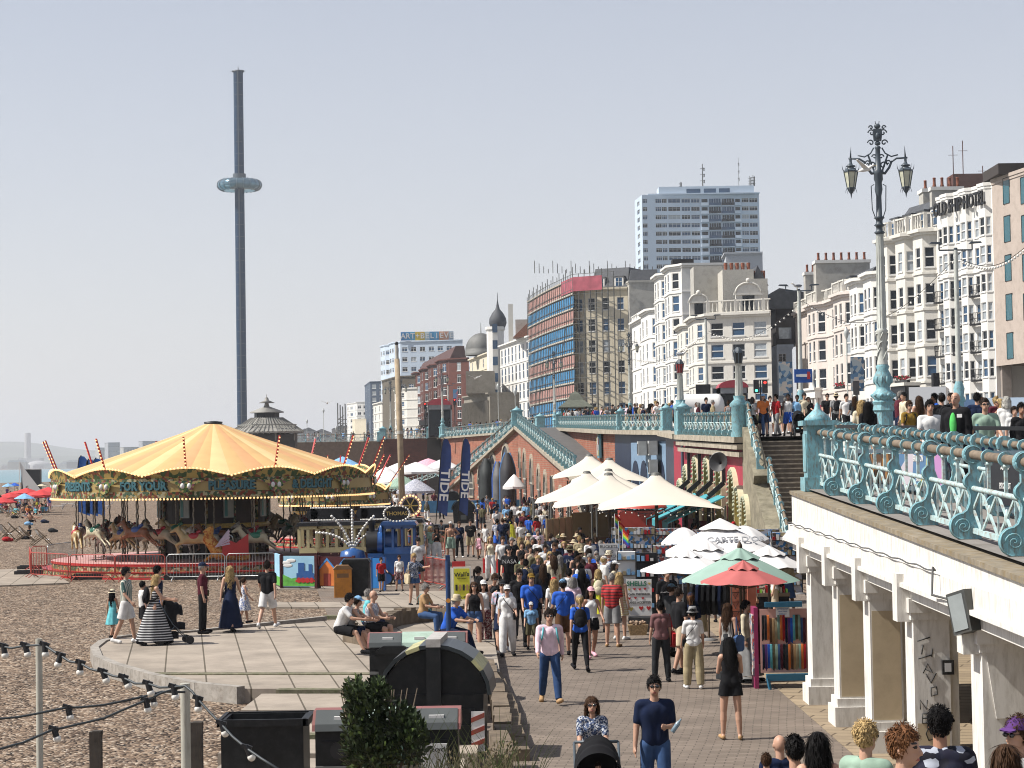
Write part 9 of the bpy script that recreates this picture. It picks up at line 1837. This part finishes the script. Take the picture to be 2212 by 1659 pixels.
for a in((1059,1162,1.7,0,'stroll',1,'long-blonde','tank-cream','wide-white','woman with long curly hair in white outfit'),(1086,1161,1.82,0,'walk',0,'short-brown','tee-white','trousers-black','tall man in plain white T-shirt near the front of the crowd'),(1105,1166,1.75,10,'stand',0,'short-grey','tee-black','trousers-black','grey-haired man in black T-shirt behind the bearded man'),(1127,1175,1.66,0,'stroll2',1,'short-brown','tank-black','skirt-sage','woman in black vest and pale sage skirt'),(1145,1182,1.66,20,'stroll',1,'short-dark','tank-beige','skirt-cream','woman in beige vest with a tote beside the olive T-shirt'),(1158,1190,1.74,30,'stroll2',0,'short-dark','tee-olive','shorts-dark','man in olive T-shirt in the crowd'),(1188,1193,1.7,0,'walk',1,'bob-blonde','','sundress-white','blonde woman in short white dress and sunglasses'),(1205,1161,1.76,0,'stroll',0,'crop-grey','tee-white','shorts-navy','man in white T-shirt and green cap beyond the white dress'),(1218,1173,1.66,0,'stroll2',1,'long-blonde','tee-white','skirt-white','blonde woman in white top beyond the white dress'),(1165,1163,1.76,0,'stroll',0,'crop-grey','tee-white','shorts-khaki','man in white T-shirt with mirrored sunglasses'),(1161,1146,1.76,20,'stand',0,'short-grey','shirt-rose','trousers-beige','grey-haired man in pale pink shirt'),(1142,1157,1.62,10,'stand',1,'short-grey','tee-khaki','trousers-navy','woman in wide straw hat in the crowd'),(1122,1236,1.78,0,'stroll2',0,'short-dark','polo-black','trousers-dark','man in black polo with white collar and sunglasses'),(1173,1222,1.7,180,'stroll',1,'long-brown','long-black','trousers-black','woman in black with very long brown hair seen from behind'),(1229,1233,1.7,182,'stroll2',1,'tied-black','jacket-white','trousers-black','person in white jacket seen from behind'),(1257,1234,1.68,180,'stand',1,'long-black','long-black','maxiskirt-black','person all in black with pale headphones seen from behind'),(1033,1229,1.66,120,'hold',1,'ponytail-dark','tee-black','trousers-black','woman in black leaning beside the ice cream board'),(1067,1246,1.7,20,'phone',1,'short-brown','tank-dark','shorts-black','woman in dark vest and sunglasses behind the white cap'),(1245,1196,1.7,180,'stand',1,'bun-black','tank-black','maxiskirt-black','woman in black pinafore dress seen from behind'),(1180,1180,1.6,0,'stand',1,'short-dark','tee-lblue','skirt-lblue','woman in pale blue hooded top'),(1196,1205,1.72,200,'stand',1,'long-brown','tee-cream','trousers-beige','woman in cream top behind the short white dress'),(1315,1196,1.78,5,'stand',0,'short-dark','shirt-floral','trousers-lblue','bearded man in cream bucket hat and floral shirt'),(1328,1218,1.68,70,'stand',1,'long-dark','tee-cream','trousers-beige','woman in white cap beside the postcard rack'),(1083,1262,1.6,0,'stand',1,'bob-black','tee-dark','shorts-dark','short woman in sunglasses behind the white vest top')):
 N(*a,sh=('sunglasses' in a[9]),hat='sunhat-straw' if 'straw' in a[9]else 'bucket-cream' if 'bucket' in a[9]else 'cap-white' if 'white cap' in a[9]and a[0]==1328 else 'cap-olive' if 'green cap' in a[9]else 0)
N(1100,1184,1.86,0,'stroll',0,'','tee-black','trousers-black','bearded man in black NASA T-shirt and black cap',hat='cap-black',sh=1,fat=.12,logo=('NASA',.17,'white',1,1.3))
N(1231,1185,1.84,182,'stand',0,'short-brown','tee-navy','trousers-dark','man in navy T-shirt with white back print and dark brimmed hat',hat='sunhat-olive',fat=.1,logo=('/^^/',.2,'white',0,1.3))
q=MB()
for i in range(12):q.box(-.5,9+i*1.0,0,5.3,10+i*1.0,1.75-.14*i)
structure(q.build('approach_steps',stone))
HG='onlookers at the bottom right corner'
def head(U,V,h,d,face,pose,fem,hair,top,label,**k):
 p=pt(U,V,d);P=(p.x,p.y,p.z-h);return person(P,face,label,pose,fem,h,k.get('sk',0),sp_(hair),sp_(top),('trousers','dark'),('shoes','black'),sp_(k.get('hat')),k.get('sh',0),k.get('fat',0),1,None,None,HG)
head(1684,1591,1.75,24.5,190,'stand',0,'','tee-navy','bald man in navy T-shirt at the bottom edge');head(1716,1598,1.75,19,200,'stand',0,'short-black','tee-black','dark-haired bearded man at the bottom edge beside the bald man')
head(1766,1586,1.68,18.5,185,'stand',1,'long-black','tank-black','woman with long straight black hair at the bottom edge');head(1869,1568,1.76,17,135,'stand',0,'curly-blonde','long-sage','blond man in pale aqua knitted jumper at the bottom edge',sh=1)
head(1951,1582,1.78,13.3,60,'stand',0,'curly-ginger','tee-grey','curly brown-haired man in glasses at the bottom edge');head(2029,1540,1.78,15.6,170,'stand',0,'curly-black','shirt-palm','man in black shirt with white palm print at the bottom edge',sk=1)
head(2171,1614,1.65,14.6,185,'stand',1,'long-brown','tee-white','brown-haired woman at the bottom right corner');head(2200,1560,1.75,15.5,-60,'stand',0,'curly-brown','tee-grey','bearded man in purple cap at the right edge',hat='cap-purple',sh=1);head(1655,1632,1.2,24,180,'stand',0,'short-brown','tee-blue','small child with brown hair at the bottom edge')
for a in((1964,868,1.62,10,'stroll',1,'short-brown','tee-mustard','shorts-olive','woman in mustard top and sunglasses with backpack'),(1985,857,1.7,190,'stand',1,'long-brown','tank-brown','trousers-dark','woman with long brown hair seen from behind above the terrace'),(2008,863,1.72,0,'walk',0,'short-black','tee-white','shorts-white','stout man in plain white T-shirt above the terrace'),(2034,853,1.76,185,'stand',0,'short-dark','tee-black','trousers-dark','man in black cap and black backpack seen from behind'),(2110,852,1.76,170,'stand',0,'short-black','tee-navy','trousers-navy','man in navy T-shirt behind the black jacket'),(2127,857,1.76,0,'walk2',0,'crop-dark','polo-sage','trousers-denim','man in olive grey polo and sunglasses'),(2174,858,1.7,160,'stand',1,'bob-white','tee-white','trousers-white','woman with white-blonde hair in white top'),(2191,880,1.5,0,'stand',1,'tied-dark','tee-white','trousers-denim','girl in white T-shirt at the right edge'),(2206,874,1.6,0,'stand',1,'short-black','long-black','trousers-black','woman in black headscarf at the right edge'),(1787,851,1.8,0,'walk',0,'crop-dark','tee-black','shorts-white','man in black T-shirt and sunglasses left of the big lamp'),(1828,853,1.78,10,'walk2',0,'short-dark','tee-white','trousers-black','man in white printed T-shirt left of the big lamp'),(1874,866,1.66,180,'walk',1,'long-black','tee-black','short_shorts-black','woman in black with a white shoulder bag left of the big lamp'),(1860,865,1.66,180,'stroll',1,'long-blonde','tee-cream','trousers-beige','blonde woman seen from behind left of the big lamp'),(1846,865,1.66,180,'stroll2',1,'long-brown','tee-dark','trousers-white','brown-haired woman in pale trousers seen from behind'),(1806,852,1.76,180,'stroll',0,'short-dark','tee-grey','trousers-dark','man in straw hat with dark backpack'),(1746,859,1.68,0,'walk',1,'long-brown','tee-black','short_shorts-dark','woman in black off-shoulder top and sunglasses at the stair head'),(1702,854,1.82,0,'walk',0,'crop-black','tank-white','shorts-blue','man in white vest and bright blue shorts at the stair head'),(1676,857,1.76,-60,'stroll',0,'short-dark','tee-red','trousers-grey','man in red T-shirt looking down at the stair head'),(1652,868,1.62,0,'walk2',1,'short-brown','tank-black','trousers-denim','woman in black vest and blue jeans at the stair head'),(1648,853,1.8,0,'stroll',0,'short-grey','tee-orange','shorts-navy','man in orange T-shirt and pale cap at the stair head'),(1626,862,1.68,90,'walk',1,'long-black','tee-white','shorts-black','woman in white shirt with a tied jumper at the stair head'),(1722,864,1.72,0,'stand',0,'crop-black','tee-lblue','trousers-dark','man in pale blue top beside the upper pushchair'),(1737,851,1.8,10,'stroll2',0,'short-dark','tee-cream','trousers-beige','tall man in dark cap behind the off-shoulder top')):
 sk={1702:3,1722:3,2206:1}.get(a[0],0);N(*a,up=1,sk=sk,sh=('sunglasses' in a[9]),fat=.12 if 'stout' in a[9]else 0,hat='cap-dark' if 'cap' in a[9]and 'pale' not in a[9]else 'cap-lblue' if 'pale cap' in a[9]else 'sunhat-straw' if 'straw' in a[9]else 0,bag='backpack-black' if 'backpack' in a[9]else 'tote-white' if 'shoulder bag' in a[9]else 0)
o=N(2064,850,1.84,-35,'stand',0,'','jacket-black','trousers-black','bald man in black jacket over a bright green shirt on the terrace',up=1)
m=MB();m.sph((0,-.13,1.22),(.065,.05,.2),14,10);m.build('green_shirt',clm('green'),o);m=MB();m.box(.1,-.2,1.33,.19,-.185,1.39);m.build('name_badge',clm('white'),o)
def pushchair(P,rz,label,baby=0,s=1.):
 r=thing('pushchair',label,'pushchair',P,R(rz));r.scale=(s,s,s);q=MB()
 for x in(-.24,.24):q.tube([(x,-.35,.12),(x,.05,.5),(x,.35,1.0)],.014,6);q.tube([(x,.35,.1),(x,0,.45)],.014,6)
 q.tube([(-.24,.35,1.0),(.24,.35,1.0)],.018,6);q.build('frame',blk,r)
 for x in(-.26,.26):
  for y in(-.37,.36):q=MB();q.cyl((x-.02,y,.1),(x+.02,y,.1),.1,n=14);q.build('wheel',iron,r)
 q=MB();q.box(-.22,-.26,.36,.22,.14,.52);q.box(-.23,-.05,.5,-.19,.2,.8);q.box(.19,-.05,.5,.23,.2,.8);q.box(-.2,.1,.45,.2,.18,.95);q.box(-.2,-.1,.14,.2,.2,.3);q.build('seat',clm('black'),r);q=MB();q.grid(lambda u,v:(.25*cos(pi*u),.22-.42*v*(1),.72+.36*sin(pi*u)*(1-.35*v*v)+.02*sin(v*19)),14,10);q.build('hood',clm('black'),r)
 if baby:b=person(Vector(P)+Vector((0,-.02,.34)),rz,'baby in red sitting in the nearest black pushchair','sit',0,.78,0,('short','dark'),('tee','red'),('shorts','white'),None,group=HG)
p=gr(1290,1606,1.2);pushchair((p.x,p.y-.1,.04),0,'black pushchair with a baby in red, nearest the camera',1,1.14);p=gr(374,1391,.3);pushchair(p,110,'black pushchair on the terrace beside the striped dress')
d=solve(1727,855,1.75)-1;x,_=xy(1727,d);pushchair((x,d,ZD(d)),5,'dark pushchair at the head of the stone stairs')
a=gr(1413,1474,1.8);q=MB();q.lathe([(0,0),(.03,0),(.032,.13),(.012,.17),(.012,.2),(0,.2)],12);o=q.build('water_bottle',mat('bottle_clear',(.4,.55,.65),.1,trans=.4),loc=(a.x+.2,a.y-.3,1.2));o.rotation_euler=(0,R(35),0);tag(o,'clear water bottle held by the man in the dark navy shirt','bottle')
rr=random.Random(33);TC=['white','black','navy','grey','lblue','red','white','blue','cream','black','olive','maroon','white','khaki','dark','rose','white','black','grey','navy','dark'];BCc=['black','denim','navy','khaki','white','beige','dark','jeans','olive','grey']
HW={'dark':'dark-haired','brown':'brown-haired','blonde':'blonde','black':'black-haired','grey':'grey-haired'}
ORD=['front','near','middle','far','deep']
def rnd_person(P,where,poses,faces,group,hmin=1.58,sit=0):
 for _ in range(60):
  fem=rr.random()<.5;tc=rr.choice(TC);bc=rr.choice(BCc);hc=rr.choice(['dark','dark','brown','blonde','black','grey']);hat=rr.choice([None]*6+['cap-white','cap-black','sunhat-straw','cap-red','bucket-cream']);bag=rr.choice([None]*6+['backpack-black','tote-cream','backpack-navy'])
  bt=rr.choice(['trousers','shorts','skirt','maxiskirt','short_shorts','wide'])if fem else rr.choice(['trousers','shorts','shorts'])
  if sit:bt='shorts' if bt in('skirt','maxiskirt','short_shorts')else bt;bag=None
  lab='%s %s in %s top and %s %s%s %s'%(HW[hc],'woman' if fem else 'man',tc,bc,{'short_shorts':'shorts','maxiskirt':'long skirt','wide':'wide trousers'}.get(bt,bt),' with '+hat.replace('-',' ').replace('cap white','white cap').replace('cap black','black cap').replace('cap red','red cap').replace('sunhat straw','straw hat').replace('bucket cream','cream hat')if hat else '',where)
  if lab not in LAB and len(lab.split())<=16:break
 po=rr.choice(poses);o=person(P,rr.choice(faces)+rr.uniform(-20,20),lab,po,int(fem),rr.uniform(hmin,1.66 if fem else 1.84),rr.choice([0,0,0,0,1,1,2,3]),(rr.choice(['long','bob','ponytail','bun','long'])if fem else rr.choice(['short','short','crop']),hc),(rr.choice(['tee','tank','tee','long'])if fem else rr.choice(['tee','tee','polo','shirt']),tc),(bt,bc),(rr.choice(['trainers','shoes']),rr.choice(['white','black'])),sp_(hat),rr.random()<.35 and not sit,0,0,sp_(bag),None,group)
 return o
taken=[]
def spot(zone,md,tries=40):
 for _ in range(tries):
  P=zone()
  if all((P[0]-a)**2+(P[1]-b)**2>md*md for a,b in taken):taken.append((P[0],P[1]));return P
 return None
for o in bpy.data.objects:
 if o.name.startswith('person'):taken.append((o.location.x,o.location.y))
def zone(Us,Vs):
 def f():p=gr(rr.uniform(*Us),rr.uniform(*Vs));return(p.x,p.y,.04)
 return f
W_=['walk','walk2','stroll','stroll2','stand','stand','phone','hip']
for Us,Vs,n,md,where,poses,faces,sit in(((1030,1290),(1108,1150),34,.8,'in the far crowd by the brick arches',W_,[0,180,0,180,90],0),((1040,1200),(1150,1205),16,.9,'walking beyond the domed containers',W_,[0,180],0),((1110,1300),(1235,1330),26,.62,'in the thick of the crowd',W_,[0,0,180],0),((1250,1330),(1270,1340),6,.7,'near the price sign',W_,[90,180,0],0),((1340,1500),(1170,1200),16,.7,'standing under the large front tent',['stand','hold','phone','stroll'],[0,60,180,270],0),((1180,1440),(1185,1240),30,.75,'seated at the tent tables',['table'],[0,90,180,270],1),((1450,1590),(1190,1225),8,.8,'queueing by the arcade wall',['stand','hold'],[90,180],0),((835,960),(1085,1135),22,1.3,'at the far cafe tables',['table','stand','stand','table'],[0,90,180,270],0),((1500,1720),(1330,1400),8,.8,'browsing behind the stall umbrellas',['stand','hold','phone'],[90,180,270],0),((820,960),(1160,1200),8,.9,'behind the train ride barriers',['stand','phone'],[0,300],0),((1195,1260),(1330,1400),3,.9,'following the blue T-shirt',['stroll','walk'],[0,180],0)):
 for i in range(n):
  P=spot(zone(Us,Vs),md)
  if P:rnd_person(P,where,poses,faces,'people in the crowd on the promenade',sit=sit or 0)
def rail_zone(U0,U1,a,b):
 def f():
  U=rr.uniform(U0,U1);t=(U-U0)/(U1-U0);d=lerp([(0,a),(1,b)],t)+rr.uniform(1.0,6);x,_=xy(U,d);return(max(x,lerp(XL,d)+.8),d,ZD(d))
 return f
for U0,U1,a,b,n,md,where in((1215,1345,186,133,22,.6,'leaning behind the brick wall balustrade'),(1358,1440,130,121,16,.45,'by the balustrade above the dark blue wall'),(1475,1600,106,90,8,.7,'behind the balustrade over the arcade'),(1130,1205,192,188,14,.7,'on the peak of the brick ramp'),(930,1110,288,232,24,1.2,'on the distant promenade beyond the ramp'),(835,925,303,302,14,1,'above the dark brick wall'),(1610,1745,97,97,8,.8,'at the back of the stair head group'),(1880,2210,66,52,14,.9,'in the upper crowd behind the big lamp'),(660,800,332,332,10,1.5,'along the pavilion deck railing')):
 for i in range(n):
  P=spot(rail_zone(U0,U1,a,b),md)
  if P:rnd_person(P,where,['stand','stroll','walk','lean','phone','stand'],[0,180,270,90,200],'people on the upper promenade')
PP=sorted([o for o in COL.objects if o.get('category')=='person'],key=lambda o:o.location.y+(3000 if o.location.y>4000 else 0));far_=[o for o in PP[296:]if not o.parent]
if far_:
 import numpy as np
 mats=[];dead=[];VV=[];LS=[];LT=[];LI=[];MI=[];nv=nl=0
 bpy.context.view_layer.update()
 KD={}
 for o in COL.objects:
  if o.parent:KD.setdefault(o.parent,[]).append(o)
 for o in far_:
  for c in[o]+KD.get(o,[]):
   me=c.data;n=len(me.vertices);co=np.empty(n*3,'f');me.vertices.foreach_get('co',co);M_=np.array(c.matrix_world);VV.append(co.reshape(-1,3)@M_[:3,:3].T+M_[:3,3])
   k=len(me.polygons);l=len(me.loops);ls=np.empty(k,'i');lt=np.empty(k,'i');mi=np.empty(k,'i');li=np.empty(l,'i');me.polygons.foreach_get('loop_start',ls);me.polygons.foreach_get('loop_total',lt);me.polygons.foreach_get('material_index',mi);me.loops.foreach_get('vertex_index',li)
   ix=[]
   for sl_ in c.material_slots:
    if sl_.material not in mats:mats.append(sl_.material)
    ix.append(mats.index(sl_.material))
   LS.append(ls+nl);LT.append(lt);LI.append(li+nv);MI.append(np.array(ix)[np.minimum(mi,len(ix)-1)]);nv+=n;nl+=l;dead.append(c)
 me=bpy.data.meshes.new('distant_crowd');V_=np.concatenate(VV).astype('f');LI=np.concatenate(LI);LS=np.concatenate(LS)
 me.vertices.add(nv);me.vertices.foreach_set('co',V_.ravel());me.loops.add(nl);me.loops.foreach_set('vertex_index',LI.astype('i'));me.polygons.add(len(LS));me.polygons.foreach_set('loop_start',LS.astype('i'));me.polygons.foreach_set('material_index',np.concatenate(MI).astype('i'));me.polygons.foreach_set('use_smooth',np.ones(len(LS),bool));me.update(calc_edges=True);me.validate()
 for m_ in mats:me.materials.append(m_)
 for c in dead:bpy.data.objects.remove(c)
 tag(link('distant_crowd',me),kind='stuff')
 lim=PP and max(o.location.y for o in COL.objects if o.get('category')=='person')
 for b in[b for b in COL.objects if b.get('group')=='bags carried in the crowd']:
  if not any((b.location-o.location).length<1.2 for o in COL.objects if o.get('category')=='person'):bpy.data.objects.remove(b)
m=bpy.data.materials.new('haze_air');m.use_nodes=True;nt=m.node_tree;nt.nodes.remove(nt.nodes['Principled BSDF']);v=nt.nodes.new('ShaderNodeVolumePrincipled');v.inputs['Color'].default_value=(.93,.96,1,1);v.inputs['Density'].default_value=1.5e-4;v.inputs['Anisotropy'].default_value=.2
nt.links.new(v.outputs[0],nt.nodes['Material Output'].inputs['Volume']);HAZE=m
mb=MB();mb.box(-32000,-300,-4,22000,34000,260);hz=mb.build('haze',m);tag(hz,kind='stuff')
for m in bpy.data.materials:
 if not m.use_nodes:continue
 b=m.node_tree.nodes.get('Principled BSDF')
 if not b:continue
 i=b.inputs['Base Color']
 if i.is_linked:
  mx=m.node_tree.nodes.new('ShaderNodeMixRGB');mx.blend_type='MULTIPLY';mx.inputs[0].default_value=1;mx.inputs[2].default_value=(.76,.76,.76,1);f=i.links[0].from_socket;m.node_tree.links.new(f,mx.inputs[1]);m.node_tree.links.new(mx.outputs[0],i)
 else:c=i.default_value;i.default_value=(c[0]*.76,c[1]*.76,c[2]*.76,1)
bpy.data.scenes.remove(TS)
